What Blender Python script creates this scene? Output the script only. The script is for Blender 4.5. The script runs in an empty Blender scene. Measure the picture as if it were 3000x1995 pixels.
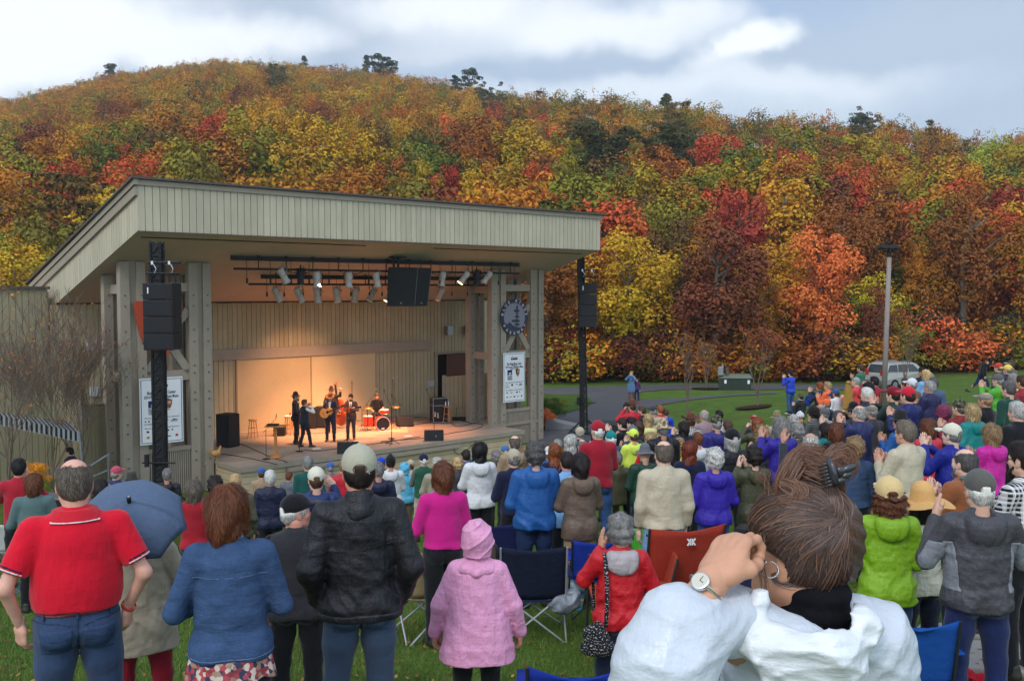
import bpy, bmesh, math, random, time
import numpy as np
from mathutils import Vector, Matrix
import openvdb as vdb
T0 = time.time()
R = math.radians
scn = bpy.context.scene
col = scn.collection
# ------------------------------------------------------------------ camera
F, CX, CY, PITCH = 2750.0,1500.0,997.5, R(3.03)
cd = bpy.data.cameras.new('camera'); cam = bpy.data.objects.new('camera', cd); col.objects.link(cam)
cam.location = (0,0,0); cam.rotation_euler = (R(90) - PITCH, 0,0)
cd.sensor_width = 36; cd.lens = 36 * F / 3000.0; cd.clip_start = .05; cd.clip_end = 4000
scn.camera = cam
scn.view_settings.view_transform = 'Standard'; scn.view_settings.look = 'None'
scn.view_settings.exposure = 0.52; scn.view_settings.gamma = 1
scn.render.engine = 'CYCLES'
scn.cycles.use_denoising = True
scn.cycles.max_bounces = 6; scn.cycles.diffuse_bounces = 3; scn.cycles.glossy_bounces = 2
scn.cycles.transmission_bounces = 4; scn.cycles.transparent_max_bounces = 6
scn.cycles.sample_clamp_indirect = 4
# ------------------------------------------------------------------ node helper
def NT(tree):
 def nd(t, **kw):
  n = tree.nodes.new(t)
  for k, v in kw.items():
   if k.startswith('i_'): n.inputs[k[2:].replace('_', ' ')].default_value = v
   else: setattr(n, k, v)
  return n
 return nd
def link(t, a, b): t.links.new(a, b)
# ------------------------------------------------------------------ world: sky with cloud sheets
W = bpy.data.worlds.new('World'); scn.world = W; W.use_nodes = True
wt = W.node_tree; wt.nodes.clear(); nd = NT(wt)
out = nd('ShaderNodeOutputWorld'); bg = nd('ShaderNodeBackground'); bg.inputs[1].default_value = 0.1
sky = nd('ShaderNodeTexSky'); sky.sky_type = 'NISHITA'; sky.sun_disc = False
SUN_EL, SUN_AZ = R(42), R(205)          # azimuth clockwise from +Y: behind the camera, to the left
sky.sun_elevation = SUN_EL; sky.sun_rotation = SUN_AZ; sky.dust_density = 2.0
tc = nd('ShaderNodeTexCoord')
def blob(center_px, center_py, rx, ry, rot=0., soft=.5):
 """a soft cloud patch fixed at one compass direction of the sky (angular ellipse)"""
 u = (center_px - CX) / F; v = (CY - center_py) / F
 az = math.atan2(u, 1); el = math.atan2(v - math.tan(PITCH),1)
 mp = nd('ShaderNodeMapping'); mp.vector_type = 'POINT'
 mp.inputs['Location'].default_value = (-az, -el, 0)
 link(wt, azel.outputs[0], mp.inputs[0])
 m2 = nd('ShaderNodeMapping'); m2.inputs['Rotation'].default_value = (0,0, rot)
 m2.inputs['Scale'].default_value = (1,1,1)
 link(wt, mp.outputs[0], m2.inputs[0])
 m3 = nd('ShaderNodeVectorMath', operation='MULTIPLY'); m3.inputs[1].default_value = (1 / rx, 1 / ry, 0)
 link(wt, m2.outputs[0], m3.inputs[0])
 ln = nd('ShaderNodeVectorMath', operation='LENGTH'); link(wt, m3.outputs[0], ln.inputs[0])
 mr = nd('ShaderNodeMapRange'); mr.interpolation_type = 'SMOOTHSTEP'
 mr.inputs[1].default_value = 1 + soft; mr.inputs[2].default_value = 1 - soft
 link(wt, ln.outputs['Value'], mr.inputs[0])
 return mr.outputs[0]
sx = nd('ShaderNodeSeparateXYZ'); link(wt, tc.outputs['Generated'], sx.inputs[0])
a1 = nd('ShaderNodeMath', operation='ARCTAN2'); link(wt, sx.outputs[0], a1.inputs[0]); link(wt, sx.outputs[1], a1.inputs[1])
a2 = nd('ShaderNodeMath', operation='ARCSINE'); link(wt, sx.outputs[2], a2.inputs[0])
azr = nd('ShaderNodeCombineXYZ'); link(wt, a1.outputs[0], azr.inputs[0]); link(wt, a2.outputs[0], azr.inputs[1])
wn = nd('ShaderNodeTexNoise'); wn.inputs['Scale'].default_value = 5.5; wn.inputs['Detail'].default_value = 7; wn.inputs['Roughness'].default_value = .55
link(wt, azr.outputs[0], wn.inputs['Vector'])
ws = nd('ShaderNodeVectorMath', operation='SUBTRACT'); link(wt, wn.outputs['Color'], ws.inputs[0]); ws.inputs[1].default_value = (.5,.5,.5)
wm = nd('ShaderNodeVectorMath', operation='MULTIPLY'); link(wt, ws.outputs[0], wm.inputs[0]); wm.inputs[1].default_value = (.28,.12,0)
azel = nd('ShaderNodeVectorMath', operation='ADD'); link(wt, azr.outputs[0], azel.inputs[0]); link(wt, wm.outputs[0], azel.inputs[1])
st = nd('ShaderNodeMapping'); st.inputs['Scale'].default_value = (2.2,7,1); link(wt, azel.outputs[0], st.inputs[0])
n1 = nd('ShaderNodeTexNoise'); n1.inputs['Scale'].default_value = 1.4; n1.inputs['Detail'].default_value = 8; n1.inputs['Roughness'].default_value = .5
link(wt, st.outputs[0], n1.inputs['Vector'])
ramp = nd('ShaderNodeValToRGB'); link(wt, n1.outputs[0], ramp.inputs[0])
e = ramp.color_ramp.elements
e[0].position = .30; e[0].color = (3.1,3.9,5.1,1)
e[1].position = .72; e[1].color = (5.2,5.8,6.5,1)
m_ = ramp.color_ramp.elements.new(.5); m_.color = (3.7,4.6,5.8,1)
cur = ramp.outputs[0]
def over(fac, colr, amt=1.0):
 global cur
 mx = nd('ShaderNodeMix', data_type='RGBA');
 if amt != 1.0:
  ml = nd('ShaderNodeMath', operation='MULTIPLY'); link(wt, fac, ml.inputs[0]); ml.inputs[1].default_value = amt; fac = ml.outputs[0]
 link(wt, fac, mx.inputs[0]); link(wt, cur, mx.inputs[6]); mx.inputs[7].default_value = (*colr, 1)
 cur = mx.outputs[2]
WHT = (8.2,8.5,8.8)
over(blob(2700,200,.34,.12,0,.6),(3.7,4.5,5.6),.8)
over(blob(2000,10,.30,.03,0,.7),(3.0,4.1,5.9),.8)
over(blob(700,130,.40,.045,-.10,.6),(3.9,4.6,5.6),.9)
over(blob(250,60,.26,.035,-.1,.6),(3.9,4.7,5.9),.85)
over(blob(60,225,.17,.045,-.22,.4), WHT)
over(blob(470,205,.14,.022,-.08,.5), WHT, .9)
over(blob(1330,25,.13,.028,-.12,.6), WHT, .9)
over(blob(1560,100,.16,.02,-.2,.7), WHT, .45)
over(blob(1800,95,.10,.022,0,.6), WHT, .8)
over(blob(2120,175,.065,.018,-.25,.5), WHT)
over(blob(2130,285,.16,.014,0,.7), WHT, .6)
over(blob(1900,330,.25,.02,0,.7),(6.3,7.0,7.7),.6)
mixs = nd('ShaderNodeMix', data_type='RGBA'); mixs.inputs[0].default_value = .88
link(wt, sky.outputs[0], mixs.inputs[6]); link(wt, cur, mixs.inputs[7])
bk = nd('ShaderNodeMapRange'); bk.inputs[1].default_value = .55; bk.inputs[2].default_value = -.5; bk.inputs[3].default_value = 1.0; bk.inputs[4].default_value = 2.1   # extra sky brightness added behind the camera to light the scene
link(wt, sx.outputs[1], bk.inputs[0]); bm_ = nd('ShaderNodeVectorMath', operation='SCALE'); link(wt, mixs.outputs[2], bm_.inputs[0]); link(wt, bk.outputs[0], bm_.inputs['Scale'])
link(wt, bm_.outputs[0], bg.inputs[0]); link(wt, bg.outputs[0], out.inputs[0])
# ------------------------------------------------------------------ sun, soft behind the overcast
sd = bpy.data.lights.new('sun', 'SUN'); sd.energy = 0.75; sd.angle = R(14); sd.color = (1,.965,.91)
sun = bpy.data.objects.new('sun', sd); col.objects.link(sun)
sdir = Vector((math.sin(SUN_AZ) * math.cos(SUN_EL), math.cos(SUN_AZ) * math.cos(SUN_EL), math.sin(SUN_EL)))
sun.rotation_euler = sdir.to_track_quat('Z', 'Y').to_euler()
# ------------------------------------------------------------------ projection helpers
cp, sp_ = math.cos(PITCH), math.sin(PITCH)
def ray(px, py):
 u = (px - CX) / F; v = (CY - py) / F
 return Vector((u, cp + v * sp_, -sp_ + v * cp))
def at(px, py, Y):
 d = ray(px, py); return d * (Y / d.y)
def proj(p):
 yc = p[1] * cp - p[2] * sp_; zc = p[1] * sp_ + p[2] * cp
 return CX + F * p[0] / yc, CY - F * zc / yc
# ------------------------------------------------------------------ ground height
CTRL = [(-3,-6,-1.6),(3,-6,-1.6),(0,-3,-1.8),(0,0,-1.98),(-1.9,4.05,-2.55),(0,2,-2.2),(3,2,-2.2),(-4,2,-2.3),(-1.3,5,-2.68),(-.2,5.9,-2.98),(.8,7.0,-3.22),(-1.2,7.2,-3.1),(.5,10.4,-3.55),(3,6,-2.85),(2.9,7.3,-3.0),
 (4,9.3,-3.1),(5.8,11.4,-3.25),(-5.2,10,-3.6),(-2.8,4.4,-2.6),(1.2,13.7,-3.80),(-2,12,-3.8),(-6.5,12.3,-4.0),(-6.7,16,-4.6),(-1,16,-4.4),(-1.5,19,-5.0),(0,22,-5.5),
 (4.5,10.3,-3.2),(6,14,-3.4),(8,17.5,-3.6),(7.6,14.6,-3.3),(9,21,-3.9),(8.4,23,-4.1),(3,16,-4.0),(4,23,-4.6),(2.9,25,-4.9),(11.7,39.6,-5.2),(12.5,35,-4.7),(19.8,40,-4.45),(6.6,52,-6.15),
 (10,30,-4.7),(15,26,-3.9),(-12,29,-6.7),(-4,34,-6.75),(2,42,-6.7),(-18,34,-6.7),(-9,27,-6.4),(-14,24,-6.2),(-5,27,-6.5),(0,30,-6.5),(5,36,-6.2),(-10,48,-6.8),(3,55,-6.5),(10,63,-6.4),
 (24,58,-6.2),(25,64,-6.4),(40,66,-5.6),(-30,50,-6.9),(-20,60,-6.9),(-12,8,-3.2),(-12,16,-4.9),(14,10,-3.0),(14,4,-2.6),(25,30,-3.8),(30,50,-5.2),(45,45,-4.5),(-35,25,-6.0),(60,80,-5),(-60,70,-7),(0,85,-6.6),(-10,-3,-2.1),(10,-3,-2.0)]
CP = np.array(CTRL, float)
def _U(r2): return np.where(r2 > 1e-9, r2 * np.log(r2 + 1e-12) * .5,0)
_n = len(CP)
_K = _U(((CP[:, None, :2] - CP[None, :, :2]) ** 2).sum(-1)) + np.eye(_n) * 2.0
_P = np.c_[np.ones(_n), CP[:, :2]]
_A = np.zeros((_n + 3, _n + 3)); _A[:_n, :_n] = _K; _A[:_n, _n:] = _P; _A[_n:, :_n] = _P.T
_w = np.linalg.solve(_A, np.r_[CP[:, 2],0,0,0])
RIDGE = np.array([(-900,420),(-400,360),(0,305),(165,273),(318,235),(509,210),(661,191),(890,203),(1145,223),(1272,248),(1437,273),(1654,286),(1845,299),(1984,305),(2137,350),(2290,337),(2480,362),(2671,369),(2800,413),(3000,413),(3400,430),(4200,470)], float)
def ridge(az_px):
 ry = np.interp(az_px, RIDGE[:, 0], RIDGE[:, 1])
 D = np.interp(az_px, [0,900,1500,2000,3000], [430,430,300,230,215])
 return D, (852 - ry) / F * D - 7.5
def ground(x, y):
 x = np.asarray(x, float); y = np.asarray(y, float)
 sh = x.shape; X = x.ravel(); Y = y.ravel()
 cx = np.clip(X, -60,60); cy = np.clip(Y, -8,85)
 r2 = (cx[:, None] - CP[None, :, 0]) ** 2 + (cy[:, None] - CP[None, :, 1]) ** 2
 z = _U(r2) @ _w[:_n] + _w[_n] + _w[_n + 1] * cx + _w[_n + 2] * cy
 far = np.clip((Y - 66) / 14,0,1); far = far * far * (3 - 2 * far)
 Ys = np.maximum(Y, 1); azp = CX + F * X / Ys
 D, zr = ridge(azp)
 t = (Y - 74) / (D - 74)
 prof = np.where(t < 1, np.clip(t, 0,1) ** .92,1 - (t - 1) * .5)
 hill = -6.4 + (zr + 6.4) * prof + 1.6 * np.sin(X * .045 + Y * .02) * np.clip(t, 0,1) * (1 - .8 * np.clip(t, 0,1))
 hill = np.maximum(hill, -40)
 z = z * (1 - far) + hill * far
 return z.reshape(sh)
def gz(x, y): return float(ground(np.array([x]), np.array([y]))[0])
def on_ground(px, py):
 d = ray(px, py); Y = np.linspace(2,90,2000)
 s = Y / d.y; g = ground(d.x * s, Y) - d.z * s
 i = int(np.argmax(g > 0)); return Vector((d.x * s[i], Y[i], d.z * s[i]))
# ------------------------------------------------------------------ materials
MATS = {}
def mat(name, base=(.5,.5,.5), rough=.8, spec=.3, objcol=False, noise=None, bump=None, metal=0., attr=None, sheen=0., emis=None, island=0., extra=None):
 """noise=(scale, amount, (sx,sy,sz)) value variation; bump=(scale, strength, dist, (sx,sy,sz))"""
 if name in MATS: return MATS[name]
 m = bpy.data.materials.new(name); m.use_nodes = True; t = m.node_tree; t.nodes.clear(); nd = NT(t)
 o = nd('ShaderNodeOutputMaterial'); b = nd('ShaderNodeBsdfPrincipled'); link(t, b.outputs[0], o.inputs[0])
 b.inputs['Roughness'].default_value = rough; b.inputs['Metallic'].default_value = metal
 b.inputs['Specular IOR Level'].default_value = spec
 if sheen: b.inputs['Sheen Weight'].default_value = sheen
 if objcol:
  oi = nd('ShaderNodeObjectInfo'); c = oi.outputs['Color']
 elif attr:
  at_ = nd('ShaderNodeAttribute', attribute_name=attr); c = at_.outputs['Color']
 else:
  rgb = nd('ShaderNodeRGB'); rgb.outputs[0].default_value = (*base, 1); c = rgb.outputs[0]
 tcn = nd('ShaderNodeTexCoord')
 def nz(scale, sc, detail=5, rg=.6):
  mp = nd('ShaderNodeMapping'); mp.inputs['Scale'].default_value = sc; link(t, tcn.outputs['Object'], mp.inputs[0])
  n = nd('ShaderNodeTexNoise'); n.inputs['Scale'].default_value = scale; n.inputs['Detail'].default_value = detail; n.inputs['Roughness'].default_value = rg
  link(t, mp.outputs[0], n.inputs['Vector']); return n.outputs[0]
 def mulv(c, fac, lo, hi):
  mr = nd('ShaderNodeMapRange'); mr.inputs[1].default_value = .25; mr.inputs[2].default_value = .75
  mr.inputs[3].default_value = lo; mr.inputs[4].default_value = hi; link(t, fac, mr.inputs[0])
  vm = nd('ShaderNodeVectorMath', operation='SCALE'); link(t, c, vm.inputs[0]); link(t, mr.outputs[0], vm.inputs['Scale']); return vm.outputs[0]
 if noise:
  for nn in (noise if isinstance(noise, list) else [noise]):
   c = mulv(c, nz(nn[0], nn[2] if len(nn) > 2 else (1,1,1)),1 - nn[1],1 + nn[1])
 if island:
  g = nd('ShaderNodeNewGeometry'); c = mulv(c, g.outputs['Random Per Island'],1 - island, 1 + island)
 if extra: c = extra(t, nd, c, nz, tcn)
 link(t, c, b.inputs['Base Color'])
 if bump:
  prev = None
  for bb in (bump if isinstance(bump, list) else [bump]):
   bn = nd('ShaderNodeBump'); bn.inputs['Strength'].default_value = bb[1]; bn.inputs['Distance'].default_value = bb[2]
   link(t, nz(bb[0], bb[3] if len(bb) > 3 else (1,1,1)), bn.inputs['Height'])
   if prev: link(t, prev, bn.inputs['Normal'])
   prev = bn.outputs[0]
  link(t, prev, b.inputs['Normal'])
 if emis:
  b.inputs['Emission Color'].default_value = (*emis[0],1); b.inputs['Emission Strength'].default_value = emis[1]
 MATS[name] = m; return m
# ------------------------------------------------------------------ object helpers
def mesh_np(name, V, Fs, smooth=False):
 """V (n,3), Fs: (m,k) array or list of such arrays"""
 me = bpy.data.meshes.new(name)
 if not isinstance(Fs, list): Fs = [Fs]
 Fs = [np.asarray(f, np.int32) for f in Fs if len(f)]
 me.vertices.add(len(V)); me.vertices.foreach_set('co', np.asarray(V, np.float32).ravel())
 nl = sum(f.size for f in Fs); npoly = sum(len(f) for f in Fs)
 me.loops.add(nl); me.polygons.add(npoly)
 me.loops.foreach_set('vertex_index', np.concatenate([f.ravel() for f in Fs]))
 starts = []; p = 0
 for f in Fs:
  starts.append(p + np.arange(len(f)) * f.shape[1]); p += f.size
 me.polygons.foreach_set('loop_start', np.concatenate(starts).astype(np.int32))
 me.update(calc_edges=True)
 if smooth: me.polygons.foreach_set('use_smooth', np.ones(npoly, bool))
 return me
def link_obj(name, me, m=None, parent=None, color=None, loc=None, rot=None, scale=None):
 o = bpy.data.objects.new(name, me); col.objects.link(o)
 if m is not None and me is not None and not me.materials: me.materials.append(m)
 if parent: o.parent = parent
 if color: o.color = (*color[:3],1)
 if loc is not None: o.location = loc
 if rot is not None: o.rotation_euler = rot
 if scale is not None: o.scale = (scale,) * 3 if isinstance(scale, (int, float)) else scale
 return o
def tag(o, label=None, cat=None, group=None, kind=None):
 if label: o['label'] = label
 if cat: o['category'] = cat
 if group: o['group'] = group
 if kind: o['kind'] = kind
 return o
def empty(name, loc, label, cat, group=None, rz=0):
 o = bpy.data.objects.new(name, None); col.objects.link(o); o.location = loc; o.rotation_euler = (0,0, rz)
 o.empty_display_size = .1
 return tag(o, label, cat, group)
class MB:
 """collects shapes, builds one mesh"""
 def __init__(s): s.V = []; s.F = []; s.n = 0
 def add(s, V, Fc):
  V = [tuple(v) for v in V]; s.V += V; s.F += [tuple(i + s.n for i in f) for f in Fc]; s.n += len(V); return s
 def box(s, a, b, M=None):
  x0, y0, z0 = a; x1, y1, z1 = b
  V = [(x, y, z) for x in (x0, x1) for y in (y0, y1) for z in (z0, z1)]
  if M is not None: V = [M(*v) if callable(M) else M @ Vector(v) for v in V]
  return s.add(V, [(0,1,3,2),(4,6,7,5),(0,4,5,1),(2,3,7,6),(0,2,6,4),(1,5,7,3)])
 def hexa(s, P): # 8 points: bottom 4 ccw, top 4 ccw
  return s.add(P, [(3,2,1,0),(4,5,6,7),(0,1,5,4),(1,2,6,5),(2,3,7,6),(3,0,4,7)])
 def tube(s, pts, r, n=8, cap=True, sx=1.):
  pts = [Vector(p) for p in pts]; rr = r if isinstance(r, (list, tuple)) else [r] * len(pts)
  V = []; Fc = []; up = Vector((0,0,1)); last = None
  for i, p in enumerate(pts):
   d = (pts[min(i + 1, len(pts) - 1)] - pts[max(i - 1,0)]).normalized()
   if last is None:
    a = d.cross(up if abs(d.z) < .95 else Vector((1,0,0))).normalized()
   else:
    a = (last - d * last.dot(d)); a = a.normalized() if a.length > 1e-6 else d.orthogonal().normalized()
   last = a; b = d.cross(a)
   for k in range(n):
    t = 2 * math.pi * k / n; V.append(p + (a * math.cos(t) * sx + b * math.sin(t)) * rr[i])
  for i in range(len(pts) - 1):
   for k in range(n):
    k2 = (k + 1) % n; Fc.append((i * n + k, i * n + k2,(i + 1) * n + k2,(i + 1) * n + k))
  if cap: Fc.append(tuple(range(n - 1,-1,-1))); Fc.append(tuple((len(pts) - 1) * n + k for k in range(n)))
  return s.add(V, Fc)
 def lathe(s, prof, n=24, M=None, close=True):
  V = []; Fc = []
  for (r, z) in prof:
   for k in range(n):
    t = 2 * math.pi * k / n; V.append(Vector((r * math.cos(t), r * math.sin(t), z)))
  if M is not None: V = [M @ v for v in V]
  for i in range(len(prof) - 1):
   for k in range(n):
    k2 = (k + 1) % n; Fc.append((i * n + k, i * n + k2,(i + 1) * n + k2,(i + 1) * n + k))
  if close: Fc.append(tuple(range(n - 1,-1,-1))); Fc.append(tuple((len(prof) - 1) * n + k for k in range(n)))
  return s.add(V, Fc)
 def prism(s, poly, f0, f1):
  """poly 2D points; f0/f1 map (a,b)->3D for the two faces"""
  n = len(poly); V = [f0(*p) for p in poly] + [f1(*p) for p in poly]
  return s.add(V, [tuple(range(n - 1,-1,-1)), tuple(range(n, 2 * n))] + [(i, (i + 1) % n, n + (i + 1) % n, n + i) for i in range(n)])
 def grid(s, P):
  """P rows of points"""
  n = len(P[0]); V = [p for r in P for p in r]
  return s.add(V, [(i * n + k, i * n + k + 1,(i + 1) * n + k + 1,(i + 1) * n + k) for i in range(len(P) - 1) for k in range(n - 1)])
 def build(s, name, m, parent=None, smooth=False, color=None, loc=None, rot=None, scale=None, bevel=0, solid=0):
  me = bpy.data.meshes.new(name); me.from_pydata([tuple(v) for v in s.V], [], s.F); me.update()
  if smooth: me.polygons.foreach_set('use_smooth', [True] * len(me.polygons))
  if bevel or solid:
   bm = bmesh.new(); bm.from_mesh(me)
   if solid: bmesh.ops.solidify(bm, geom=bm.faces[:], thickness=solid)
   if bevel:
    bmesh.ops.bevel(bm, geom=[e for e in bm.edges if len(e.link_faces) == 2 and e.calc_face_angle(0) > .6], offset=bevel, segments=2, affect='EDGES', profile=.6)
   bm.to_mesh(me); bm.free()
   if smooth: me.polygons.foreach_set('use_smooth', [True] * len(me.polygons))
  return link_obj(name, me, m, parent, color, loc, rot, scale)
def L(r, g, b):
 """sRGB 0-255 to linear"""
 f = lambda c: (c / 255 / 12.92) if c / 255 <= .04045 else ((c / 255 + .055) / 1.055) ** 2.4
 return (f(r), f(g), f(b))
rnd = random.Random(7); nr = np.random.default_rng(7)
# ------------------------------------------------------------------ GROUND
def grid_axis(lo, hi, fine_lo, fine_hi, fine, coarse):
 a = list(np.arange(lo, fine_lo, coarse)) + list(np.arange(fine_lo, fine_hi, fine)) + list(np.arange(fine_hi, hi + coarse, coarse))
 return np.array(a)
gx = np.r_[np.arange(-700,-60,20.), np.arange(-60,60,.8), np.arange(60,700,20.)]
gy = np.r_[np.arange(-60,-8,8.), np.arange(-8,100,.8), np.arange(100,700,12.)]
GX, GY = np.meshgrid(gx, gy); GZ = ground(GX, GY)
nx, ny = len(gx), len(gy)
idx = np.arange(nx * ny).reshape(ny, nx)
Fq = np.stack([idx[:-1, :-1], idx[:-1,1:], idx[1:, 1:], idx[1:, :-1]],-1).reshape(-1,4)
def grass_extra(t, nd, c, nz, tcn):
 g = nd('ShaderNodeNewGeometry'); sx = nd('ShaderNodeSeparateXYZ'); link(t, g.outputs['Position'], sx.inputs[0])
 mr = nd('ShaderNodeMapRange'); mr.inputs[1].default_value = 66; mr.inputs[2].default_value = 72; link(t, sx.outputs[1], mr.inputs[0])
 mx = nd('ShaderNodeMix', data_type='RGBA'); link(t, mr.outputs[0], mx.inputs[0]); link(t, c, mx.inputs[6]); mx.inputs[7].default_value = (*L(78,60,34),1)
 n = nz(.35,(1,1,1),4); r = nd('ShaderNodeMapRange'); r.inputs[1].default_value = .5; r.inputs[2].default_value = .75; link(t, n, r.inputs[0])
 m2 = nd('ShaderNodeMix', data_type='RGBA'); ml = nd('ShaderNodeMath', operation='MULTIPLY'); ml.inputs[1].default_value = .55; link(t, r.outputs[0], ml.inputs[0])
 link(t, ml.outputs[0], m2.inputs[0]); link(t, mx.outputs[2], m2.inputs[6]); m2.inputs[7].default_value = (.085,.085,.022,1)
 return m2.outputs[2]
M_lawn = mat('lawn_soil', (.085,.140,.022),.95,.1, noise=[(1.2,.25),(14,.35),(60,.4)], bump=(40,.7,.05), extra=grass_extra)
go = link_obj('ground', mesh_np('ground', np.c_[GX.ravel(), GY.ravel(), GZ.ravel()], Fq, True), M_lawn); tag(go, kind='structure')
def in_poly(x, y, P):
 c = np.zeros(np.shape(x), bool); n = len(P)
 for i in range(n):
  x1, y1 = P[i]; x2, y2 = P[(i + 1) % n]
  if y1 == y2: continue
  k = ((y1 > y) != (y2 > y)) & (x < (x2 - x1) * (y - y1) / (y2 - y1) + x1); c ^= k
 return c
def sheet(name, poly, m, lift, step=1.2, kind='structure'):
 bm = bmesh.new(); vs = [bm.verts.new((p[0], p[1],0)) for p in poly]
 es = [bm.edges.new((vs[i], vs[(i + 1) % len(vs)])) for i in range(len(vs))]
 bmesh.ops.triangle_fill(bm, use_beauty=True, edges=es)
 xs = [p[0] for p in poly]; ys = [p[1] for p in poly]
 for ax, lo, hi in ((0, min(xs), max(xs)),(1, min(ys), max(ys))):
  for q in np.arange(lo + step, hi, step):
   co = [0,0,0]; no = [0,0,0]; co[ax] = q; no[ax] = 1
   bmesh.ops.bisect_plane(bm, geom=bm.verts[:] + bm.edges[:] + bm.faces[:], plane_co=co, plane_no=no)
 me = bpy.data.meshes.new(name);
 X = np.array([(v.co.x, v.co.y) for v in bm.verts]); Z = ground(X[:, 0], X[:, 1]) + lift
 for v, z in zip(bm.verts, Z): v.co.z = z
 bmesh.ops.recalc_face_normals(bm, faces=bm.faces[:])
 if sum(f.normal.z for f in bm.faces) < 0: bmesh.ops.reverse_faces(bm, faces=bm.faces[:])
 bm.to_mesh(me); bm.free(); me.polygons.foreach_set('use_smooth', [True] * len(me.polygons))
 return tag(link_obj(name, me, m), kind=kind)
def img_poly(pts):
 return [(p.x, p.y) for p in (on_ground(*q) for q in pts)]
M_asph = mat('asphalt', L(82,78,79),.8,.35, noise=[(.25,.18),(1.5,.12),(30,.12)], bump=(80,.25,.01))
ASPH = img_poly([(1560,1140),(1715,1134),(1878,1130),(2116,1127),(2300,1127),(2500,1128),(2740,1130),(2740,1146),(2500,1143),(2300,1142),(2200,1143),(2116,1141),(2044,1141),(1950,1143),(1878,1149),(1868,1160),(1880,1173),(2000,1168),(2116,1158),(2275,1150),(2275,1155),(2150,1161),(2030,1172),(1950,1185),(1890,1198),(1850,1215),(1830,1250),(1830,1290),(1640,1310),(1560,1300)])
sheet('road', ASPH, M_asph, .035)
M_gr2 = mat('lawn_patch', (.06,.10,.016),.95,.1, noise=[(1.2,.25),(14,.35)], bump=(40,.7,.05))
sheet('lawn_patch', img_poly([(1575,1156),(1640,1158),(1700,1157),(1728,1168),(1737,1182),(1715,1200),(1650,1212),(1600,1228),(1560,1240),(1560,1156)]), M_gr2,.06)
M_wet = mat('wet_pavement', L(70,66,62),.55,.4, noise=[(.8,.2),(12,.2)], bump=(50,.2,.01))
# ================================================================== BAND SHELL (s along the front, v into depth)
SU = Vector((.744,.668,0)); SV = Vector((-.668,.744,0)); S0 = Vector((-10.9,27.5,0))
def S(s, v, z): return S0 + SU * s + SV * v + Vector((0,0, z))
GZS = -6.75; DECK = -5.8
def s_at(px, v):
 """s where the vertical plane at depth v is crossed by image column px"""
 k = (px - CX) / F; p = S0 + SV * v
 return (k * p.y - p.x) / (SU.x - k * SU.y)
M_board = mat('painted_boards', L(180,170,146),.75,.25, island=.055, noise=[(.7,.07),(3,.07,(2,2,.5)),(25,.05,(4,4,.3))], bump=(30,.15,.01))
M_wallb = mat('wall_boards', L(170,156,124),.8,.2, island=.05, noise=[(.6,.08),(2,.07),(20,.06,(4,4,.3))], bump=(30,.15,.01))
M_trim = mat('trim_paint', L(150,138,122),.75,.25, noise=[(3,.08),(30,.06)], bump=(30,.15,.008))
M_dtrim = mat('roof_edge_metal', L(78,68,66),.5,.4, noise=(8,.15))
M_soff = mat('soffit_paint', L(194,174,166),.85,.15, noise=[(1.2,.07),(10,.05)])
M_deck = mat('deck_planks', L(150,134,118),.7,.25, island=.07, noise=[(1,.12),(18,.1)], bump=(20,.2,.01))
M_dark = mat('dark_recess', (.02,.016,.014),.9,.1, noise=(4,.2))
M_black = mat('matte_black', (.012,.012,.013),.6,.3, noise=(9,.25), bump=(60,.2,.004))
M_metal = mat('grey_metal', (.35,.35,.36),.45,.5, metal=.8, noise=(20,.15))
shell = empty('band_shell', S(0,0, GZS), 'large open stage building with beige board fascia and sloping shed roof', 'stage building')
shell.location = (0,0,0)
SL = .277; TOP = 3.27; BOT = 1.75; LEN = 19.8; RV = 10.9
def zt(v): return TOP - SL * v
def zb(v): return BOT - SL * v
# front fascia boards
mb = MB(); w = .222; s = 0
mb.box((0,0,0),(1,1,1), lambda a, b, c: S(a * LEN, .03 + b * .1, BOT + .05 + c * (TOP - BOT - .1)))
while s < LEN - .05:
 e = min(s + w - .022, LEN)
 mb.box((0,0,0),(1,1,1), lambda a, b, c: S(s + a * (e - s), b * .035 - .005, BOT + c * (TOP - BOT - .2))); s += w
mb.build('front_fascia', M_board, shell)
# side fascia boards (s=0 plane), following the slope
mb = MB(); v = 0
mb.box((0,0,0),(1,1,1), lambda a, b, c: S(.03 + a * .1, b * RV, (zb(b * RV) + .05) * (1 - c) + (zt(b * RV) - .1) * c))
while v < RV - .05:
 e = min(v + w - .022, RV)
 mb.box((0,0,0),(1,1,1), lambda a, b, c: S(a * .035 - .005, v + b * (e - v), zb(v + b * (e - v)) * (1 - c) + (zt(v + b * (e - v)) - .4) * c)); v += w
mb.build('side_fascia', M_board, shell)
mb = MB()
mb.box((0,0,0),(1,1,1), lambda a, b, c: S(LEN - .1 + a * .1,.04 + b * (RV - .04), zb(b * RV) * (1 - c) + (zt(b * RV) - .1) * c))
mb.build('far_side_fascia', M_board, shell)
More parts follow.
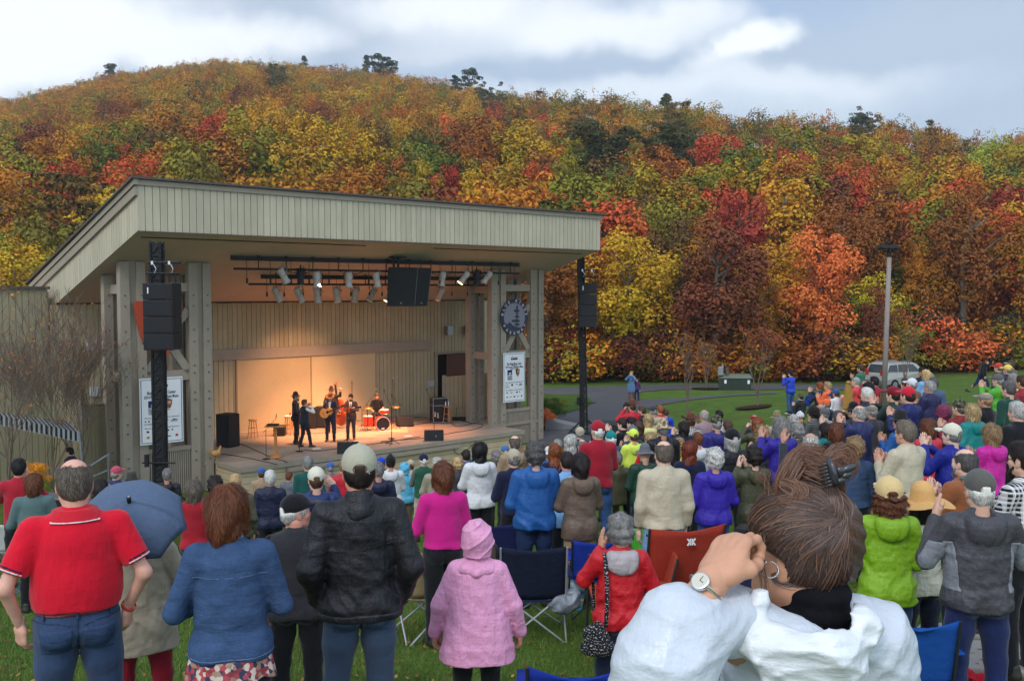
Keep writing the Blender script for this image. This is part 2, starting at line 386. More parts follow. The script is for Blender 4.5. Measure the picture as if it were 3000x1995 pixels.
# trims
mb = MB()
mb.box((0,0,0),(1,1,1), lambda a, b, c: S(-.06 + a * (LEN + .1),-.06 + b * .12, TOP - .2 + c * .16))
mb.box((0,0,0),(1,1,1), lambda a, b, c: S(-.14 + a * .14,-.10 + b * RV, zt(b * RV) - .2 + c * .17))
mb.box((0,0,0),(1,1,1), lambda a, b, c: S(-.09 + a * .09,-.03 + b * RV, zt(b * RV) - .5 + c * .26))
mb.build('roof_trim', M_trim, shell)
mb = MB()
mb.box((0,0,0),(1,1,1), lambda a, b, c: S(-.22 + a * (LEN + .4),-.16 + b * (RV + .3), zt(b * RV) - .025 + c * .06))
mb.box((0,0,0),(1,1,1), lambda a, b, c: S(-.02 + a * (LEN + .04),-.012 + b * .03, BOT - .035 + c * .03))
mb.build('roof', M_dtrim, shell)
# soffit
mb = MB()
mb.box((0,0,0),(1,1,1), lambda a, b, c: S(.03 + a * (LEN - .06),.03 + b * 7.95, zb(b * 8) + .0 + c * .06))
mb.build('soffit', M_soff, shell)
mb = MB()
for s0, s1, vv in ((.3,8.2,.55),(11.2,19.2,.55)):
 mb.box((0,0,0),(1,1,1), lambda a, b, c: S(s0 + a * (s1 - s0), vv + b * .05, zb(vv) - .02 + c * .03))
mb.box((0,0,0),(1,1,1), lambda a, b, c: S(a * 19.8,7.86 + b * .08, zb(7.9) - .05 + c * .05))
mb.build('soffit_vent', M_dark, shell)
# back wall boards (v=8)
def boards(mb, s0, s1, v, z0, z1, w=.208, th=.03, gap=.018, holes=()):
 s = s0
 while s < s1 - .03:
  e = min(s + w - gap, s1); mid = (s + e) / 2; segs = [(z0, z1)]
  for (h0, h1, a0, a1) in holes:
   if h0 < mid < h1:
    segs = [q for (p0, p1) in segs for q in ((p0, min(p1, a0)),(max(p0, a1), p1)) if q[1] - q[0] > .02]
  for (p0, p1) in segs:
   mb.box((0,0,0),(1,1,1), lambda a, b, c: S(s + a * (e - s), v + b * th, p0 + c * (p1 - p0)))
  s += w
WB = zb(8) - .04
pnl0, pnl1 = s_at(693,7.95), s_at(1100,7.95); dr0, dr1 = s_at(1277,8), s_at(1368,8)
beam_z0, beam_z1 = -2.78,-2.35
mb = MB(); boards(mb, -.2,20.2,8, GZS, WB, holes=[(pnl0, pnl1, GZS, beam_z0),(dr0, dr1, GZS, -3.05)])
mb.build('back_wall', M_wallb, shell)
mb = MB()
mb.box((0,0,0),(1,1,1), lambda a, b, c: S(-.2 + a * (dr0 + .1),8.04 + b * .1, GZS + c * (WB - GZS)))
mb.box((0,0,0),(1,1,1), lambda a, b, c: S(dr0 - .1 + a * (dr1 - dr0 + .1),8.04 + b * .1,-3.0 + c * (WB + 3.0)))
mb.box((0,0,0),(1,1,1), lambda a, b, c: S(dr1 + a * (20.2 - dr1),8.04 + b * .1, GZS + c * (WB - GZS)))
mb.build('wall_backing', M_wallb, shell)
mb = MB(); bs1 = s_at(1263,7.9)
mb.box((0,0,0),(1,1,1), lambda a, b, c: S(2.5 + a * (bs1 - 2.5),7.86 + b * .14, beam_z0 + c * (beam_z1 - beam_z0)))
mb.build('wall_beam', M_trim, shell)
# big sliding panel with fine diagonal boards
M_panel = mat('panel_paint', L(196,172,132),.8,.2, noise=[(1.5,.05)])
mb = MB()
mb.box((0,0,0),(1,1,1), lambda a, b, c: S(pnl0 + a * (pnl1 - pnl0),7.98 + b * .02, DECK + c * (beam_z0 - DECK)))
mb.build('stage_door', M_panel, shell)
mb = MB()  # diagonal grooves on the first leaf
x0, x1, z0, z1 = pnl0 + .06, s_at(906,8), DECK + .05, beam_z0 - .03
k = x0 - (z1 - z0)
while k < x1:
 a0 = max(x0, k); a1 = min(x1, k + (z1 - z0))
 if a1 - a0 > .06:
  za, zb_ = z1 - (a0 - k), z1 - (a1 - k)
  mb.add([S(a0,7.976, za), S(a0 + .025,7.976, za), S(a1,7.976, zb_), S(a1 - .025,7.976, zb_), S(a0,7.981, za), S(a0 + .025,7.981, za), S(a1,7.981, zb_), S(a1 - .025,7.981, zb_)],
    [(0,1,2,3),(0,4,5,1),(1,5,6,2),(2,6,7,3),(3,7,4,0)])
 k += .105
mb.box((0,0,0),(1,1,1), lambda a, b, c: S(x1 + .02 + a * .05,7.95 + b * .04, DECK + c * (z1 - DECK)))
mb.box((0,0,0),(1,1,1), lambda a, b, c: S(pnl0 - .07 + a * .07,7.93 + b * .06, DECK + c * (z1 - DECK)))
mb.build('stage_door_battens', mat('batten_paint', L(150,128,96),.8,.2, noise=(4,.08)), shell)
# doorway, dark room behind and open brown door
mb = MB()
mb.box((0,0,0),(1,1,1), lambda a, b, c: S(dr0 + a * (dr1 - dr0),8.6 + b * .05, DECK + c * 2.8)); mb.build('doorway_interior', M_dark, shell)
mb = MB()
for a0, a1, z0, z1 in ((dr0 - .1, dr0, DECK, -3.0),(dr1, dr1 + .1, DECK, -3.0),(dr0 - .1, dr1 + .1,-3.0,-2.92)):
 mb.box((0,0,0),(1,1,1), lambda a, b, c: S(a0 + a * (a1 - a0),7.94 + b * .1, z0 + c * (z1 - z0)))
mb.build('door_frame', M_trim, shell)
M_bdoor = mat('brown_door', L(92,56,42),.6,.3, noise=(4,.12,(6,6,.5)))
mb = MB(); mb.box((0,0,0),(1,1,1), lambda a, b, c: S(dr0 + .55 + a * (dr1 - dr0 - .5),7.86 - a * .15 + b * .05, DECK + .02 + c * 2.72)); dd = mb.build('door', M_bdoor, shell)
mb = MB(); mb.tube([S(dr0 + .65,7.8, DECK + 1.0), S(dr0 + .75,7.78, DECK + 1.0)],.02); mb.build('handle', M_metal, dd)
# side screen wall between doorway and right tower
mb = MB();
pa = S(s_at(1305,6.3),6.3,0); pb = S(18.6,4.4,0); dxy = (pb - pa)
n = 16
for i in range(n):
 a0, a1 = i / n + .002,(i + 1) / n - .004
 q0 = pa + dxy * a0; q1 = pa + dxy * a1; nn = Vector((-dxy.y, dxy.x, 0)).normalized() * .06
 zt0 = -3.95 + .25 * a0; zt1 = -3.95 + .25 * a1
 mb.hexa([Vector((q0.x, q0.y, DECK)), Vector((q1.x, q1.y, DECK)), Vector((q1.x, q1.y, DECK)) + nn, Vector((q0.x, q0.y, DECK)) + nn,
    Vector((q0.x, q0.y, zt0)), Vector((q1.x, q1.y, zt1)), Vector((q1.x, q1.y, zt1)) + nn, Vector((q0.x, q0.y, zt0)) + nn])
mb.build('screen_wall', M_wallb, shell)
mb = MB(); q = pa; mb.box((q.x - .16, q.y - .08, DECK),(q.x + .02, q.y + .1,-3.88)); mb.build('screen_wall_post', M_trim, shell)
# deck
DS0, DS1, DV0 = 3.5,16.1,.9
mb = MB()
npl = 44
for i in range(npl):
 v0 = DV0 + i * (7.98 - DV0) / npl
 mb.box((0,0,0),(1,1,1), lambda a, b, c: S(DS0 + a * (DS1 - DS0) if v0 < 2.7 else DS0 - .4 + a * (19.3 - DS0), v0 + b * ((7.98 - DV0) / npl - .004), DECK - .12 + c * .12))
mb.build('deck', M_deck, shell)
mb = MB()
mb.box((0,0,0),(1,1,1), lambda a, b, c: S(DS0 - .05 + a * (DS1 - DS0 + .1), DV0 - .04 + b * .035, DECK - .16 + c * .157))
mb.box((0,0,0),(1,1,1), lambda a, b, c: S(DS0 - .05 + a * .045, DV0 + b * 1.8, DECK - .16 + c * .157))
s5, s6 = s_at(835,.9), s_at(1345,.9)
mb.box((0,0,0),(1,1,1), lambda a, b, c: S(s5 + a * (s6 - s5), DV0 - .10 + b * .16, DECK - .34 + c * .14))
mb.build('deck_edge', M_trim, shell)
mb = MB(); z = GZS - .3
while z < DECK - .17:
 e = min(z + .215, DECK - .165)
 mb.box((0,0,0),(1,1,1), lambda a, b, c: S(DS0 + .02 + a * (DS1 - DS0 - .1), DV0 + .06 + b * .03, z + c * (e - z)))
 mb.box((0,0,0),(1,1,1), lambda a, b, c: S(DS0 + .02 + a * .03, DV0 + .1 + b * 1.9, z + c * (e - z)))
 mb.box((0,0,0),(1,1,1), lambda a, b, c: S(DS1 - .1 + a * .03, DV0 + .1 + b * 1.9, z + c * (e - z))); z += .23
mb.build('stage_front', mat('stage_front_boards', L(188,168,136),.75,.2, noise=[(2,.08),(20,.06,(.4,.4,5))]), shell)
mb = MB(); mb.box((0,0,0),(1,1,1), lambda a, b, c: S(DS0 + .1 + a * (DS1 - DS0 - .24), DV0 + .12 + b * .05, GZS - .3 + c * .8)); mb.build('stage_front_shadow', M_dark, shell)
# towers
def post(sa, sb, v0, v1, z1, parent, nm='post'):
 mb = MB(); mb.box((0,0,0),(1,1,1), lambda a, b, c: S(sa + a * (sb - sa), v0 + b * (v1 - v0), GZS - .2 + c * (z1 - GZS + .2)))
 return mb.build(nm, M_trim, parent, bevel=.012)
M_bolt = mat('bolt_heads', L(88,80,74),.5,.4)
def tower(s0, s1, left):
 V0, V1 = 2.8,4.6
 cols_ = [(s0, s0 + .82),(s1 - .78, s1)]
 for (a, b) in cols_:
  for vv in (V0, V1 - .3):
   for (p, q) in ((a, a + .31),(b - .29, b)):
    post(p, q, vv, vv + .3, zb(vv + .15) - .0, shell)
   mb = MB(); mb.box((0,0,0),(1,1,1), lambda x, y, z: S(a + .3 + x * (b - a - .58), vv + .1 + y * .1, GZS - .2 + z * (zb(vv) - GZS + .2))); mb.build('post_web', M_trim, shell)
   # bolts
   mbb = MB()
   for zz in (-.15,-.5,-1.3,-1.7,-2.5,-2.75,-3.4,-3.65,-4.3,-4.6,-5.4,-5.7,-6.3):
    for c in ((a + .15),(b - .14)):
     for o2 in (0,):
      mbb.tube([S(c, vv - .002, zz), S(c, vv - .03, zz)],.028,6)
   mbb.build('bolts', M_bolt, shell)
 a, b = cols_[0][1], cols_[1][0]
 for z0, z1, vo in ((-.02,.26,.08),(-2.98,-2.63,.08),(-5.32,-5.18,.05)):
  mb = MB(); mb.box((0,0,0),(1,1,1), lambda x, y, z: S(a + x * (b - a), V0 + vo + y * .12, z0 + z * (z1 - z0))); mb.build('cross_beam', M_trim, shell)
 for vv in (V0 + .2,):
  for sx_ in (s0 + .2, s1 - .5):
   for z0 in (-3.0,-.1):
    mb = MB(); mb.box((0,0,0),(1,1,1), lambda x, y, z: S(sx_ + x * .15, vv + .1 + y * 1.3, z0 + z * .3)); mb.build('side_beam', M_trim, shell)
 mb = MB()
 for (p, q) in ((( a, -1.0),(a + .62,-1.45)),((b, -1.0),(b - .62,-1.45)),((a, -2.35),(a + .62,-1.9)),((b, -2.35),(b - .62,-1.9))):
  P0 = S(p[0], V0 + .14, p[1] + .35 * (1 if p[1] > -1.5 else -1)); P1 = S(q[0], V0 + .14, q[1] + .1)
  d = (P1 - P0).normalized(); n_ = d.cross(SV).normalized() * .13; t_ = SV * .06
  mb.hexa([P0 - n_ - t_, P0 - n_ + t_, P0 + n_ + t_, P0 + n_ - t_, P1 - n_ - t_, P1 - n_ + t_, P1 + n_ + t_, P1 + n_ - t_])
 mb.build('brace', M_trim, shell)
 mb = MB(); s = a + .02; nsl = 20; st_ = (b - a) / nsl
 for i in range(nsl):
  mb.box((0,0,0),(1,1,1), lambda x, y, z: S(a + i * st_ + x * st_ * .62, V0 + .08 + y * .04, GZS - .2 + z * (-5.3 - GZS + .2)))
 mb.build('slats', M_trim, shell)
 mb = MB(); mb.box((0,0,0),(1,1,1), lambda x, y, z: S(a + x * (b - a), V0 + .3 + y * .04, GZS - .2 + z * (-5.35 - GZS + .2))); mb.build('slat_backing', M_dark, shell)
 if left:
  mb = MB(); boards(mb, a, b, V1 + .4, GZS, -.3); mb.build('tower_rear_boards', M_wallb, shell)
 return a, b
LT = tower(.42,3.45, True); RT = tower(s_at(1441,2.8), s_at(1593,2.8), False)
# rear building beyond the rake
mb = MB(); boards(mb, -9,-.25,8, GZS - .3,.08); mb.build('rear_wall', mat('rear_boards', L(150,140,112),.8,.2, noise=[(1.2,.08),(20,.06,(4,4,.3))]), shell)
mb = MB(); mb.box((0,0,0),(1,1,1), lambda a, b, c: S(-9 + a * 8.75,8.05 + b * 3.0, GZS - .3 + c * (7.05 if True else 0))); mb.build('rear_building', M_wallb, shell)
mb = MB(); mb.box((0,0,0),(1,1,1), lambda a, b, c: S(-9 + a * 8.8,7.9 + b * .14,.05 + c * .1)); mb.build('rear_roof_edge', M_dtrim, shell)
# small wall fixtures
def wbox(px, py, v, w_, h_, m, name, label, cat, d=.12):
 s_ = s_at(px, v); p = S(s_, v, 0); z = at(px, py, p.y).z
 mb = MB(); mb.box((0,0,0),(1,1,1), lambda a, b, c: S(s_ - w_ / 2 + a * w_, v - d + b * d, z - h_ / 2 + c * h_)); return tag(mb.build(name, m, bevel=.01), label, cat)
M_lightgrey = mat('pale_plastic', (.42,.42,.42),.6,.3)
wbox(265,1010,7.98,.34,.42, M_lightgrey, 'wall_vent', 'pale square vent high on the rear boards behind the bare tree', 'vent')
wbox(272,1147,7.98,.34,.34, M_lightgrey, 'wall_light', 'pale boxy wall light below the square vent on rear wall', 'wall light')
wbox(1308,968,7.98,.3,.42, M_metal, 'wall_speaker', 'grey rounded wall speaker nearer the middle of the back wall', 'speaker', .3)
wbox(1366,966,7.98,.3,.42, M_metal, 'wall_speaker', 'grey rounded wall speaker closest to the right tower', 'speaker', .3)
wbox(1261,1124,7.98,.42,.3, M_lightgrey, 'notice', 'small white notice on the wall beside the doorway', 'notice', .02)
wbox(1342,1063,7.98,.26,.14, M_lightgrey, 'exit_light', 'small twin emergency light over the doorway', 'light', .1)
wbox(1371,1064,7.98,.14,.2, mat('alarm_red', (.5,.05,.03),.5), 'fire_alarm', 'small red fire alarm box right of the doorway top', 'alarm', .06)
# ramp / side enclosure left of the tower
enc = empty('ramp_enclosure', (0,0,0), 'beige boarded side enclosure with stair rail left of the left tower', 'enclosure')
mb = MB(); A0, A1 = at(243,1190,30.3), at(309,1186,31.2)
for i in range(6):
 p = A0.lerp(A1, i / 6 + .01); q = A0.lerp(A1,(i + 1) / 6 - .01)
 mb.hexa([Vector((p.x, p.y, -6.9)), Vector((q.x, q.y, -6.9)), Vector((q.x, q.y + .06,-6.9)), Vector((p.x, p.y + .06,-6.9)), Vector((p.x, p.y, A0.z)), Vector((q.x, q.y, A0.z)), Vector((q.x, q.y + .06, A0.z)), Vector((p.x, p.y + .06, A0.z))])
mb.build('panel', M_wallb, enc)
mb = MB(); mb.box((A0.x - .12, A0.y - .08,-6.9),(A0.x, A0.y + .06, A0.z + .06)); mb.tube([A0 + Vector((-.1,0,.04)), A1 + Vector((0,0,.04))],.06,6); mb.build('frame', M_trim, enc)
mb = MB()
for y0, y1 in ((1366,1330),(1400,1376)):
 mb.tube([at(262, y0,28.5), at(318, y1,29.2)],.035,8)
for q in ((262,1366),(316,1332)):
 p = at(*q, 28.8); mb.tube([p, Vector((p.x, p.y, -6.9))],.03,6)
mb.build('rail', M_metal, enc)
# ------------------------------------------------------------------ text helper
def text_mesh(txt, size, extr=.003, align='CENTER', bold=False):
 cu = bpy.data.curves.new('t', 'FONT'); cu.body = txt; cu.size = size; cu.extrude = extr; cu.align_x = align; cu.align_y = 'CENTER'
 cu.resolution_u = 2; cu.space_character = 1.05
 if bold: cu.offset = size * .018
 o = bpy.data.objects.new('t', cu); col.objects.link(o)
 dg = bpy.context.evaluated_depsgraph_get(); me = bpy.data.meshes.new_from_object(o.evaluated_get(dg))
 V = np.zeros(len(me.vertices) * 3); me.vertices.foreach_get('co', V); V = V.reshape(-1,3)
 Fc = [tuple(p.vertices) for p in me.polygons]
 bpy.data.objects.remove(o); bpy.data.curves.remove(cu); bpy.data.meshes.remove(me)
 return V, Fc
def text_on(mb, txt, size, M, x=0, y=0, bold=False, wid=None, align='CENTER'):
 """M: maps (x right, y up, z out) to world"""
 V, Fc = text_mesh(txt, size, bold=bold, align=align)
 if wid:
  k = wid / (V[:, 0].max() - V[:, 0].min()); V[:, 0] *= k
 mb.add([M(p[0] + x, p[1] + y, p[2] + .004) for p in V], Fc)
# ------------------------------------------------------------------ banners on the towers
M_white = mat('banner_white', L(225,224,224),.6,.3, noise=(3,.03))
M_navy = mat('print_navy', L(40,48,92),.7,.2); M_ink = mat('print_ink', L(34,32,38),.7,.2)
M_brown = mat('print_brown', L(140,80,45),.7,.2); M_green = mat('print_green', L(40,80,60),.7,.2); M_red = mat('print_red', L(176,50,40),.7,.2); M_gold = mat('print_gold', L(196,140,60),.7,.2)
M_dkg = mat('print_olive', L(66,60,40),.7,.2)
def banner(px0, px1, y0, y1, label):
 sA, sB = s_at(px0,2.7), s_at(px1,2.7); Y = (S(sA, 2.7,0)).y
 zt_, zb_ = at(px0, y0, Y).z, at(px0, y1, Y).z
 w_, h_ = sB - sA, zt_ - zb_; cx_ = (sA + sB) / 2
 root = empty('banner', (0,0,0), label, 'banner', 'event banners on the stage towers')
 P = lambda x, y, z: S(cx_ + x * w_, 2.7 - .03 - z, zb_ + y * h_)
 def rect(mb, x0, x1, y0, y1, z0=0, z1=.004):
  mb.hexa([P(x0, y0, z0), P(x1, y0, z0), P(x1, y0, z1), P(x0, y0, z1), P(x0, y1, z0), P(x1, y1, z0), P(x1, y1, z1), P(x0, y1, z1)])
 mb = MB(); rect(mb, -.5,.5,0,1,-.02,0); mb.build('sheet', M_white, root)
 mb = MB()
 for q in ((-.475,.475,.022,.03),(-.475,.475,.97,.978),(-.475,-.46,.03,.97),(.46,.475,.03,.97)): rect(mb, *q)
 x0, z0 = -.30,.515
 rect(mb, -.31,-.10,.60,.655,0,.005); rect(mb, -.31,-.25,.555,.60,0,.005); rect(mb, -.14,-.10,.555,.60,0,.005); rect(mb, -.25,-.14,.565,.578,0,.005)
 mb.build('border', M_navy, root)
 Mt = lambda x, y, z: P(x, y, z)
 mb = MB()
 def tx(t, size, x, y, wid, b=False):
  V, Fc = text_mesh(t, size, extr=.001, bold=b); k = wid / (V[:, 0].max() - V[:, 0].min())
  kz = size / 1.0
  mb.add([P(p[0] * k + x, p[1] / h_ * 1.0 + y, p[2] + .005) for p in V], Fc)
 tx('Blue Ridge Music Center', .15,0,.775,.66, True)
 tx('Presents the', .09,0,.745,.26)
 tx('2014 Roots of American Music', .14,0,.71,.80, True)
 tx('Concert Series', .11,0,.675,.36)
 tx('BLUE RIDGE', .09,-.2,.53,.21, True); tx('PARKWAY', .09,-.2,.495,.21, True); tx('FOUNDATION', .09,-.2,.46,.21, True)
 tx('We are grateful for our Season Sponsors', .08,0,.40,.8); tx('We are grateful to our Concert Sponsors', .08,0,.245,.8)
 tx('ART MUSEUM', .07,-.32,.305,.18); tx('THEATRE', .06,.28,.325,.16)
 mb.build('lettering', M_ink, root)
 # mountain mark at the top
 mb = MB(); rect(mb, -.15,.15,.855,.885,0,.005)
 for a, b, c in ((-.16,.0,.93),(-.02,.16,.915)):
  mb.prism([(a, .885),(a + .03,.885),((a + b) / 2, c - .012),(b - .03,.885),(b, .885),((a + b) / 2, c)], lambda x, y: P(x, y, 0), lambda x, y: P(x, y, .005))
 mb.build('mountain_mark', M_ink, root)
 # arrowhead badge
 ah = [(.06,.655),(.10,.668),(.15,.672),(.21,.664),(.25,.655),(.245,.62),(.235,.58),(.20,.53),(.155,.495),(.115,.53),(.075,.58),(.065,.62)]
 mb = MB(); mb.prism(ah, lambda x, y: P(x, y, 0), lambda x, y: P(x, y, .005)); mb.build('arrowhead_mark', M_brown, root)
 mb = MB(); mb.prism([(.08,.655),(.115,.66),(.13,.62),(.12,.57),(.10,.56),(.08,.60)], lambda x, y: P(x, y, .005), lambda x, y: P(x, y, .009)); rect(mb, .13,.17,.53,.545,.005,.008); mb.build('badge_tree', M_dkg, root)
 mb = MB(); rect(mb, .14,.23,.628,.634,.005,.008); rect(mb, .14,.22,.612,.618,.005,.008); rect(mb, .145,.21,.596,.602,.005,.008)
 mb.prism([(.13,.527),(.155,.513),(.18,.527),(.155,.537)], lambda x, y: P(x, y, .005), lambda x, y: P(x, y, .009)); mb.build('badge_lettering', M_white, root)
 for nm, m_, qs in (('sponsor_mark_red', M_red, [(-.40,-.36,.34,.36),(.07,.15,.345,.36),(.31,.37,.09,.125)]),('sponsor_mark_gold', M_gold, [(-.36,-.29,.09,.125)]),
      ('sponsor_mark_green', M_green, [(.22,.37,.34,.352),(.26,.31,.352,.362)]),('sponsor_mark_black', M_ink, [(-.32,-.28,.34,.36),(-.14,-.06,.33,.365),(-.36,-.30,.18,.205),(-.17,-.08,.185,.20),(.08,.16,.18,.205),(.22,.26,.185,.205),(-.2,-.13,.10,.115),(-.03,.03,.09,.12),(.13,.20,.095,.11)])):
  mb = MB()
  for q in qs: rect(mb, *q)
  mb.build(nm, m_, root)
banner(403,530,1110,1305, 'white sponsor banner with navy border on the left tower behind black speaker mast')
banner(1473,1537,1035,1180, 'white sponsor banner with navy border fully visible on the right tower')
# ------------------------------------------------------------------ emblems
def disc(mb, P, r, z0, z1, n=40, ry=None):
 ry = ry or r
 pts = [(r * math.cos(t), ry * math.sin(t)) for t in np.linspace(0,2 * math.pi, n, endpoint=False)]
 mb.prism(pts, lambda x, y: P(x, y, z0), lambda x, y: P(x, y, z1))
sE = (RT[0] + RT[1]) / 2;
ym = at(1511,929, S(sE, 2.7,0).y).z
sE = s_at(1508,2.7)
P = lambda x, y, z: S(sE + x, 2.72 - z, ym + y)
rt = empty('round_emblem', (0,0,0), 'round navy and grey emblem with pine silhouette on right tower', 'emblem')
mb = MB(); disc(mb, P, .80,-.05,0); mb.build('rim', mat('emblem_navy', L(40,42,58),.5,.4), rt)
mb = MB(); disc(mb, P, .62,0,.012); mb.build('field', mat('emblem_grey', L(128,124,134),.6,.3), rt)
mb = MB()
def arc_text(mb, txt, r, a0, a1, size):
 for i, ch in enumerate(txt):
  if ch == ' ': continue
  a = a0 + (a1 - a0) * i / (len(txt) - 1)
  V, Fc = text_mesh(ch, size, extr=.002, bold=True)
  flip = a0 < a1
  ca, sa = math.cos(a), math.sin(a)
  pts = []
  for p in V:
   x, y = p[0], p[1]
   if not flip: ux, uy = (sa, -ca),(ca, sa)        # upright on the top arc
   else: ux, uy = (-sa, ca),(-ca, -sa)
   pts.append(P(r * ca + x * ux[0] + y * uy[0], r * sa + x * ux[1] + y * uy[1],.004 + p[2]))
  mb.add(pts, Fc)
arc_text(mb, 'BLUE RIDGE', .71, R(170), R(10),.17)
arc_text(mb, 'PARKWAY', .71, R(212), R(328),.17)
mb.build('lettering', mat('emblem_white', L(200,196,196),.6,.3), rt)
mb = MB()
mb.prism([(.12,-.50),(.16,-.50),(.17,.50),(.14,.58),(.12,.5)], lambda x, y: P(x, y, .012), lambda x, y: P(x, y, .02))
for (x, y, a, b) in ((.14,.42,.07,.05),(.12,.28,.17,.07),(.14,.02,.13,.06),(.06,-.16,.25,.07),(.14,-.32,.16,.06),(.15,.15,.09,.03)):
 mb.prism([(x + a * math.cos(t), y + b * math.sin(t) + .01 * math.cos(5 * t)) for t in np.linspace(0,6.28,12, endpoint=False)], lambda x, y: P(x, y, .013), lambda x, y: P(x, y, .021))
mb.prism([(-.56,-.24),(-.40,-.30),(-.30,-.20),(-.10,-.36),(.14,-.44),(.40,-.46),(.25,-.56),(0,-.615),(-.25,-.56),(-.45,-.42)], lambda x, y: P(x, y, .013), lambda x, y: P(x, y, .022))
mb.build('pine_silhouette', mat('emblem_navy2', L(46,50,66),.5,.4), rt)
# arrowhead shield on the left tower (plain back with pine)
sE = s_at(465,2.7); ym = at(465,965, S(sE, 2.7,0).y).z
P = lambda x, y, z: S(sE + x, 2.72 - z, ym + y)
rt = empty('arrowhead_shield', (0,0,0), 'rust orange arrowhead shield on left tower behind black speakers', 'emblem')
sh_ = [(-.78,.82),(-.70,.93),(-.3,.90),(0,.95),(.35,.90),(.74,.92),(.80,.78),(.74,.3),(.66,-.1),(.5,-.5),(.3,-.85),(.05,-1.1),(-.2,-.85),(-.45,-.5),(-.6,-.15),(-.72,.3)]
mb = MB(); mb.prism(sh_, lambda x, y: P(x, y, -.06), lambda x, y: P(x, y, 0)); mb.build('shield', mat('rust_paint', L(170,66,38),.6,.3, noise=(3,.08)), rt)
mb = MB()
mb.prism([(-.42,-.45),(-.22,-.45),(-.24,-.2),(-.1,-.15),(-.24,.05),(-.12,.1),(-.26,.3),(-.32,.5),(-.38,.3),(-.5,.1),(-.4,.05),(-.52,-.15),(-.4,-.2)], lambda x, y: P(x, y, 0), lambda x, y: P(x, y, .012)); mb.build('pine_silhouette', mat('dark_green_paint', (.02,.04,.02),.6), rt)
mb = MB(); mb.prism([(-.45,-.52),(-.2,-.5),(-.2,-.45),(-.35,-.46)], lambda x, y: P(x, y, 0), lambda x, y: P(x, y, .012)); mb.build('white_patch', M_white, rt)
# ------------------------------------------------------------------ speaker masts
def mast(px_t, px_b, Y, y_top, wm, arr, label, side=0):
 top = at(px_t, y_top, Y); X = top.x; g = gz(at(px_b, 1300, Y).x, Y)
 rt = empty('speaker_mast', (X, Y, g), label, 'speaker mast', 'black lattice speaker masts beside the stage')
 h = top.z - g; mb = MB(); r = wm / 2
 lean = at(px_b, 1300, Y).x - X;
 for dx in (-r, r):
  for dy in (-r, r):
   mb.tube([(dx + lean, dy, 0),(dx, dy, h)],.035,6)
 z = .3
 while z < h - .2:
  k = lean * (1 - z / h)
  for (a, b) in (((-r, -r),(r, -r)),((r, -r),(r, r)),((-r, r),(-r, -r)),((-r, r),(r, r))):
   mb.tube([(a[0] + k, a[1], z),(b[0] + k, b[1], z)],.018,5); mb.tube([(a[0] + k, a[1], z),(b[0] + k, b[1], z + .32)],.014,5)
  z += .34
 mb.box((-r * .95 + lean * .5,-r * .9,.3),(r * .95 + lean * .4, r * .9, h * .55)); mb.box((-r * .85,-r * .8, h * .55),(r * .85, r * .8, h - .05))
 mb.build('mast', M_black, rt)
 mb = MB()
 for a in range(4):
  t = a * math.pi / 2 + .6; mb.tube([(lean, 0,.8),(lean + 1.1 * math.cos(t),1.1 * math.sin(t),.02)],.035,6); mb.tube([(lean, 0,.08),(lean + 1.1 * math.cos(t),1.1 * math.sin(t),.05)],.03,6)
 mb.tube([(lean - .45,-.2,1.5),(lean + .5,-.2,1.5)],.025,6); mb.tube([(lean - .3,-.25,1.4),(lean - .3,-.25,1.75)],.07,8)
 mb.build('base', M_black, rt)
 a0, a1, b0, b1 = arr; p = at(a0, b0, Y - .6); q = at(a1, b1, Y - .6)
 mb = MB(); zz = p.z - g + .28
 mb.tube([(p.x - X - .06,-.6, zz),(q.x - X + .06,-.6, zz)],.03,6); mb.tube([(p.x - X + .02,-.6, zz + .3),(q.x - X + .1,-.6, zz + .3)],.04,6)
 for xx in (p.x - X + .03, q.x - X - .05): mb.tube([(xx, -.6, zz),(xx, -.6, zz - .35)],.025,6);
 mb.build('rigging_bar', M_black, rt)
 for xx in (p.x - X + .15, q.x - X - .2): mb = MB(); mb.tube([(xx, -.62, zz + .3),(xx + .1,-.63, zz + .12),(xx + .05,-.62, zz)],.012,5); mb.box((xx - .03,-.66, zz + .24),(xx + .03,-.62, zz + .34)); mb.build('shackle', mat('bright_steel', (.6,.6,.6),.35,.5, metal=.6), rt)
 n = 4; H = (p.z - q.z)
 for i in range(n):
  z1 = p.z - g - i * H / n; z0 = z1 - H / n + .012; ang = R(-1.5 * i)
  mb = MB(); mb.box((p.x - X, -1.0, z0),(q.x - X, -.28, z1));
  c = mb.build('speaker_cabinet', M_black, rt, bevel=.02)
  mb = MB(); mb.box((p.x - X + .04,-1.012, z0 + .04),(q.x - X - .04,-.998, z1 - .04)); gr = mb.build('grille', mat('speaker_grille', (.02,.02,.022),.75,.2, bump=(300,.6,.003)), c)
  if i == 0:
   mb = MB(); mb.box((p.x - X + .14,-1.02, z0 + .17),(p.x - X + .17,-1.013, z1 - .12)); mb.build('badge', mat('badge_white', (.8,.8,.8),.5), c)
mast(459,469,27.0,708,.28,(433,523,830,1025), 'black lattice mast with line array in front of left tower')
mast(1701,1712,42.5,752,.26,(1696,1746,830,959), 'black lattice mast with line array at right end of stage')
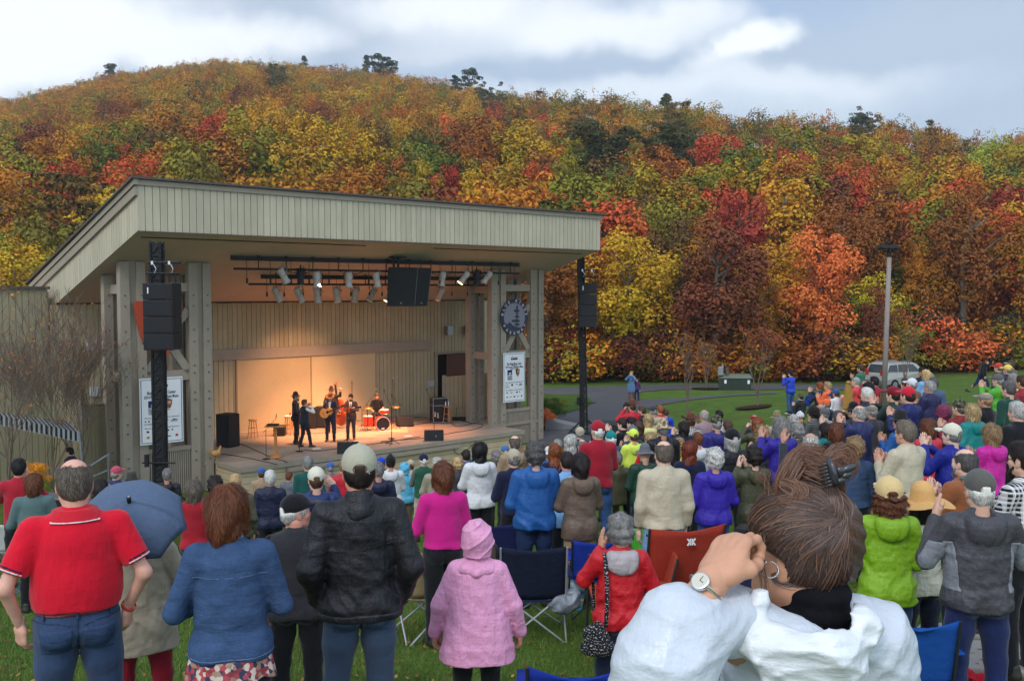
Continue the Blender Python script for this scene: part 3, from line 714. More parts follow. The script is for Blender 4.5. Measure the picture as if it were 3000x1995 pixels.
# ------------------------------------------------------------------ lighting rig
rig = empty('lighting_rig', (0,0,0), 'black double row of lighting pipes hung under the stage soffit', 'lighting rig')
sA0, sA1 = s_at(679,2), s_at(1521,2); sB0, sB1 = s_at(766,4), s_at(1470,4)
ZA, ZB = 1.02,.44
mb = MB(); mb.box((0,0,0),(1,1,1), lambda a, b, c: S(sA0 + a * (sA1 - sA0),1.97 + b * .06, ZA + c * .16)); mb.tube([S(sA0 + .1,2, ZA - .28), S(sA1,2, ZA - .28)],.04,8); mb.build('front_pipe', M_black, rig)
mb = MB(); mb.box((0,0,0),(1,1,1), lambda a, b, c: S(sB0 + a * (sB1 - sB0),3.97 + b * .06, ZB + c * .16)); mb.tube([S(s_at(730,4),4, ZB - .2), S(sB1 + .4,4, ZB - .2)],.04,8); mb.build('rear_pipe', M_black, rig)
mb = MB()
for i in range(12):
 s_ = sA0 + 1.0 + i * (sA1 - sA0 - 1.5) / 11
 mb = MB(); mb.tube([S(s_, 2, zb(2) + .02), S(s_, 2, ZA + .1)],.03,6); mb.tube([S(s_, 2, zb(2)), S(s_, 2, zb(2) - .1)],.08,8); mb.tube([S(s_, 2, ZA), S(s_, 2, ZA - .28)],.02,5); mb.build('hanger', M_black, rig); mb = MB()
 s2 = sB0 + .6 + i * (sB1 - sB0 - 1.0) / 11
 mb.tube([S(s2,4, zb(4) + .02), S(s2,4, ZB + .1)],.03,6); mb.tube([S(s2,4, ZB), S(s2,4, ZB - .2)],.02,5); mb.build('hanger', M_black, rig)
mb = MB()
for i in range(16):
 s_ = sA0 + .6 + i * (sA1 - sA0 - .9) / 15 + rnd.uniform(-.1,.1); mb.tube([S(s_, 2, ZA), S(s_, 2, ZA - .65)],.01,4); mb.tube([S(s_, 2, ZA - .6), S(s_, 2, ZA - .78)],.035,6)
 s_ = sB0 + .3 + i * (sB1 - sB0 - .9) / 15 + rnd.uniform(-.1,.1); mb.tube([S(s_, 4, ZB), S(s_, 4, ZB - .55)],.01,4); mb.tube([S(s_, 4, ZB - .5), S(s_, 4, ZB - .66)],.035,6)
for i in range(5):
 s_ = sA0 + 2 + i * 2.1; pts = [S(s_ + t * 1.2,2.02, ZA - .28 - .14 * math.sin(t * math.pi)) for t in np.linspace(0,1,8)]; mb.tube(pts, .012,4)
mb.build('cable_tail', M_black, rig)
M_lampb = mat('lamp_body_grey', L(176,168,160),.5,.4, noise=(10,.2)); M_yoke = mat('yoke_steel', (.25,.22,.2),.5,.4)
def lens_mat(c, st):
 return mat('lens_%d_%d' % (int(c[0] * 99), int(c[2] * 99)), c, .3,.5, emis=(c, st))
def lamp(px, py, v, tilt, az, dark, lens, label):
 s_ = s_at(px, v); Y = S(s_, v, 0).y; z = at(px, py, Y).z; c = S(s_, v, z)
 rt = empty('stage_light', c, label, 'stage light', 'stage lights hung from the rig')
 d = Matrix.Rotation(az, 3, 'Z') @ Matrix.Rotation(tilt, 3, 'X')
 M4 = d.to_4x4()
 m_ = M_black if dark else M_lampb
 mb = MB(); mb.lathe([(.07,.26),(.12,.24),(.135,.1),(.12,-.02),(.115,-.2),(.15,-.26),(.15,-.3)],14, M4); mb.build('housing', m_, rt, smooth=True)
 mb = MB(); mb.lathe([(.13,-.305),(.13,-.31)],14, M4); mb.build('lens', lens_mat(*lens), rt)
 mb = MB();
 for sx_ in (-1,1): mb.tube([M4 @ Vector((sx_ * .15,0,0)), Vector((sx_ * .16,0,.28))],.014,5)
 mb.tube([(-.16,0,.28),(.16,0,.28)],.014,5); mb.tube([(0,0,.28),(0,0,.40)],.03,6); mb.build('yoke', M_yoke if not dark else M_black, rt)
 mb = MB(); mb.tube([M4 @ Vector((.1,-.05,.25)),(.2,.02,.1),(.1,0,.35)],.012,4); mb.build('cable', M_black, rt)
off = ((.30,.27,.24),.15); warm = ((1.0,.75,.35),3.0); redl = ((1.0,.22,.05),4.0); amb = ((.9,.4,.2),.5)
sd_w = {1: 'front row', 2: 'lower rear row'}
front = [(831,806, R(28), R(-50),0, off, 'steeply tilted pale stage light first of the front row'),(882,810,0,0,1, off, 'black stage light between first two pale ones of front row'),
 (930,818,0,0,0, off, 'upright pale stage light, second pale one of front row'),(1023,818, R(6), R(20),0, off, 'upright pale stage light in middle of front row'),(1104,818, R(8), R(-60),0, off, 'upright pale stage light just before the hanging speaker cluster'),
 (1296,815, R(12), R(60),0, off, 'pale stage light half hidden behind right edge of speaker cluster'),(1361,812, R(38), R(110),0, warm, 'tilted pale stage light just right of the speaker cluster'),(1397,812, R(10),0,1, off, 'black stage light between two pale ones near right tower'),(1428,812, R(38), R(110),0, off, 'tilted pale stage light closest to the right tower')]
rear = [(813,862, R(26), R(-60),0, off, 'rear row pale light tilted outward, first of its row'),(877,863, R(26), R(-60),0, amb, 'rear row light with red gel, second of its row'),(930,864, R(10), R(-30),0, off, 'rear row light pointing nearly straight down, third of its row'),
 (987,862, R(12), R(-30),0,((.9,.6,.25),.8), 'rear row light with amber gel, fourth of its row'),(1041,862, R(14), R(40),0, amb, 'rear row light beside the coiled cable, fifth of its row'),(1091,862, R(30), R(120),0, off, 'rear row light tilted toward the band, sixth of its row'),
 (1143,864, R(30), R(120),0, warm, 'rear row lit light at left edge of speaker cluster'),(1290,860, R(30), R(60),0, redl, 'rear row glowing red light at right edge of speaker cluster')]
for q in front: lamp(q[0], q[1],2, *q[2:])
for q in rear: lamp(q[0], q[1],4, *q[2:])
# hanging speaker cluster
sc0, sc1 = s_at(1152,1.5), s_at(1290,1.5); Yc = S((sc0 + sc1) / 2,1.5,0).y; zc1, zc0 = at(1220,785, Yc).z, at(1220,897, Yc).z
cl = empty('speaker_cluster', (0,0,0), 'black hanging three cabinet speaker cluster at centre of stage opening', 'speaker cluster')
mid = (sc0 + sc1) / 2; hw = (sc1 - sc0) / 2
edges = [(-hw, .55),(-hw * .12,.0),(hw * .55,.12),(hw, .75)]
for i in range(3):
 (a, va),(b, vb) = edges[i], edges[i + 1]; g_ = .01
 mb = MB()
 lo = .93
 mb.hexa([S(mid + a * lo + g_, 1.5 + va, zc0), S(mid + b * lo - g_, 1.5 + vb, zc0), S(mid + b * lo * .6,2.4, zc0), S(mid + a * lo * .6,2.4, zc0), S(mid + a + g_, 1.5 + va - .22, zc1), S(mid + b - g_, 1.5 + vb - .22, zc1), S(mid + b * .6,2.4, zc1 + .04), S(mid + a * .6,2.4, zc1 + .04)])
 mb.build('speaker_cabinet', M_black, cl, bevel=.015)
mb = MB(); e0, e1 = edges[1], edges[2]
for (a, va) in (e0, e1): mb.tube([S(mid + a * .93,1.49 + va, zc0 + .02), S(mid + a, 1.49 + va - .22, zc1 - .02)],.008,4)
for i in range(3):
 a = (edges[i][0] + edges[i + 1][0]) / 2 * .93; va = (edges[i][1] + edges[i + 1][1]) / 2; mb.tube([S(mid + a, 1.5 + va, zc0 + .12), S(mid + a, 1.46 + va, zc0 + .12)],.03,6)
mb.build('grille_trim', M_metal, cl)
mb = MB(); sp0 = s_at(1148,2)
for ds in (-.1,.1): mb.tube([S(sp0 + ds, 1.7, zb(1.7)), S(sp0 + ds, 1.7, zc1 + .0)],.045,8)
mb.tube([S(mid - .2,1.9, zb(1.9)), S(mid - .2,1.9, zc1)],.01,4); mb.tube([S(mid + .45,1.9, zb(1.9)), S(mid + .45,1.9, zc1)],.01,4)
mb.box((0,0,0),(1,1,1), lambda a, b, c: S(sp0 - .3 + a * .6,1.4 + b * .5, zb(1.6) - .07 + c * .05))
mb.build('hanging_bracket', M_black, cl)
# real stage lamps: warm spots from the rear row onto the band and the back wall
def spot(s_, v, z, ts, tv, tz, e, size, c, name='stage_spot'):
 l = bpy.data.lights.new(name, 'SPOT'); l.energy = e * 5; l.spot_size = size; l.spot_blend = .9; l.shadow_soft_size = .12; l.color = c
 o = bpy.data.objects.new(name, l); col.objects.link(o); o.location = S(s_, v, z); o.rotation_euler = (S(s_, v, z) - S(ts, tv, tz)).to_track_quat('Z', 'Y').to_euler()
spot(s_at(877,4),4,-.62,9.3,5.2, DECK + .3,420, R(74),(1,.42,.19))
spot(s_at(987,4),4,-.62,9.4,7.9, DECK + .6,150, R(80),(1,.48,.22))
spot(s_at(1143,4),4,-.62,10.5,5.5, DECK, 400, R(74),(1,.44,.22))
spot(s_at(1290,4),4,-.62,12,3.5, DECK, 340, R(72),(1,.38,.18))
spot(s_at(930,2),1.9,.25,9.3,5.0, DECK + .6,330, R(44),(1,.66,.42))
spot(s_at(1361,2),1.9,.2,10.2,6.0, DECK + 1,300, R(50),(1,.62,.38))
# ================================================================== TREES
def leaf_extra(t, nd, c, nz, tcn): return c
def leaf_var(t, nd, c, nz, tcn):
 n = nz(1.6,(1,1,1),3); mr = nd('ShaderNodeMapRange'); mr.inputs[1].default_value = .42; mr.inputs[2].default_value = .68; link(t, n, mr.inputs[0])
 v = nd('ShaderNodeVectorMath', operation='MULTIPLY'); link(t, c, v.inputs[0]); v.inputs[1].default_value = (.88,1.2,.9)
 mx = nd('ShaderNodeMix', data_type='RGBA'); link(t, mr.outputs[0], mx.inputs[0]); link(t, c, mx.inputs[6]); link(t, v.outputs[0], mx.inputs[7]); return mx.outputs[2]
M_leaf = mat('foliage', objcol=True, rough=.85, spec=.15, island=.18, extra=leaf_var)
M_forest = mat('forest_foliage', attr='Col', rough=.85, spec=.15)
M_bark = mat('bark', L(110,100,88),.9,.1, noise=(12,.3,(1,1,.2)), bump=(30,.5,.03))
def crown_mesh(seed, rx, rz, nl, leaf, lobes=16, kind='round'):
 g = np.random.default_rng(seed); C = [];
 for i in range(lobes):
  while True:
   p = g.uniform(-1,1,3)
   if (p ** 2).sum() < 1: break
  if kind == 'conifer':
   h = g.uniform(-1,1); r = (1 - (h + 1) / 2) * .9 + .06; a = g.uniform(0,6.28); c = np.array([r * math.cos(a) * .7, r * math.sin(a) * .7, h]); rad = .18 + .22 * r
  elif kind == 'pine':
   h = g.uniform(-.6,1); a = g.uniform(0,6.28); r = g.uniform(.1,.75); c = np.array([r * math.cos(a), r * math.sin(a), h]); rad = g.uniform(.22,.36)
  else:
   p = p / max(np.linalg.norm(p),.3) * g.uniform(.3,.88); c = p; c[2] = c[2] * .88 + .03; rad = g.uniform(.17,.40)
  C.append((c, rad))
 per = nl // lobes + 1; P = []; N = []
 for c, rad in C:
  d = g.normal(size=(per, 3)); d /= np.linalg.norm(d, axis=1)[:, None]; d[:, 2] = np.where((d[:, 2] < 0) & (g.random(per) < .65),-d[:, 2], d[:, 2])
  flat = .35 if kind in ('conifer', 'pine') else .85
  q = c + d * rad * g.uniform(.75,1.08,(per, 1)) * np.array([1,1, flat]); P.append(q); N.append(d)
 P = np.concatenate(P); N = np.concatenate(N); n = len(P)
 P = P * np.array([rx, rx, rz])
 N = N + g.normal(size=(n, 3)) * .34 + np.array([0,0,.45]); N /= np.linalg.norm(N, axis=1)[:, None]
 t = np.cross(N, g.normal(size=(n, 3))); t /= np.linalg.norm(t, axis=1)[:, None] + 1e-9; b = np.cross(N, t)
 s = leaf * g.uniform(.6,1.25,(n, 1))
 V = np.stack([P - t * s, P - b * s * .55, P + t * s, P + b * s * .7],1)
 return V.reshape(-1,3), np.arange(n * 4).reshape(n, 4)
PAL = {'orange': [L(176,106,26), L(168,96,30), L(150,88,32), L(184,120,34)], 'gold': [L(176,128,30), L(164,116,32), L(150,118,34)], 'olive': [L(112,104,34), L(98,98,36), L(126,112,36)],
  'green': [L(70,84,36), L(84,94,40), L(58,74,40)], 'dark': [L(42,50,34), L(50,56,40)], 'rust': [L(138,70,30), L(150,76,34), L(124,62,34)], 'red': [L(186,66,46), L(170,50,44)], 'crimson': [L(150,28,40), L(140,34,46)],
  'maroon': [L(96,40,40), L(110,48,44)], 'yellow': [L(196,160,36), L(180,150,40)], 'lime': [L(140,148,44)], 'coral': [L(206,92,56), L(196,84,54)], 'brown': [L(110,76,44), L(96,66,42)]}
PAL = {k: [tuple((c[i] * .93 + (.40 * c[0] + .60 * c[1]) * .07 * (.3 if i == 2 else 1)) * (1.22,1.25,.98)[i] for i in range(3)) for c in v] for k, v in PAL.items()}
CW = {'orange': 'orange', 'gold': 'golden', 'olive': 'olive green', 'green': 'green', 'dark': 'dark evergreen', 'rust': 'rust brown', 'red': 'bright red', 'crimson': 'crimson', 'maroon': 'deep maroon', 'yellow': 'yellow', 'lime': 'lime green', 'coral': 'coral red', 'brown': 'dull brown'}
# remarkable crowns seen in the photograph: (px, py, radius_px, colour)
HALL = [(140,420,55,'maroon'),(195,410,30,'red'),(50,460,50,'green'),(590,390,26,'maroon'),(930,335,42,'maroon'),(920,352,25,'crimson'),(375,325,30,'rust'),(600,392,22,'red'),(330,318,36,'maroon'),(440,372,26,'green'),(810,238,36,'dark'),(575,268,18,'dark'),
 (700,285,30,'maroon'),(1170,445,28,'maroon'),(1270,430,70,'green'),(1340,570,55,'crimson'),(1290,590,40,'maroon'),(1640,415,36,'red'),(1580,345,22,'red'),(1450,332,22,'crimson'),(1440,285,40,'dark'),(1520,370,30,'dark'),(1330,370,22,'coral'),
 (2080,480,50,'red'),(2100,510,36,'coral'),(2180,510,46,'green'),(1780,480,60,'dark'),(1700,400,40,'dark'),(1960,440,50,'dark'),(1960,350,34,'dark'),(2000,400,40,'dark'),(2540,370,50,'dark'),(2620,430,22,'red'),(2240,400,22,'crimson'),
 (2330,390,24,'red'),(2700,480,40,'maroon'),(2900,460,60,'lime'),(2440,605,36,'maroon'),(2200,630,70,'red'),(2230,690,46,'rust'),(1800,670,46,'red'),(1830,700,30,'crimson'),(2140,720,52,'crimson'),(2180,760,56,'crimson'),(2190,860,40,'crimson'),(2130,800,40,'maroon'),
 (2020,800,60,'olive'),(1960,790,50,'brown'),(2300,700,60,'gold'),(2380,780,60,'coral'),(2400,690,28,'red'),(2400,850,60,'coral'),(2340,740,40,'orange'),(2480,720,60,'rust'),(2560,820,60,'yellow'),(2540,880,40,'yellow'),(2500,980,40,'maroon'),(2660,680,80,'coral'),(2640,730,50,'orange'),
 (2850,700,80,'rust'),(2830,650,60,'red'),(2950,650,36,'crimson'),(2870,800,90,'orange'),(2780,860,80,'gold'),(2700,780,60,'orange'),(2930,900,70,'gold'),(1620,870,60,'rust'),(1640,960,60,'orange'),(1700,900,50,'rust'),(1850,860,60,'gold'),(1860,960,60,'olive'),(1900,1050,50,'green'),
 (1700,1050,70,'rust'),(2000,1030,80,'rust'),(2150,1020,70,'rust'),(2230,1050,60,'coral'),(2300,960,60,'brown'),(2380,940,50,'green'),(2100,950,50,'brown'),(2350,1060,50,'rust'),(1580,800,60,'gold'),(1560,1000,50,'gold'),(1680,560,50,'olive'),(1760,620,60,'gold'),
 (120,650,60,'olive'),(210,640,50,'dark'),(230,720,70,'coral'),(170,760,60,'coral'),(300,590,40,'yellow'),(60,740,60,'gold'),(30,780,60,'lime'),(260,660,50,'red'),(560,470,60,'olive'),(1030,400,60,'gold')]
def tree_color(px, py, near, g):
 for (hx, hy, hr, c) in HALL:
  if (px - hx) ** 2 + (py - hy) ** 2 < (hr * .95) ** 2: return c
 if near: names = ['orange', 'gold', 'olive', 'rust', 'brown', 'green', 'red', 'maroon']; p = [.26,.26,.2,.12,.04,.06,.05,.01]
 elif px < 1500: names = ['orange', 'gold', 'olive', 'rust', 'green', 'yellow', 'maroon']; p = [.36,.24,.2,.1,.06,.03,.01]
 else: names = ['orange', 'gold', 'olive', 'rust', 'green', 'dark', 'red', 'brown']; p = [.20,.24,.24,.12,.1,.04,.02,.04]
 return names[g.choice(len(names), p=p)]
tg = np.random.default_rng(11)
SITES = []
Yr = 69.0
while Yr < 470:
 sp = 5.0 if Yr < 110 else 4.9 + Yr * .001
 half = Yr * .60
 for x in np.arange(-half, half + 1, sp * 1.08):
  X = x + tg.uniform(-.45,.45) * sp; Y = Yr + tg.uniform(-.5,.5) * sp
  azp = CX + F * X / Y
  if azp < -150 or azp > 3150: continue
  D, zr = ridge(azp)
  if Y > D + 12: continue
  if Y < 72 and azp > 2640: continue
  SITES.append((X, Y, azp))
 Yr += sp * .92
SX = np.array([s[0] for s in SITES]); SY = np.array([s[1] for s in SITES]); SZ = ground(SX, SY)
print('tree sites', len(SITES))
order = np.argsort(SY)
vis = [i for i in order if not (90 < SITES[i][2] < 1560 and SY[i] < 105)]
NEAR = vis[:292]; nearset = set(NEAR)
cm = {}
def shared_crown(kind, lod, seed):
 k = (kind, lod, seed)
 if k not in cm:
  nl, lf = {0: (9000,.10),1: (4200,.15),2: (520,.42)}[lod]
  if kind in ('conifer', 'pine'): nl = int(nl * 1.0)
  V, Fc = crown_mesh(100 + seed, 1,1.45, nl, lf / 2.6,34 if lod < 2 else 16, kind)
  if kind == 'round':
   V = V.reshape(-1,4,3);
   V = V.reshape(-1,3)
  cm[k] = mesh_np('crown', V, Fc); cm[k].materials.append(M_leaf)
 return cm[k]
trunk_me = []
for k in range(4):
 g = random.Random(k); mb = MB(); pts = [(0,0,-.05),(g.uniform(-.01,.01),.01,.3),(g.uniform(-.03,.03), g.uniform(-.03,.03),.62),(g.uniform(-.05,.05),.02,.88)]
 mb.tube(pts, [.022,.017,.011,.004],7)
 for j in range(9):
  h = g.uniform(.32,.8); a = g.uniform(0,6.28); l = g.uniform(.15,.32) * (1.1 - h * .6); b = (0,0, h)
  mb.tube([b, (l * .5 * math.cos(a), l * .5 * math.sin(a), h + l * .45),(l * math.cos(a), l * math.sin(a), h + l * .9)], [.009,.006,.002],5)
 me = bpy.data.meshes.new('trunk'); me.from_pydata([tuple(v) for v in mb.V], [], mb.F); me.materials.append(M_bark); trunk_me.append(me)
rank = {}
labn = {}
NT_ = 0
for i in NEAR:
 X, Y, azp = SX[i], SY[i], SITES[i][2]; z = SZ[i]
 g = tg; front = Y < 80
 h = g.uniform(9,13.5) if not front else g.uniform(7,12.5)
 if azp > 2600 and front: h = g.uniform(11,15)
 r = h * g.uniform(.22,.31)
 px, py = proj((X, Y, z + h * .62)); c = tree_color(px, py, True, g)
 kind = 'round'
 if c == 'dark' and g.random() < .6: kind = 'pine'
 base = z - .2
 rt = bpy.data.objects.new('pine_tree' if kind == 'pine' else 'autumn_tree', None); col.objects.link(rt); rt.location = (X, Y, base); rt.empty_display_size = .5; rt.rotation_euler = (0,0, g.uniform(0,6.28))
 lod = 0 if Y < 82 else 1
 cc = tuple(a * .92 + b * .08 for a, b in zip(PAL[c][g.integers(len(PAL[c]))], L(160,120,44)))
 co = link_obj('crown', shared_crown(kind, lod, int(g.integers(5))), None, rt, cc, loc=(0,0, h * .56), scale=(r * 1.1, r * 1.1, h * .44 / 1.45))
 to = link_obj('trunk', trunk_me[int(g.integers(4))], None, rt, scale=(h * 1.0, h * 1.0, h * .9))
 rt['category'] = 'tree'; rt['_c'] = c; rt['_p'] = (px, py, Y)
 rt['group'] = 'autumn trees on the wooded hillside'
# unique-enough labels for the hillside trees: colour + where it stands; look-alikes share one within the group
SPOTS = [(-200,330, 'behind the far left rear building'),(330,700, 'above the left end of the stage roof'),(700,1150, 'above the middle of the stage roof'),(1150,1560, 'above the right half of the stage roof'),(1560,1780, 'beside the right speaker mast'),
   (1780,1960, 'behind the woman and child on the road'),(1960,2180, 'behind the green transformer box'),(2180,2420, 'behind the man in blue jacket on the lawn'),(2420,2620, 'behind the light pole and parked car'),(2620,2820, 'beyond the parked car to its right'),(2820,3300, 'behind the walking woman in black')]
for o in list(col.objects):
 if o.get('_p') is not None:
  px, py, Y = o['_p']; w = next((s[2] for s in SPOTS if s[0] <= px < s[1]), 'on the hillside')
  row = 'at the wood edge' if Y < 76 else ('in the second row' if Y < 86 else 'higher up the slope')
  o['label'] = '%s tree %s %s' % (CW[o['_c']], row, w);
  if len(o['label'].split()) > 16: o['label'] = ' '.join(o['label'].split()[:16])
  del o['_p']; del o['_c']
# the wood behind: one mass
VV = []; CC = []; base_v = {}
for s_ in range(6):
 for kind in ('round', 'pine', 'conifer'):
  base_v[(kind, s_)] = crown_mesh(300 + s_, 1,1,980,.061,26, kind)[0].reshape(-1,4,3)
for i in range(len(SITES)):
 if i in nearset: continue
 X, Y = SX[i], SY[i]; z = SZ[i]; azp = SITES[i][2]; g = tg
 if Y < 66: continue
 h = g.uniform(7.5,12) if Y < 120 else g.uniform(6.5,10.5); r = (h if Y < 120 else 9.0) * g.uniform(.27,.46)
 px, py = proj((X, Y, z + h * .75)); c = tree_color(px, py, False, g)
 kind = 'round' if c not in ('dark',) else ('pine' if g.random() < .7 else 'conifer')
 b = base_v[(kind, int(g.integers(6)))]; a = g.uniform(0,6.28); ca, sa = math.cos(a), math.sin(a)
 b = b[g.random(len(b)) < (1. if Y < 110 else .62)]
 q = b * np.array([r, r, h * .42]); q = np.stack([q[..., 0] * ca - q[..., 1] * sa, q[..., 0] * sa + q[..., 1] * ca, q[..., 2]],-1) + np.array([X, Y, z + h * .60])
 VV.append(q); sm = .5 + .5 * math.sin(X * .031 + 2 * math.sin(Y * .02)) * math.sin(Y * .027 + X * .012); mixc = np.array(L(164,104,30)) * sm + np.array(L(128,106,32)) * (1 - sm); cc = (np.array(PAL[c][g.integers(len(PAL[c]))]) * .76 + mixc * .24) * g.uniform(.8,1.25)
 m = g.uniform(.86,1.14,(len(q),1)) * cc * g.normal(1,.03,(len(q),3)); CC.append(np.repeat(np.clip(m, 0,1)[:, None, :],4,1))
def bush_at(X, Y, h, r, c, g, n=.6):
 z = gz(X, Y); b = base_v[('round', int(g.integers(6)))]; b = b[g.random(len(b)) < n]
 q = b * np.array([r, r, h * .55]) + np.array([X, Y, z + h * .42]); VV.append(q); cc = np.array(PAL[c][g.integers(len(PAL[c]))]) * g.uniform(.75,1.15)
 m = g.uniform(.6,1.35,(len(q),1)) * cc; CC.append(np.repeat(np.clip(m, 0,1)[:, None, :],4,1))
for i in range(620):
 g = tg; Y = 66.5 + 46 * g.random() ** 1.7; a = g.uniform(-.02,.60); X = Y * a
 if Y < 70 and X / Y > .40: continue
 nm = ['rust', 'brown', 'olive', 'rust', 'orange', 'dark', 'maroon', 'gold', 'coral'][g.integers(9)]
 hh = g.uniform(1.6,4.6) * (1 if Y < 72 else 1.2); bush_at(X, Y, hh, hh * g.uniform(.5,.75), nm, g)
VV = np.concatenate(VV); CC = np.concatenate(CC); n = len(VV)
me = mesh_np('forest', VV.reshape(-1,3), np.arange(n * 4).reshape(n, 4))
ca_ = me.color_attributes.new('Col', 'FLOAT_COLOR', 'POINT'); ca_.data.foreach_set('color', np.concatenate([CC.reshape(-1,3), np.ones((n * 4,1))],1).astype(np.float32).ravel())
tag(link_obj('forest', me, M_forest), 'dense autumn woodland covering the whole hill up to the ridge', 'forest', kind='stuff')
print('forest quads', n)
# ridge-top evergreens standing above the skyline
for (px, py, hp, kind, lab) in ((325,190,62,'pine','small spruce alone on the skyline at left of the hill'),(891,165,58,'conifer','short broad evergreen on the skyline above stage roof corner'),(1073,165,60,'conifer','narrow spruce left of the big skyline pines'),(1112,162,80,'pine','tallest dark pine of the skyline clump'),(1143,180,66,'pine','spreading dark pine right of the tallest skyline pine'),
  (1335,225,50,'pine','thin skyline pine left of its denser neighbour'),(1378,205,70,'pine','dense dark skyline pine above the roof middle'),(1950,278,110,'conifer','rounded green evergreen on the right skyline'),(2010,300,60,'pine','flat topped pine leaning right on the skyline'),(2520,342,90,'pine','wide dark pine crown on the right skyline')):
 D, zr = ridge(px); Y = D - 4; top = at(px, py, Y); h = hp / F * Y * 1.9; z0 = top.z - h
 rt = empty('evergreen_tree', (top.x, Y, z0), lab, 'tree', 'evergreens on the skyline', rnd.uniform(0,6))
 rr = h * (.30 if kind == 'pine' else .24)
 link_obj('crown', shared_crown(kind, 1,3 + len(lab) % 2), None, rt, PAL['dark'][len(lab) % 2], loc=(0,0, h * .58), scale=(rr, rr, h * .3)); link_obj('trunk', trunk_me[len(lab) % 4], None, rt, scale=(h * .7, h * .7, h))
print('trees', time.time() - T0)
# ================================================================== FIGURES: distance-field modelling
class Sdf:
 def __init__(s, lo, hi, vox):
  s.vox = vox; s.lo = np.array(lo, float); n = np.ceil((np.array(hi) - s.lo) / vox).astype(int) + 1; s.n = n
  s.ax = [(s.lo[i] + np.arange(n[i]) * vox).astype(np.float32) for i in range(3)]
  s.d = np.full(tuple(n),.25, np.float32)
 def crop(s, lo, hi, m):
  sl = []
  for i in range(3):
   a = int(np.floor((lo[i] - m - s.lo[i]) / s.vox)); b = int(np.ceil((hi[i] + m - s.lo[i]) / s.vox)) + 1
   a = max(0, min(a, s.n[i])); b = max(a, min(b, s.n[i])); sl.append(slice(a, b))
  X = s.ax[0][sl[0]][:, None, None]; Y = s.ax[1][sl[1]][None, :, None]; Z = s.ax[2][sl[2]][None, None, :]
  return tuple(sl), X, Y, Z
 def put(s, sl, q, k, mode):
  o = s.d[sl]
  if o.size == 0: return
  if mode == 'sub':
   q = -q
   if k > 0:
    h = np.maximum(k - np.abs(o - q),0) / k; s.d[sl] = np.maximum(o, q) + h * h * k * .25
   else: s.d[sl] = np.maximum(o, q)
  else:
   if k > 0:
    h = np.maximum(k - np.abs(o - q),0) / k; s.d[sl] = np.minimum(o, q) - h * h * k * .25
   else: s.d[sl] = np.minimum(o, q)
 def cone(s, a, b, ra, rb, k=.03, sq=(1,1,1), mode='add'):
  r = max(ra, rb); lo = [min(a[i], b[i]) - r * sq[i] for i in range(3)]; hi = [max(a[i], b[i]) + r * sq[i] for i in range(3)]
  sl, X, Y, Z = s.crop(lo, hi, max(k, .02) + 2 * s.vox)
  ia = 1 / sq[0],1 / sq[1],1 / sq[2]
  ax, ay, az = a[0] * ia[0], a[1] * ia[1], a[2] * ia[2]; bx, by, bz = b[0] * ia[0] - ax, b[1] * ia[1] - ay, b[2] * ia[2] - az
  px, py, pz = X * ia[0] - ax, Y * ia[1] - ay, Z * ia[2] - az
  bb = bx * bx + by * by + bz * bz + 1e-9
  t = np.clip((px * bx + py * by + pz * bz) / bb, 0,1)
  q = np.sqrt((px - t * bx) ** 2 + (py - t * by) ** 2 + (pz - t * bz) ** 2) - (ra + (rb - ra) * t)
  s.put(sl, q * min(sq), k, mode)
 def ell(s, c, r, k=.03, mode='add'):
  lo = [c[i] - r[i] for i in range(3)]; hi = [c[i] + r[i] for i in range(3)]
  sl, X, Y, Z = s.crop(lo, hi, max(k, .02) + 2 * s.vox)
  x, y, z = (X - c[0]) / r[0],(Y - c[1]) / r[1],(Z - c[2]) / r[2]
  k0 = np.sqrt(x * x + y * y + z * z); k1 = np.sqrt((x / r[0]) ** 2 + (y / r[1]) ** 2 + (z / r[2]) ** 2) + 1e-9
  s.put(sl, k0 * (k0 - 1) / k1, k, mode)
 def chain(s, pts, rs, k=.03, **kw):
  for i in range(len(pts) - 1): s.cone(pts[i], pts[i + 1], rs[i], rs[i + 1], k, **kw)
 def plane(s, fn, k=0):
  """keep where fn(X,Y,Z) <= 0"""
  q = fn(s.ax[0][:, None, None], s.ax[1][None, :, None], s.ax[2][None, None, :]).astype(np.float32)
  if k > 0:
   h = np.maximum(k - np.abs(s.d - q),0) / k; s.d = np.maximum(s.d, q) + h * h * k * .25
  else: s.d = np.maximum(s.d, q)
 def warp(s, fn):
  s.d = s.d + fn(s.ax[0][:, None, None], s.ax[1][None, :, None], s.ax[2][None, None, :]).astype(np.float32)
 def poly(s):
  d = s.d; d[0] = .1; d[-1] = .1; d[:, 0] = .1; d[:, -1] = .1; d[:, :, 0] = .1; d[:, :, -1] = .1
  g = vdb.FloatGrid(.25); g.copyFromArray(np.ascontiguousarray(d)); P, T, Q = g.convertToPolygons(0.0,0.0)
  Q = Q[:, ::-1]
  if len(Q):
   # orientation test with signed volume
   a, b, c = P[Q[:, 0]], P[Q[:, 1]], P[Q[:, 2]]
   if (a * np.cross(b, c)).sum() + (P[Q[:, 0]] * np.cross(P[Q[:, 2]], P[Q[:, 3]])).sum() < 0: Q = Q[:, ::-1]
  return P * s.vox + s.lo, Q
 def mesh(s, name, m=None):
  P, Q = s.poly(); me = mesh_np(name, P, Q, True)
  if m: me.materials.append(m)
  return me
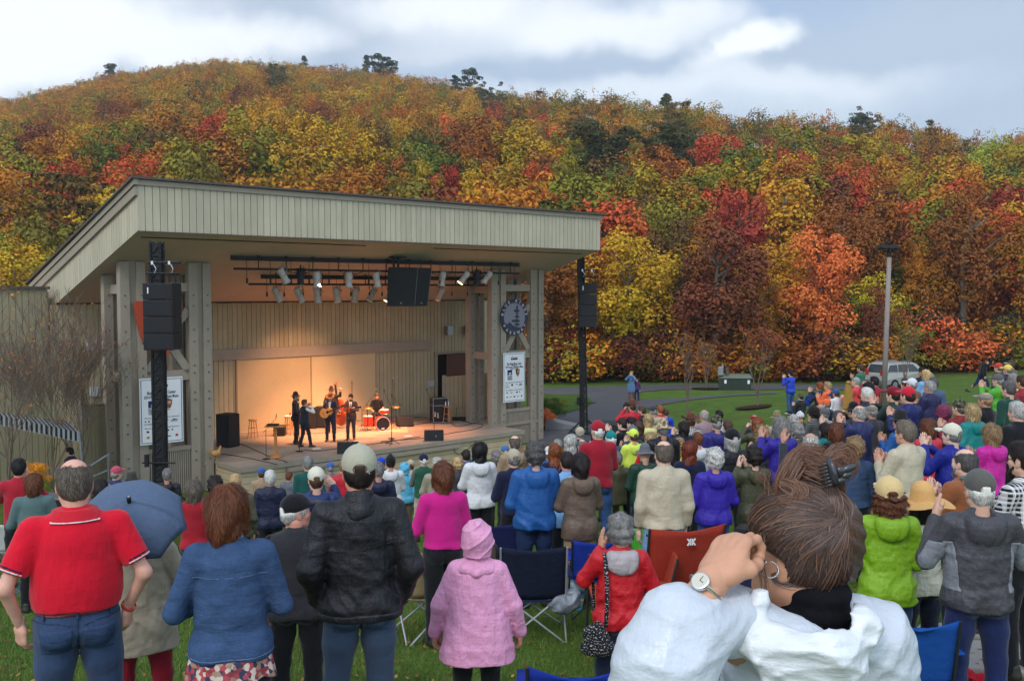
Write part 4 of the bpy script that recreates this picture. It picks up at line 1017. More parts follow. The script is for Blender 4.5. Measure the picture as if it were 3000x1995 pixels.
def folds(seed, amp, f=26., zaxis=.9, lo=None):
 g = random.Random(seed); p = [g.uniform(0,6.28) for _ in range(9)]; q = [g.uniform(.7,1.3) for _ in range(6)]
 def fn(X, Y, Z):
  a = np.sin(f * .62 * q[0] * (Z + .35 * X * math.sin(p[7])) + 3.4 * np.sin(8 * q[1] * X + p[0] + 4 * Z) + 2.4 * np.sin(11 * Y + p[1]) + p[2])
  b = np.sin(f * .55 * q[2] * (Z * .45 + X * .9) + 2.6 * np.sin(7 * q[3] * Z + p[3]) + 12 * Y + p[4])
  c = np.sin(f * .6 * q[4] * (Z * .45 - X * .9) + 2.4 * np.sin(6 * Z + p[5]) + p[6])
  v = .36 * a + .45 * b + .45 * c
  w = amp * (.55 + .45 * np.sin(5 * Z + p[7]) * np.sin(4 * X + p[8]))
  return w * (np.abs(v) * 1.6 - .6)
 return fn
def crease(fr, am, ph):
 g = random.Random(ph); p = [g.uniform(0,6.28) for _ in range(8)]
 def fn(X, Y, Z):
  u = X * math.cos(p[0]) + Z * math.sin(p[0]); v = -X * math.sin(p[0]) + Z * math.cos(p[0])
  a = np.abs(np.sin(fr * (u + .25 * v) + 2.2 * np.sin(fr * .31 * v + p[1]) + 1.5 * np.sin(fr * .22 * Y + p[2])))
  b = np.abs(np.sin(fr * .7 * (v - .3 * u) + 2.4 * np.sin(fr * .27 * u + p[3]) + p[4]))
  return am * ((1 - a) ** 2 - .4 + .8 * ((1 - b) ** 2 - .4)) * -1
 return fn
def rotm(d, n):
 """matrix with Y=d, Z~n"""
 d = Vector(d).normalized(); n = Vector(n); x = d.cross(n).normalized(); z = x.cross(d)
 return np.array([[x.x, d.x, z.x], [x.y, d.y, z.y], [x.z, d.z, z.z]])
# ---- materials for clothes and skin
M_skin = mat('skin', objcol=True, rough=.55, spec=.35, noise=[(9,.06),(60,.05)], bump=(150,.12,.002))
M_hair = mat('hair', objcol=True, rough=.5, spec=.3, island=.42, noise=[(70,.3,(1,1,.13)),(14,.15)], bump=[(110,.6,.006,(1,1,.12)),(18,.5,.015)])
M_cloth = mat('cloth', objcol=True, rough=.85, spec=.15, noise=[(6,.06),(180,.06)], bump=[(5,.5,.045,(1.6,1.6,.5)),(12,.35,.018,(.6,.6,1.9)),(240,.12,.002)], sheen=.15)
M_nylon = mat('rain_shell', objcol=True, rough=.5, spec=.35, noise=[(5,.07)], bump=[(6,.7,.05,(1.5,1.5,.55)),(13,.4,.02,(.6,.6,1.8)),(60,.15,.004)])
M_denim = mat('denim', objcol=True, rough=.9, spec=.12, noise=[(3.5,.2),(14,.16,(.5,.5,1.6)),(60,.14,(1,1,.6)),(240,.14)], bump=[(12,.6,.022,(.7,.7,1.9)),(230,.2,.002)])
M_straw = mat('straw', objcol=True, rough=.8, spec=.2, noise=[(60,.14,(1,1,3))], bump=(90,.5,.004,(.3,.3,4)))
M_leather = mat('shoe_leather', objcol=True, rough=.5, spec=.35, noise=(12,.15))
def checks(name, c0, c1, sc, c2=None):
 def ex(t, nd, c, nz, tcn):
  sx = nd('ShaderNodeSeparateXYZ'); link(t, tcn.outputs['Object'], sx.inputs[0]); cur = None
  rgb = nd('ShaderNodeRGB'); rgb.outputs[0].default_value = (*c0,1); cur = rgb.outputs[0]
  for ax, cc, k in ((0, c1,1.),(2, c1,1.),(0, c2 or c1,.5),(2, c2 or c1,.5)):
   ml = nd('ShaderNodeMath', operation='MULTIPLY'); ml.inputs[1].default_value = sc * k; link(t, sx.outputs[ax], ml.inputs[0])
   fr = nd('ShaderNodeMath', operation='FRACT'); link(t, ml.outputs[0], fr.inputs[0])
   gt = nd('ShaderNodeMath', operation='GREATER_THAN'); gt.inputs[1].default_value = .55 if k == 1 else .9; link(t, fr.outputs[0], gt.inputs[0])
   hf = nd('ShaderNodeMath', operation='MULTIPLY'); hf.inputs[1].default_value = .5 if k == 1 else .8; link(t, gt.outputs[0], hf.inputs[0])
   mx = nd('ShaderNodeMix', data_type='RGBA'); link(t, hf.outputs[0], mx.inputs[0]); link(t, cur, mx.inputs[6]); mx.inputs[7].default_value = (*cc, 1); cur = mx.outputs[2]
  return cur
 return mat(name, c0,.85,.15, extra=ex, bump=(9,.5,.02))
M_plaid = checks('plaid_bw', (.015,.015,.02),(.75,.72,.70),28.)
M_tartan = checks('tartan_red', (.02,.03,.09),(.25,.03,.03),22., (.4,.4,.45))
def patch_mat(name, cols_, scale=30, rough=.9):
 def ex(t, nd, c, nz, tcn):
  v = nd('ShaderNodeTexVoronoi'); v.inputs['Scale'].default_value = scale; link(t, tcn.outputs['Object'], v.inputs['Vector'])
  sx = nd('ShaderNodeSeparateColor'); link(t, v.outputs['Color'], sx.inputs[0])
  r = nd('ShaderNodeValToRGB'); link(t, sx.outputs[0], r.inputs[0]); r.color_ramp.interpolation = 'CONSTANT'
  e = r.color_ramp.elements; e[0].color = (*cols_[0],1); e[1].position = 1 / len(cols_); e[1].color = (*cols_[1],1)
  for i, cc in enumerate(cols_[2:]): q = e.new((i + 2) / len(cols_)); q.color = (*cc, 1)
  return r.outputs[0]
 return mat(name, cols_[0], rough, .15, extra=ex)
M_camo = patch_mat('camo', [L(84,84,62), L(60,62,44), L(112,108,84), L(44,44,36)],34)
M_desert = patch_mat('desert_camo', [L(176,160,128), L(150,130,98), L(196,182,150), L(110,92,68)],30)
M_floral = patch_mat('floral_print', [L(166,74,78), L(60,62,84), L(200,184,170), L(140,60,70), L(160,130,110)],42)
M_zebra = mat('zebra_knit', (.5,.5,.5),.9,.1, extra=lambda t, nd, c, nz, tcn: (lambda w, r: (link(t, tcn.outputs['Object'], w.inputs['Vector']), link(t, w.outputs[0], r.inputs[0]), r.outputs[0])[-1])(nd('ShaderNodeTexWave', i_Scale=12.0, i_Distortion=9.0), nd('ShaderNodeValToRGB')))
M_stripe = mat('grey_stripe_knit', (.5,.5,.5),.9,.1, extra=lambda t, nd, c, nz, tcn: (lambda w, r: (setattr(w, 'bands_direction', 'Z'), link(t, tcn.outputs['Object'], w.inputs['Vector']), link(t, w.outputs[0], r.inputs[0]), setattr(r.color_ramp.elements[0], 'color', (.03,.03,.03,1)), setattr(r.color_ramp.elements[1], 'color', (.16,.16,.16,1)), r.outputs[0])[-1])(nd('ShaderNodeTexWave', i_Scale=9.0, i_Distortion=1.5), nd('ShaderNodeValToRGB')))
SPECIAL = {'plaid': M_plaid, 'tartan': M_tartan, 'camo': M_camo, 'desert': M_desert, 'floral': M_floral, 'zebra': M_zebra, 'stripe': M_stripe}
# ---- head (face +Y, eyes at z=0)
def head_sdf(vox, face=True):
 s = Sdf((-.12,-.15,-.30),(.12,.16,.15), vox)
 s.ell((0,-.018,.035),(.076,.096,.088),.02)
 s.ell((0,.035,-.035),(.060,.062,.078),.04)
 s.cone((-.03,.035,-.085),(.03,.035,-.085),.026,.026,.03); s.ell((0,.066,-.095),(.022,.018,.02),.02)
 s.cone((-.052,.0,-.07),(-.02,.06,-.098),.018,.016,.03); s.cone((.052,.0,-.07),(.02,.06,-.098),.018,.016,.03)
 s.cone((-.035,.072,.012),(.035,.072,.012),.016,.016,.02)
 for x in (-1,1): s.ell((x * .045,.058,-.03),(.022,.02,.02),.03)
 for x in (-1,1): s.ell((x * .031,.096,-.004),(.015,.012,.011),.008, mode='sub')
 for x in (-1,1): s.ell((x * .031,.076,-.004),(.0125,.012,.011),.004)
 s.cone((0,.086,.0),(0,.108,-.038),.008,.0125,.012)
 for x in (-1,1): s.ell((x * .012,.096,-.044),(.009,.010,.008),.006)
 s.cone((-.017,.090,-.066),(.017,.090,-.066),.0065,.0065,.008); s.cone((-.015,.088,-.075),(.015,.088,-.075),.007,.007,.006)
 for x in (-1,1):
  s.ell((x * .079,-.012,-.012),(.012,.02,.033),.008); s.ell((x * .092,-.006,-.008),(.008,.010,.018),.004, mode='sub'); s.ell((x * .080,-.004,-.04),(.008,.01,.012),.006)
 s.cone((0,-.022,-.05),(0,-.045,-.24),.056,.062,.04, sq=(1,.95,1))
 return s
HEAD = {}
def head(vox):
 if vox not in HEAD: HEAD[vox] = head_sdf(vox).poly()
 return HEAD[vox]
# ---- hands: wrist at origin, fingers +Y, thumb side +X, palm faces +Z
def hand_sdf(pose, vox=.0035):
 s = Sdf((-.075,-.05,-.045),(.11,.215,.10), vox)
 s.cone((0,-.04,0),(0,.02,0),.027,.028,.01, sq=(1,1,.78))
 s.cone((-.024,.03,0),(-.028,.085,0),.021,.016,.02, sq=(1,1,.75)); s.cone((.022,.03,0),(.028,.09,0),.022,.016,.02, sq=(1,1,.75)); s.cone((0,.02,0),(0,.092,0),.024,.017,.02, sq=(1,1,.75))
 s.ell((.028,.04,.01),(.020,.032,.018),.015)
 bend = {'open': (.12,.12,.1), 'relaxed': (.55,.55,.4), 'grip': (1.25,1.2,.8), 'hold': (.75,1.15,.75), 'flat': (.04,.06,.05)}[pose]
 spread = {'open': .13, 'relaxed': .04, 'grip': .02, 'hold': .05, 'flat': .06}[pose]
 for j, (x, y0, l) in enumerate(((.030,.088,.078),(.0105,.094,.086),(-.010,.090,.080),(-.030,.080,.062))):
  a = spread * (1.2 - j * .8); p = [x, y0,0]; th = 0; pts = [tuple(p)]
  bj = 1 + .1 * (j - 1.5)
  for sg, fr in enumerate((.46,.30,.24)):
   th += bend[sg] * bj; d = (math.sin(a) * math.cos(th), math.cos(a) * math.cos(th), math.sin(th)); p = [p[i] + d[i] * l * fr for i in range(3)]; pts.append(tuple(p))
  w = [.0098,.0088,.0080,.0068];
  if j == 3: w = [q * .86 for q in w]
  s.chain(pts, w, .005); s.ell((x, y0 - .004,-.006),(.009,.012,.009),.006)
  s.cone((x * .95, y0 - .01,-.0105),(x * .45,.02,-.014),.0035,.003,.010)
 th = {'open': ((.030,.022,.004),(.058,.055,.012),(.076,.085,.016),(.084,.108,.018)), 'relaxed': ((.030,.022,.004),(.050,.055,.018),(.056,.085,.028),(.052,.108,.034)),
   'grip': ((.030,.022,.004),(.048,.05,.025),(.040,.078,.045),(.022,.095,.052)), 'flat': ((.030,.022,.004),(.05,.055,.01),(.058,.085,.014),(.058,.108,.016))}['grip' if pose == 'hold' else pose]
 s.chain(th, [.017,.0125,.0105,.0085],.012)
 return s
HAND = {}
def hand(pose, vox):
 k = (pose, vox)
 if k not in HAND: HAND[k] = hand_sdf(pose, vox).poly()
 return HAND[k]
# ---- hair
def hair_mesh(kind, vox=.008, seed=0, cut=False):
 g = random.Random(seed + 5)
 lo, hi = (-.17,-.20,-.42),(.17,.15,.22)
 s = Sdf(lo, hi, vox); A = .004; f = 60
 def skull(t, k=.02): s.ell((0,-.018,.035),(.076 + t, .096 + t, .088 + t), k)
 def cutface(y0=.045, z0=.062, w=.10, k=.02):
  s.ell((0, y0 + .085, z0 - .115),(w, .12,.125), k, mode='sub')
 if kind == 'short':
  skull(.012); s.ell((0,-.055,-.02),(.066,.062,.07),.03); s.ell((0,.02,.10),(.06,.07,.03),.03); cutface();
  for x in (-1,1): s.ell((x * .095,-.005,-.015),(.03,.026,.032),.01, mode='sub')
  s.plane(lambda X, Y, Z: -.075 + .35 * np.maximum(Y + .02,0) * 3 - Z); A = .003
 elif kind == 'buzz':
  skull(.006); s.ell((0,-.05,-.02),(.064,.06,.068),.03); cutface(.035,.07); s.plane(lambda X, Y, Z: -.07 + 1.1 * np.maximum(Y + .02,0) - Z); A = .001
 elif kind == 'fringe':   # bald crown, ring of hair
  skull(.010); s.ell((0,-.055,-.02),(.070,.064,.066),.03); cutface(.02,.06,.12)
  s.ell((0,.005,.118),(.072,.104,.088),.012, mode='sub')
  s.plane(lambda X, Y, Z: -.075 + 1.2 * np.maximum(Y + .03,0) - Z); A = .003
 elif kind == 'bob':
  skull(.021); s.cone((0,-.04,.02),(0,-.045,-.09),.092,.088,.04, sq=(1,.85,1)); s.cone((0,-.075,-.02),(0,-.075,-.13),.07,.05,.04);
  for x in (-1,1): s.cone((x * .075,.0,.03),(x * .082,.012,-.09),.028,.022,.02)
  cutface(.05,.06,.075); A = .006; f = 45
 elif kind == 'puffy':
  skull(.023); s.ell((0,-.05,.0),(.092,.09,.095),.04); s.ell((0,-.02,.10),(.08,.09,.05),.03); cutface(.05,.07,.078); s.plane(lambda X, Y, Z: -.105 - Z, .03); A = .009; f = 50
 elif kind == 'long':
  skull(.022); s.cone((0,-.045,.02),(0,-.075,-.22),.095,.085,.04, sq=(1,.62,1)); s.cone((0,-.075,-.2),(0,-.09,-.30),.09,.06,.03, sq=(1,.5,1))
  for x in (-1,1): s.cone((x * .075,.0,.03),(x * .08,-.01,-.20),.026,.024,.02)
  cutface(.05,.06,.075); A = .006; f = 40
 elif kind == 'curly':
  skull(.03); s.ell((0,-.05,-.04),(.115,.10,.12),.04); s.cone((0,-.07,-.10),(0,-.08,-.19),.10,.08,.04, sq=(1,.7,1)); cutface(.05,.065,.078); A = .014; f = 70
 elif kind == 'beard':
  s.cone((-.05,.03,-.06),(-.02,.07,-.11),.022,.026,.02); s.cone((.05,.03,-.06),(.02,.07,-.11),.022,.026,.02); s.ell((0,.075,-.115),(.035,.03,.04),.02)
  s.cone((-.025,.095,-.058),(.025,.095,-.058),.008,.008,.01); A = .003
 elif kind == 'pony':
  skull(.012); cutface(); s.plane(lambda X, Y, Z: -.06 + .9 * np.maximum(Y + .02,0) - Z); s.ell((0,-.125,.03),(.03,.03,.03),.02); s.chain([(0,-.13,.03),(0,-.16,-.04),(0,-.145,-.14)], [.028,.034,.012],.02); A = .003
 elif kind == 'bunup':
  skull(.014); cutface(); s.plane(lambda X, Y, Z: -.06 + .9 * np.maximum(Y + .02,0) - Z); s.ell((0,-.08,.13),(.045,.045,.04),.02); A = .004
 p = [g.uniform(0,6.28) for _ in range(4)]
 s.warp(lambda X, Y, Z: A * (np.sin(f * X + p[0] + 3 * np.sin(17 * Z + p[1])) * np.sin(f * .8 * Y + p[2] + 2 * np.sin(14 * X)) + .6 * np.sin(f * 1.7 * Z * (1. if kind in ('curly', 'puffy') else .25) + 3 * np.sin(20 * Y + p[3]))))
 if cut: s.plane(lambda X, Y, Z: np.where((np.abs(X) < .03) & (Y < -.03), Z - .045, Z - (.022 + .22 * Y) - .012))
 P, Q = s.poly(); gg = np.random.default_rng(seed + 9); near_ = vox < .007
 n = {True: 5200, False: 1500}[near_] if kind != 'beard' else 500
 if kind in ('buzz',): n = n // 4
 fi = gg.integers(len(Q), size=n); c = P[Q[fi]]; w = gg.random((n, 2,1)); p0 = (c[:, 0] * (1 - w[:, 0]) + c[:, 1] * w[:, 0]) * (1 - w[:, 1]) + (c[:, 3] * (1 - w[:, 0]) + c[:, 2] * w[:, 0]) * w[:, 1]
 nn = np.cross(c[:, 2] - c[:, 0], c[:, 3] - c[:, 1]); nn /= np.linalg.norm(nn, axis=1)[:, None] + 1e-9
 cen = np.array([0,-.02,.05]); fl = np.array([0,0,-1.]) + .0 * p0; top_ = np.clip((p0[:, 2:3] - .06) / .06,0,1)
 away = (p0 - cen) * np.array([1,1,0]); away /= np.linalg.norm(away, axis=1)[:, None] + 1e-6; fl = fl * (1 - top_ * .8) + away * top_ + gg.normal(size=(n, 3)) * (.22 if kind not in ('curly', 'puffy') else .7)
 fl -= nn * (fl * nn).sum(1)[:, None]; fl /= np.linalg.norm(fl, axis=1)[:, None] + 1e-9; sd2 = np.cross(fl, nn)
 ln = gg.uniform(.5,1.2,(n, 1)) * {'short': .022, 'buzz': .008, 'fringe': .02, 'puffy': .03, 'curly': .035, 'beard': .02}.get(kind, .045); wd = (.0011 if near_ else .0026) * gg.uniform(.7,1.4,(n, 1)); V = []
 for t_, wk in ((0,1.),(.5,.9),(1., .25)):
  q = p0 + fl * ln * t_ + nn * (.0012 + .007 * t_ * (1 - t_ * .75) * (1.6 if kind in ('puffy', 'curly') else 1) + ln * .12 * t_ * gg.random((n, 1))); V += [q - sd2 * wd * wk, q + sd2 * wd * wk]
 if cut: ok = p0[:, 2] < .022 + .22 * p0[:, 1] - .004; V = [v[ok] for v in V]; n = int(ok.sum())
 V = np.stack(V, 1).reshape(-1,3); b = len(P) + np.arange(n)[:, None] * 6; F2 = np.concatenate([b + np.array([[0,1,3,2]]), b + np.array([[2,3,5,4]])])
 me = mesh_np('hair', np.concatenate([P, V]), np.concatenate([Q, F2]), True); me.materials.append(M_hair); return me
HAIRC = {}
def hair(kind, near, seed, cut=False):
 k = (kind, near, seed % 3, cut)
 if k not in HAIRC: HAIRC[k] = hair_mesh(kind, .005 if near else .008, seed % 3, cut)
 return HAIRC[k]
# ---- hats
def hat_mesh(kind, near):
 v = .004 if near else .006
 s = Sdf((-.24,-.24,-.10),(.24,.26,.24), v)
 if kind in ('cap', 'capflat'):
  s.ell((0,-.012,.045),(.090,.108,.098 if kind == 'cap' else .075),0)
  s.plane(lambda X, Y, Z: (.022 + .22 * Y) - Z)
  s.ell((0,-.012,.035),(.083,.101,.088),.004, mode='sub')
  b = Sdf((-.24,-.24,-.10),(.24,.26,.24), v); b.ell((0,.115,.052),(.074,.085,.012 + v),0);
  b.plane(lambda X, Y, Z: .085 - Y + 1.2 * np.abs(X) ** 1.5 * -1); b.warp(lambda X, Y, Z: .0 * X)
  s.d = np.minimum(s.d, b.d)
  s.cone((-.074,.088,.038),(-.06,.15,.04),.006,.004,.004); s.cone((.074,.088,.038),(.06,.15,.04),.006,.004,.004)
  s.ell((0,-.012,.145 if kind == 'cap' else .12),(.010,.010,.005),.002)
  if kind == 'cap': s.ell((0,-.12,.026),(.036,.035,.026),.004, mode='sub'); s.cone((-.045,-.100,.004),(.045,-.100,.004),.0065,.0065,.002)
 elif kind in ('brim', 'fedora', 'boonie', 'cowboy', 'straw', 'striphat'):
  hgt = {'brim': .10, 'fedora': .12, 'boonie': .085, 'cowboy': .12, 'straw': .11, 'striphat': .10}[kind]; rb = {'brim': .165, 'fedora': .155, 'boonie': .15, 'cowboy': .19, 'straw': .245, 'striphat': .15}[kind]
  s.cone((0,-.015,.05),(0,-.015,.05 + hgt - .04),.098,.082 if kind != 'straw' else .09,.0, sq=(.92,1.08,1))
  s.plane(lambda X, Y, Z: .035 - Z); s.ell((0,-.015,.02),(.082,.102,.10),.004, mode='sub')
  b = Sdf((-.24,-.24,-.10),(.24,.26,.24), v)
  def disc_(X, Y, Z):
   rr = np.sqrt((X / .95) ** 2 + ((Y + .01) / 1.05) ** 2); dz = {'brim': -.10, 'fedora': .05, 'boonie': -.32, 'cowboy': 0, 'straw': -.13, 'striphat': -.35}[kind]
   up = .55 * X ** 2 * 14 if kind == 'cowboy' else 0
   zc = .042 + dz * (rr - .09) + up * .35 + (.012 * np.sin(3 * np.arctan2(Y, X)) * (rr / .2) if kind in ('straw', 'boonie') else 0)
   return np.maximum(np.maximum(rr - rb, .075 - rr), np.abs(Z - zc) - max(.0045, v * .8))
  b.d = disc_(b.ax[0][:, None, None], b.ax[1][None, :, None], b.ax[2][None, None, :]).astype(np.float32) + 0 * b.d
  h = np.maximum(.012 - np.abs(s.d - b.d),0) / .012; s.d = np.minimum(s.d, b.d) - h * h * .003
  if kind in ('fedora', 'cowboy'): s.cone((0,-.07,.05 + hgt + .052),(0,.05,.05 + hgt + .045),.02,.025,.03, mode='sub')
 elif kind == 'beanie':
  s.ell((0,-.018,.045),(.092,.110,.098),0); s.plane(lambda X, Y, Z: .015 + .25 * Y * (Y > 0) - Z); s.ell((0,-.018,.0),(.08,.1,.07),.004, mode='sub'); s.cone((0,-.01,.12),(0,-.02,.15),.05,.02,.03)
 elif kind == 'hoodup':
  s.ell((0,-.03,.035),(.122,.138,.135),0); s.cone((0,-.03,.0),(0,-.04,-.09),.118,.105,.03); s.cone((0,-.05,.12),(0,-.10,.16),.05,.02,.05); s.warp(crease(24,.010,4)); s.ell((0,.11,-.01),(.07,.09,.10),.02, mode='sub'); s.warp(folds(3,.005,50))
 elif kind == 'visor':
  s.cone((0,-.012,.05),(0,-.012,.051),.105,.105,0, sq=(.86,1,.25)); s.ell((0,-.012,.05),(.082,.1,.2),0, mode='sub'); s.ell((0,.13,.05),(.07,.07,.01),.01)
 elif kind == 'band':
  s.cone((-.07,.02,.10),(.07,.02,.10),.02,.02,0)
 me = s.mesh('hat'); return me
HATC = {}
def hatm(kind, near):
 k = (kind, near)
 if k not in HATC: HATC[k] = hat_mesh(kind, near)
 return HATC[k].copy()
# ---- shoe
def shoe_mesh():
 s = Sdf((-.07,-.11,-.02),(.07,.22,.16),.008)
 s.cone((0,-.04,.05),(0,.10,.035),.048,.042,.03, sq=(.9,1,.95)); s.cone((0,.1,.03),(0,.16,.025),.042,.034,.03, sq=(1,1,.7)); s.cone((0,-.03,.06),(0,-.03,.11),.045,.045,.03); s.plane(lambda X, Y, Z: -Z); return s.mesh('shoe', M_leather)
SHOE = shoe_mesh()
POSES = {  # (elbow, wrist, finger direction, palm normal) for the right arm (+X); left mirrored unless given
 'down': ((.225,-.03,1.13),(.235,.05,.88),(.0,.1,-1),(-1,0,0), 'relaxed'),
 'clap': ((.235,.06,1.15),(.045,.28,1.28),(-.15,.45,.9),(-1,.0,0), 'open'),
 'claphigh': ((.245,.14,1.22),(.05,.32,1.45),(-.15,.4,.9),(-1,0,0), 'open'),
 'claplow': ((.24,.02,1.12),(.05,.30,1.14),(-.25,.8,.5),(-1,0,.2), 'open'),
 'hips': ((.37,-.06,1.14),(.225,-.02,.97),(-.2,.3,-.9),(-1,0,0), 'relaxed'),
 'pockets': ((.27,-.08,1.13),(.21,.05,.93),(-.1,.3,-.9),(-1,0,0), 'relaxed'),
 'fold': ((.24,.05,1.12),(.05,.25,1.12),(-1,.1,0),(0,-1,0), 'relaxed'),
 'camera': ((.26,.22,1.30),(.085,.24,1.53),(-.5,.4,.8),(-.7,-.2,0), 'grip'),
 'front': ((.27,.08,1.14),(.12,.28,1.20),(-.3,.6,.6),(-.8,0,.2), 'grip'),
}
def lerp(a, b, t): return tuple(a[i] + (b[i] - a[i]) * t for i in range(3))
SPOTS_P = []
def person(px, py, d, yaw=10, pose='clap', hair_=('short', (.2,.2,.2)), hat=None, top=('jacket', (.1,.1,.1)), hood=None, pants=(.02,.03,.08), label='', build=1.0, sit=False, skin=None, near=False,
   fem=False, hem=None, shortsleeve=False, group='audience standing on the lawn', parts=None, pantsmat=None, topmat=None, poseL=None, feet=None, stat=None, lean=0., loc=None, head_yaw=0, head_tilt=0, shoe=(.03,.025,.02), bag=None, legs=None, sleevecol=None, collar=None, glasses=False, beard=None, cat='person', inner=None, h_range=None, nohair=False):
 sd_ = int(abs(px * 7 + py * 13)) % 9973; g = random.Random(sd_)
 add = .0 if not hat else {'cap': .02, 'straw': .03, 'fedora': .05, 'brim': .045, 'boonie': .03, 'cowboy': .06, 'hoodup': .03, 'beanie': .03}.get(hat[0],.02)
 if hair_[0] in ('puffy', 'bob', 'curly', 'long'): add = max(add, .028)
 # ---- place on the ground so that the top of the head meets the pixel
 if loc is None:
  lo_h, hi_h = h_range or ((1.50,1.90) if not sit else (1.16,1.42))
  best = None
  for kf in sorted(np.linspace(.72,1.38,67), key=lambda q: abs(math.log(q))):
   p = at(px, py, d * kf); S_ = p.z - gz(p.x, p.y) - add
   if lo_h <= S_ <= hi_h:
    best = (p, S_)
    if abs(math.log(kf)) > .10: print('moved', label, round(kf, 2))
    break
   if best is None or abs(S_ - (lo_h + hi_h) / 2) < abs(best[1] - (lo_h + hi_h) / 2): best = (p, S_)
  p, S_ = best
  if not (lo_h <= S_ <= hi_h):
   print('adjust', label, round(S_, 2)); S_ = min(max(S_, lo_h), hi_h)
  base = Vector((p.x, p.y, gz(p.x, p.y)));
  full = S_ if not sit else S_ / .735
 else:
  base = Vector(loc); full = stat or 1.75
 k = full / 1.75; rz = -math.atan2(base.x, base.y) + R(yaw)
 vox = (.0085 if near else .0145) / k
 if not near and base.y > 19: vox = .018 / k
 far = base.y > 26 and not near
 skin = skin or [L(206,160,136), L(196,146,122), L(214,172,150), L(188,136,112)][g.randrange(4)]
 bw = build * (.93 if fem else 1.0); dz = -.44 if sit else 0
 sh = (.172 * (.92 if fem else 1)) * (1 + (build - 1) * .6)
 arms = []
 for sgn in (1,-1):
  P = pose if sgn == 1 or poseL is None else poseL
  if isinstance(P, str): P = POSES[P]
  jit = [g.uniform(-.015,.015) for _ in range(3)]
  ex, ey, ez = P[0]; wx, wy, wz = P[1]; ex += (build - 1) * .16
  e_ = (sgn * ex + jit[0], ey, ez + dz); w_ = (sgn * wx + jit[1], wy + (build - 1) * .05, wz + dz + jit[2])
  arms.append(((sgn * sh, -.015,1.415 + dz), e_, w_, (sgn * P[2][0], P[2][1], P[2][2]),(sgn * P[3][0], P[3][1], P[3][2]), P[4], sgn))
 # ---- legs
 LG = []
 for sgn in (1,-1):
  if sit: LG.append([(sgn * .09,0,.93 + dz),(sgn * .13,.42,.50),(sgn * .13,.40,.09)])
  elif legs: LG.append([(sgn * .09,0,.93), legs[0 if sgn == 1 else 1][0], legs[0 if sgn == 1 else 1][1]])
  else:
   st = .10 + g.uniform(0,.04) + (build - 1) * .08; LG.append([(sgn * .088 * (1 + (build - 1) * .5),0,.93),(sgn * (st * .95),.02,.50),(sgn * st, -.01,.09)])
 hc = Vector((0,.012 + lean * .25,1.635 + dz))   # eye level centre of the head
 Rh = Matrix.Rotation(R(head_yaw),3, 'Z') @ Matrix.Rotation(R(head_tilt),3, 'X')
 # ---- body: neck, torso, limbs in one surface, head and hands merged into it
 s = Sdf((-.62,-.32,-.02 if not far else .0),(.62,.62,1.62 + dz),.022 if not near else .018)
 s.cone((0,-.0,1.30 + dz),(0,0,1.0 + dz),.13 * bw, .12 * bw, .05, sq=(1,.62,1)); s.cone((-sh * .8,-.015,1.40 + dz),(sh * .8,-.015,1.40 + dz),.05,.05,.05)
 s.cone((0,-.02,1.38 + dz),(hc.x, hc.y - .04,1.56 + dz),.055,.054,.03)
 for (a, e_, w_, fd, pn, hp, sgn) in arms: s.chain([a, e_, w_], [.045,.036,.026],.03)
 s.cone((-.07,0,.93 + dz),(.07,0,.93 + dz),.09 * bw, .09 * bw, .04)
 for lg in LG: s.chain(lg, [.075,.05,.035],.03)
 BV, BQ = s.poly(); VS = [BV]; QS = [BQ]; n = len(BV)
 hv, hq = head(.006 if near else .009); hv2 = hv @ np.array(Rh).T + np.array(hc)
 VS.append(hv2); QS.append(hq + n); n += len(hv)
 for (a, e_, w_, fd, pn, hp, sgn) in arms:
  if pose == 'pockets' and poseL is None: continue
  v_, q_ = hand(hp, .0045 if near else .007)
  v2 = v_.copy()
  if sgn == -1: v2[:, 0] *= -1; q2 = q_[:, ::-1]
  else: q2 = q_
  M = rotm(fd, pn); v2 = v2 @ M.T + np.array(w_); VS.append(v2); QS.append(q2 + n); n += len(v2)
 me = mesh_np(cat, np.concatenate(VS), np.concatenate(QS), True)
 root = link_obj('person', me, M_skin, None, skin, base, (0, R(0), rz), k); tag(root, label, cat, group)
 if lean: root.rotation_euler = (R(-lean * 10),0, rz)
 # ---- trousers
 tsd = gsd = None
 s = Sdf((-.42,-.28,.02),(.42,.62,1.12 + dz), vox)
 if pants is not None:
  lw = 1 + (build - 1) * .45
  s.ell((0,0,.95 + dz),(.160 * (1 + (bw - 1) * .75),.122 * bw, .13),.04)
  if not sit:
   for x in (-1,1): s.ell((x * .075 * lw, -.06 * lw, .90),(.085 * lw, .085 * lw, .095),.04)
  for lg in LG: s.chain([lg[0], lerp(lg[0], lg[1],.5), lg[1], lerp(lg[1], lg[2],.4), lg[2]], [.100 * lw, .088 * lw, .068 * lw, .064 * lw, .060 * lw],.025)
  s.warp(folds(sd_, .006 if near else .005,34)); s.plane(lambda X, Y, Z: .055 - Z); s.plane(lambda X, Y, Z: Z - 1.06 - dz)
  tsd = s; link_obj('trousers', s.mesh('trousers'), pantsmat or M_cloth, root, pants)
 # ---- shoes
 for lg in LG:
  a = lg[2]; link_obj('shoe', SHOE, None, root, shoe, (a[0], a[1] + .0, a[2] - .09),(0,0,-.15 * (1 if a[0] > 0 else -1)))
 # ---- upper garment
 kind, tcol = top[0], top[1]
 t = {'jacket': .026, 'coat': .032, 'sweater': .014, 'shirt': .012, 'tee': .010, 'vest': .026, 'poncho': .03, 'suit': .02, 'fleece': .022, 'puffy': .04}[kind]
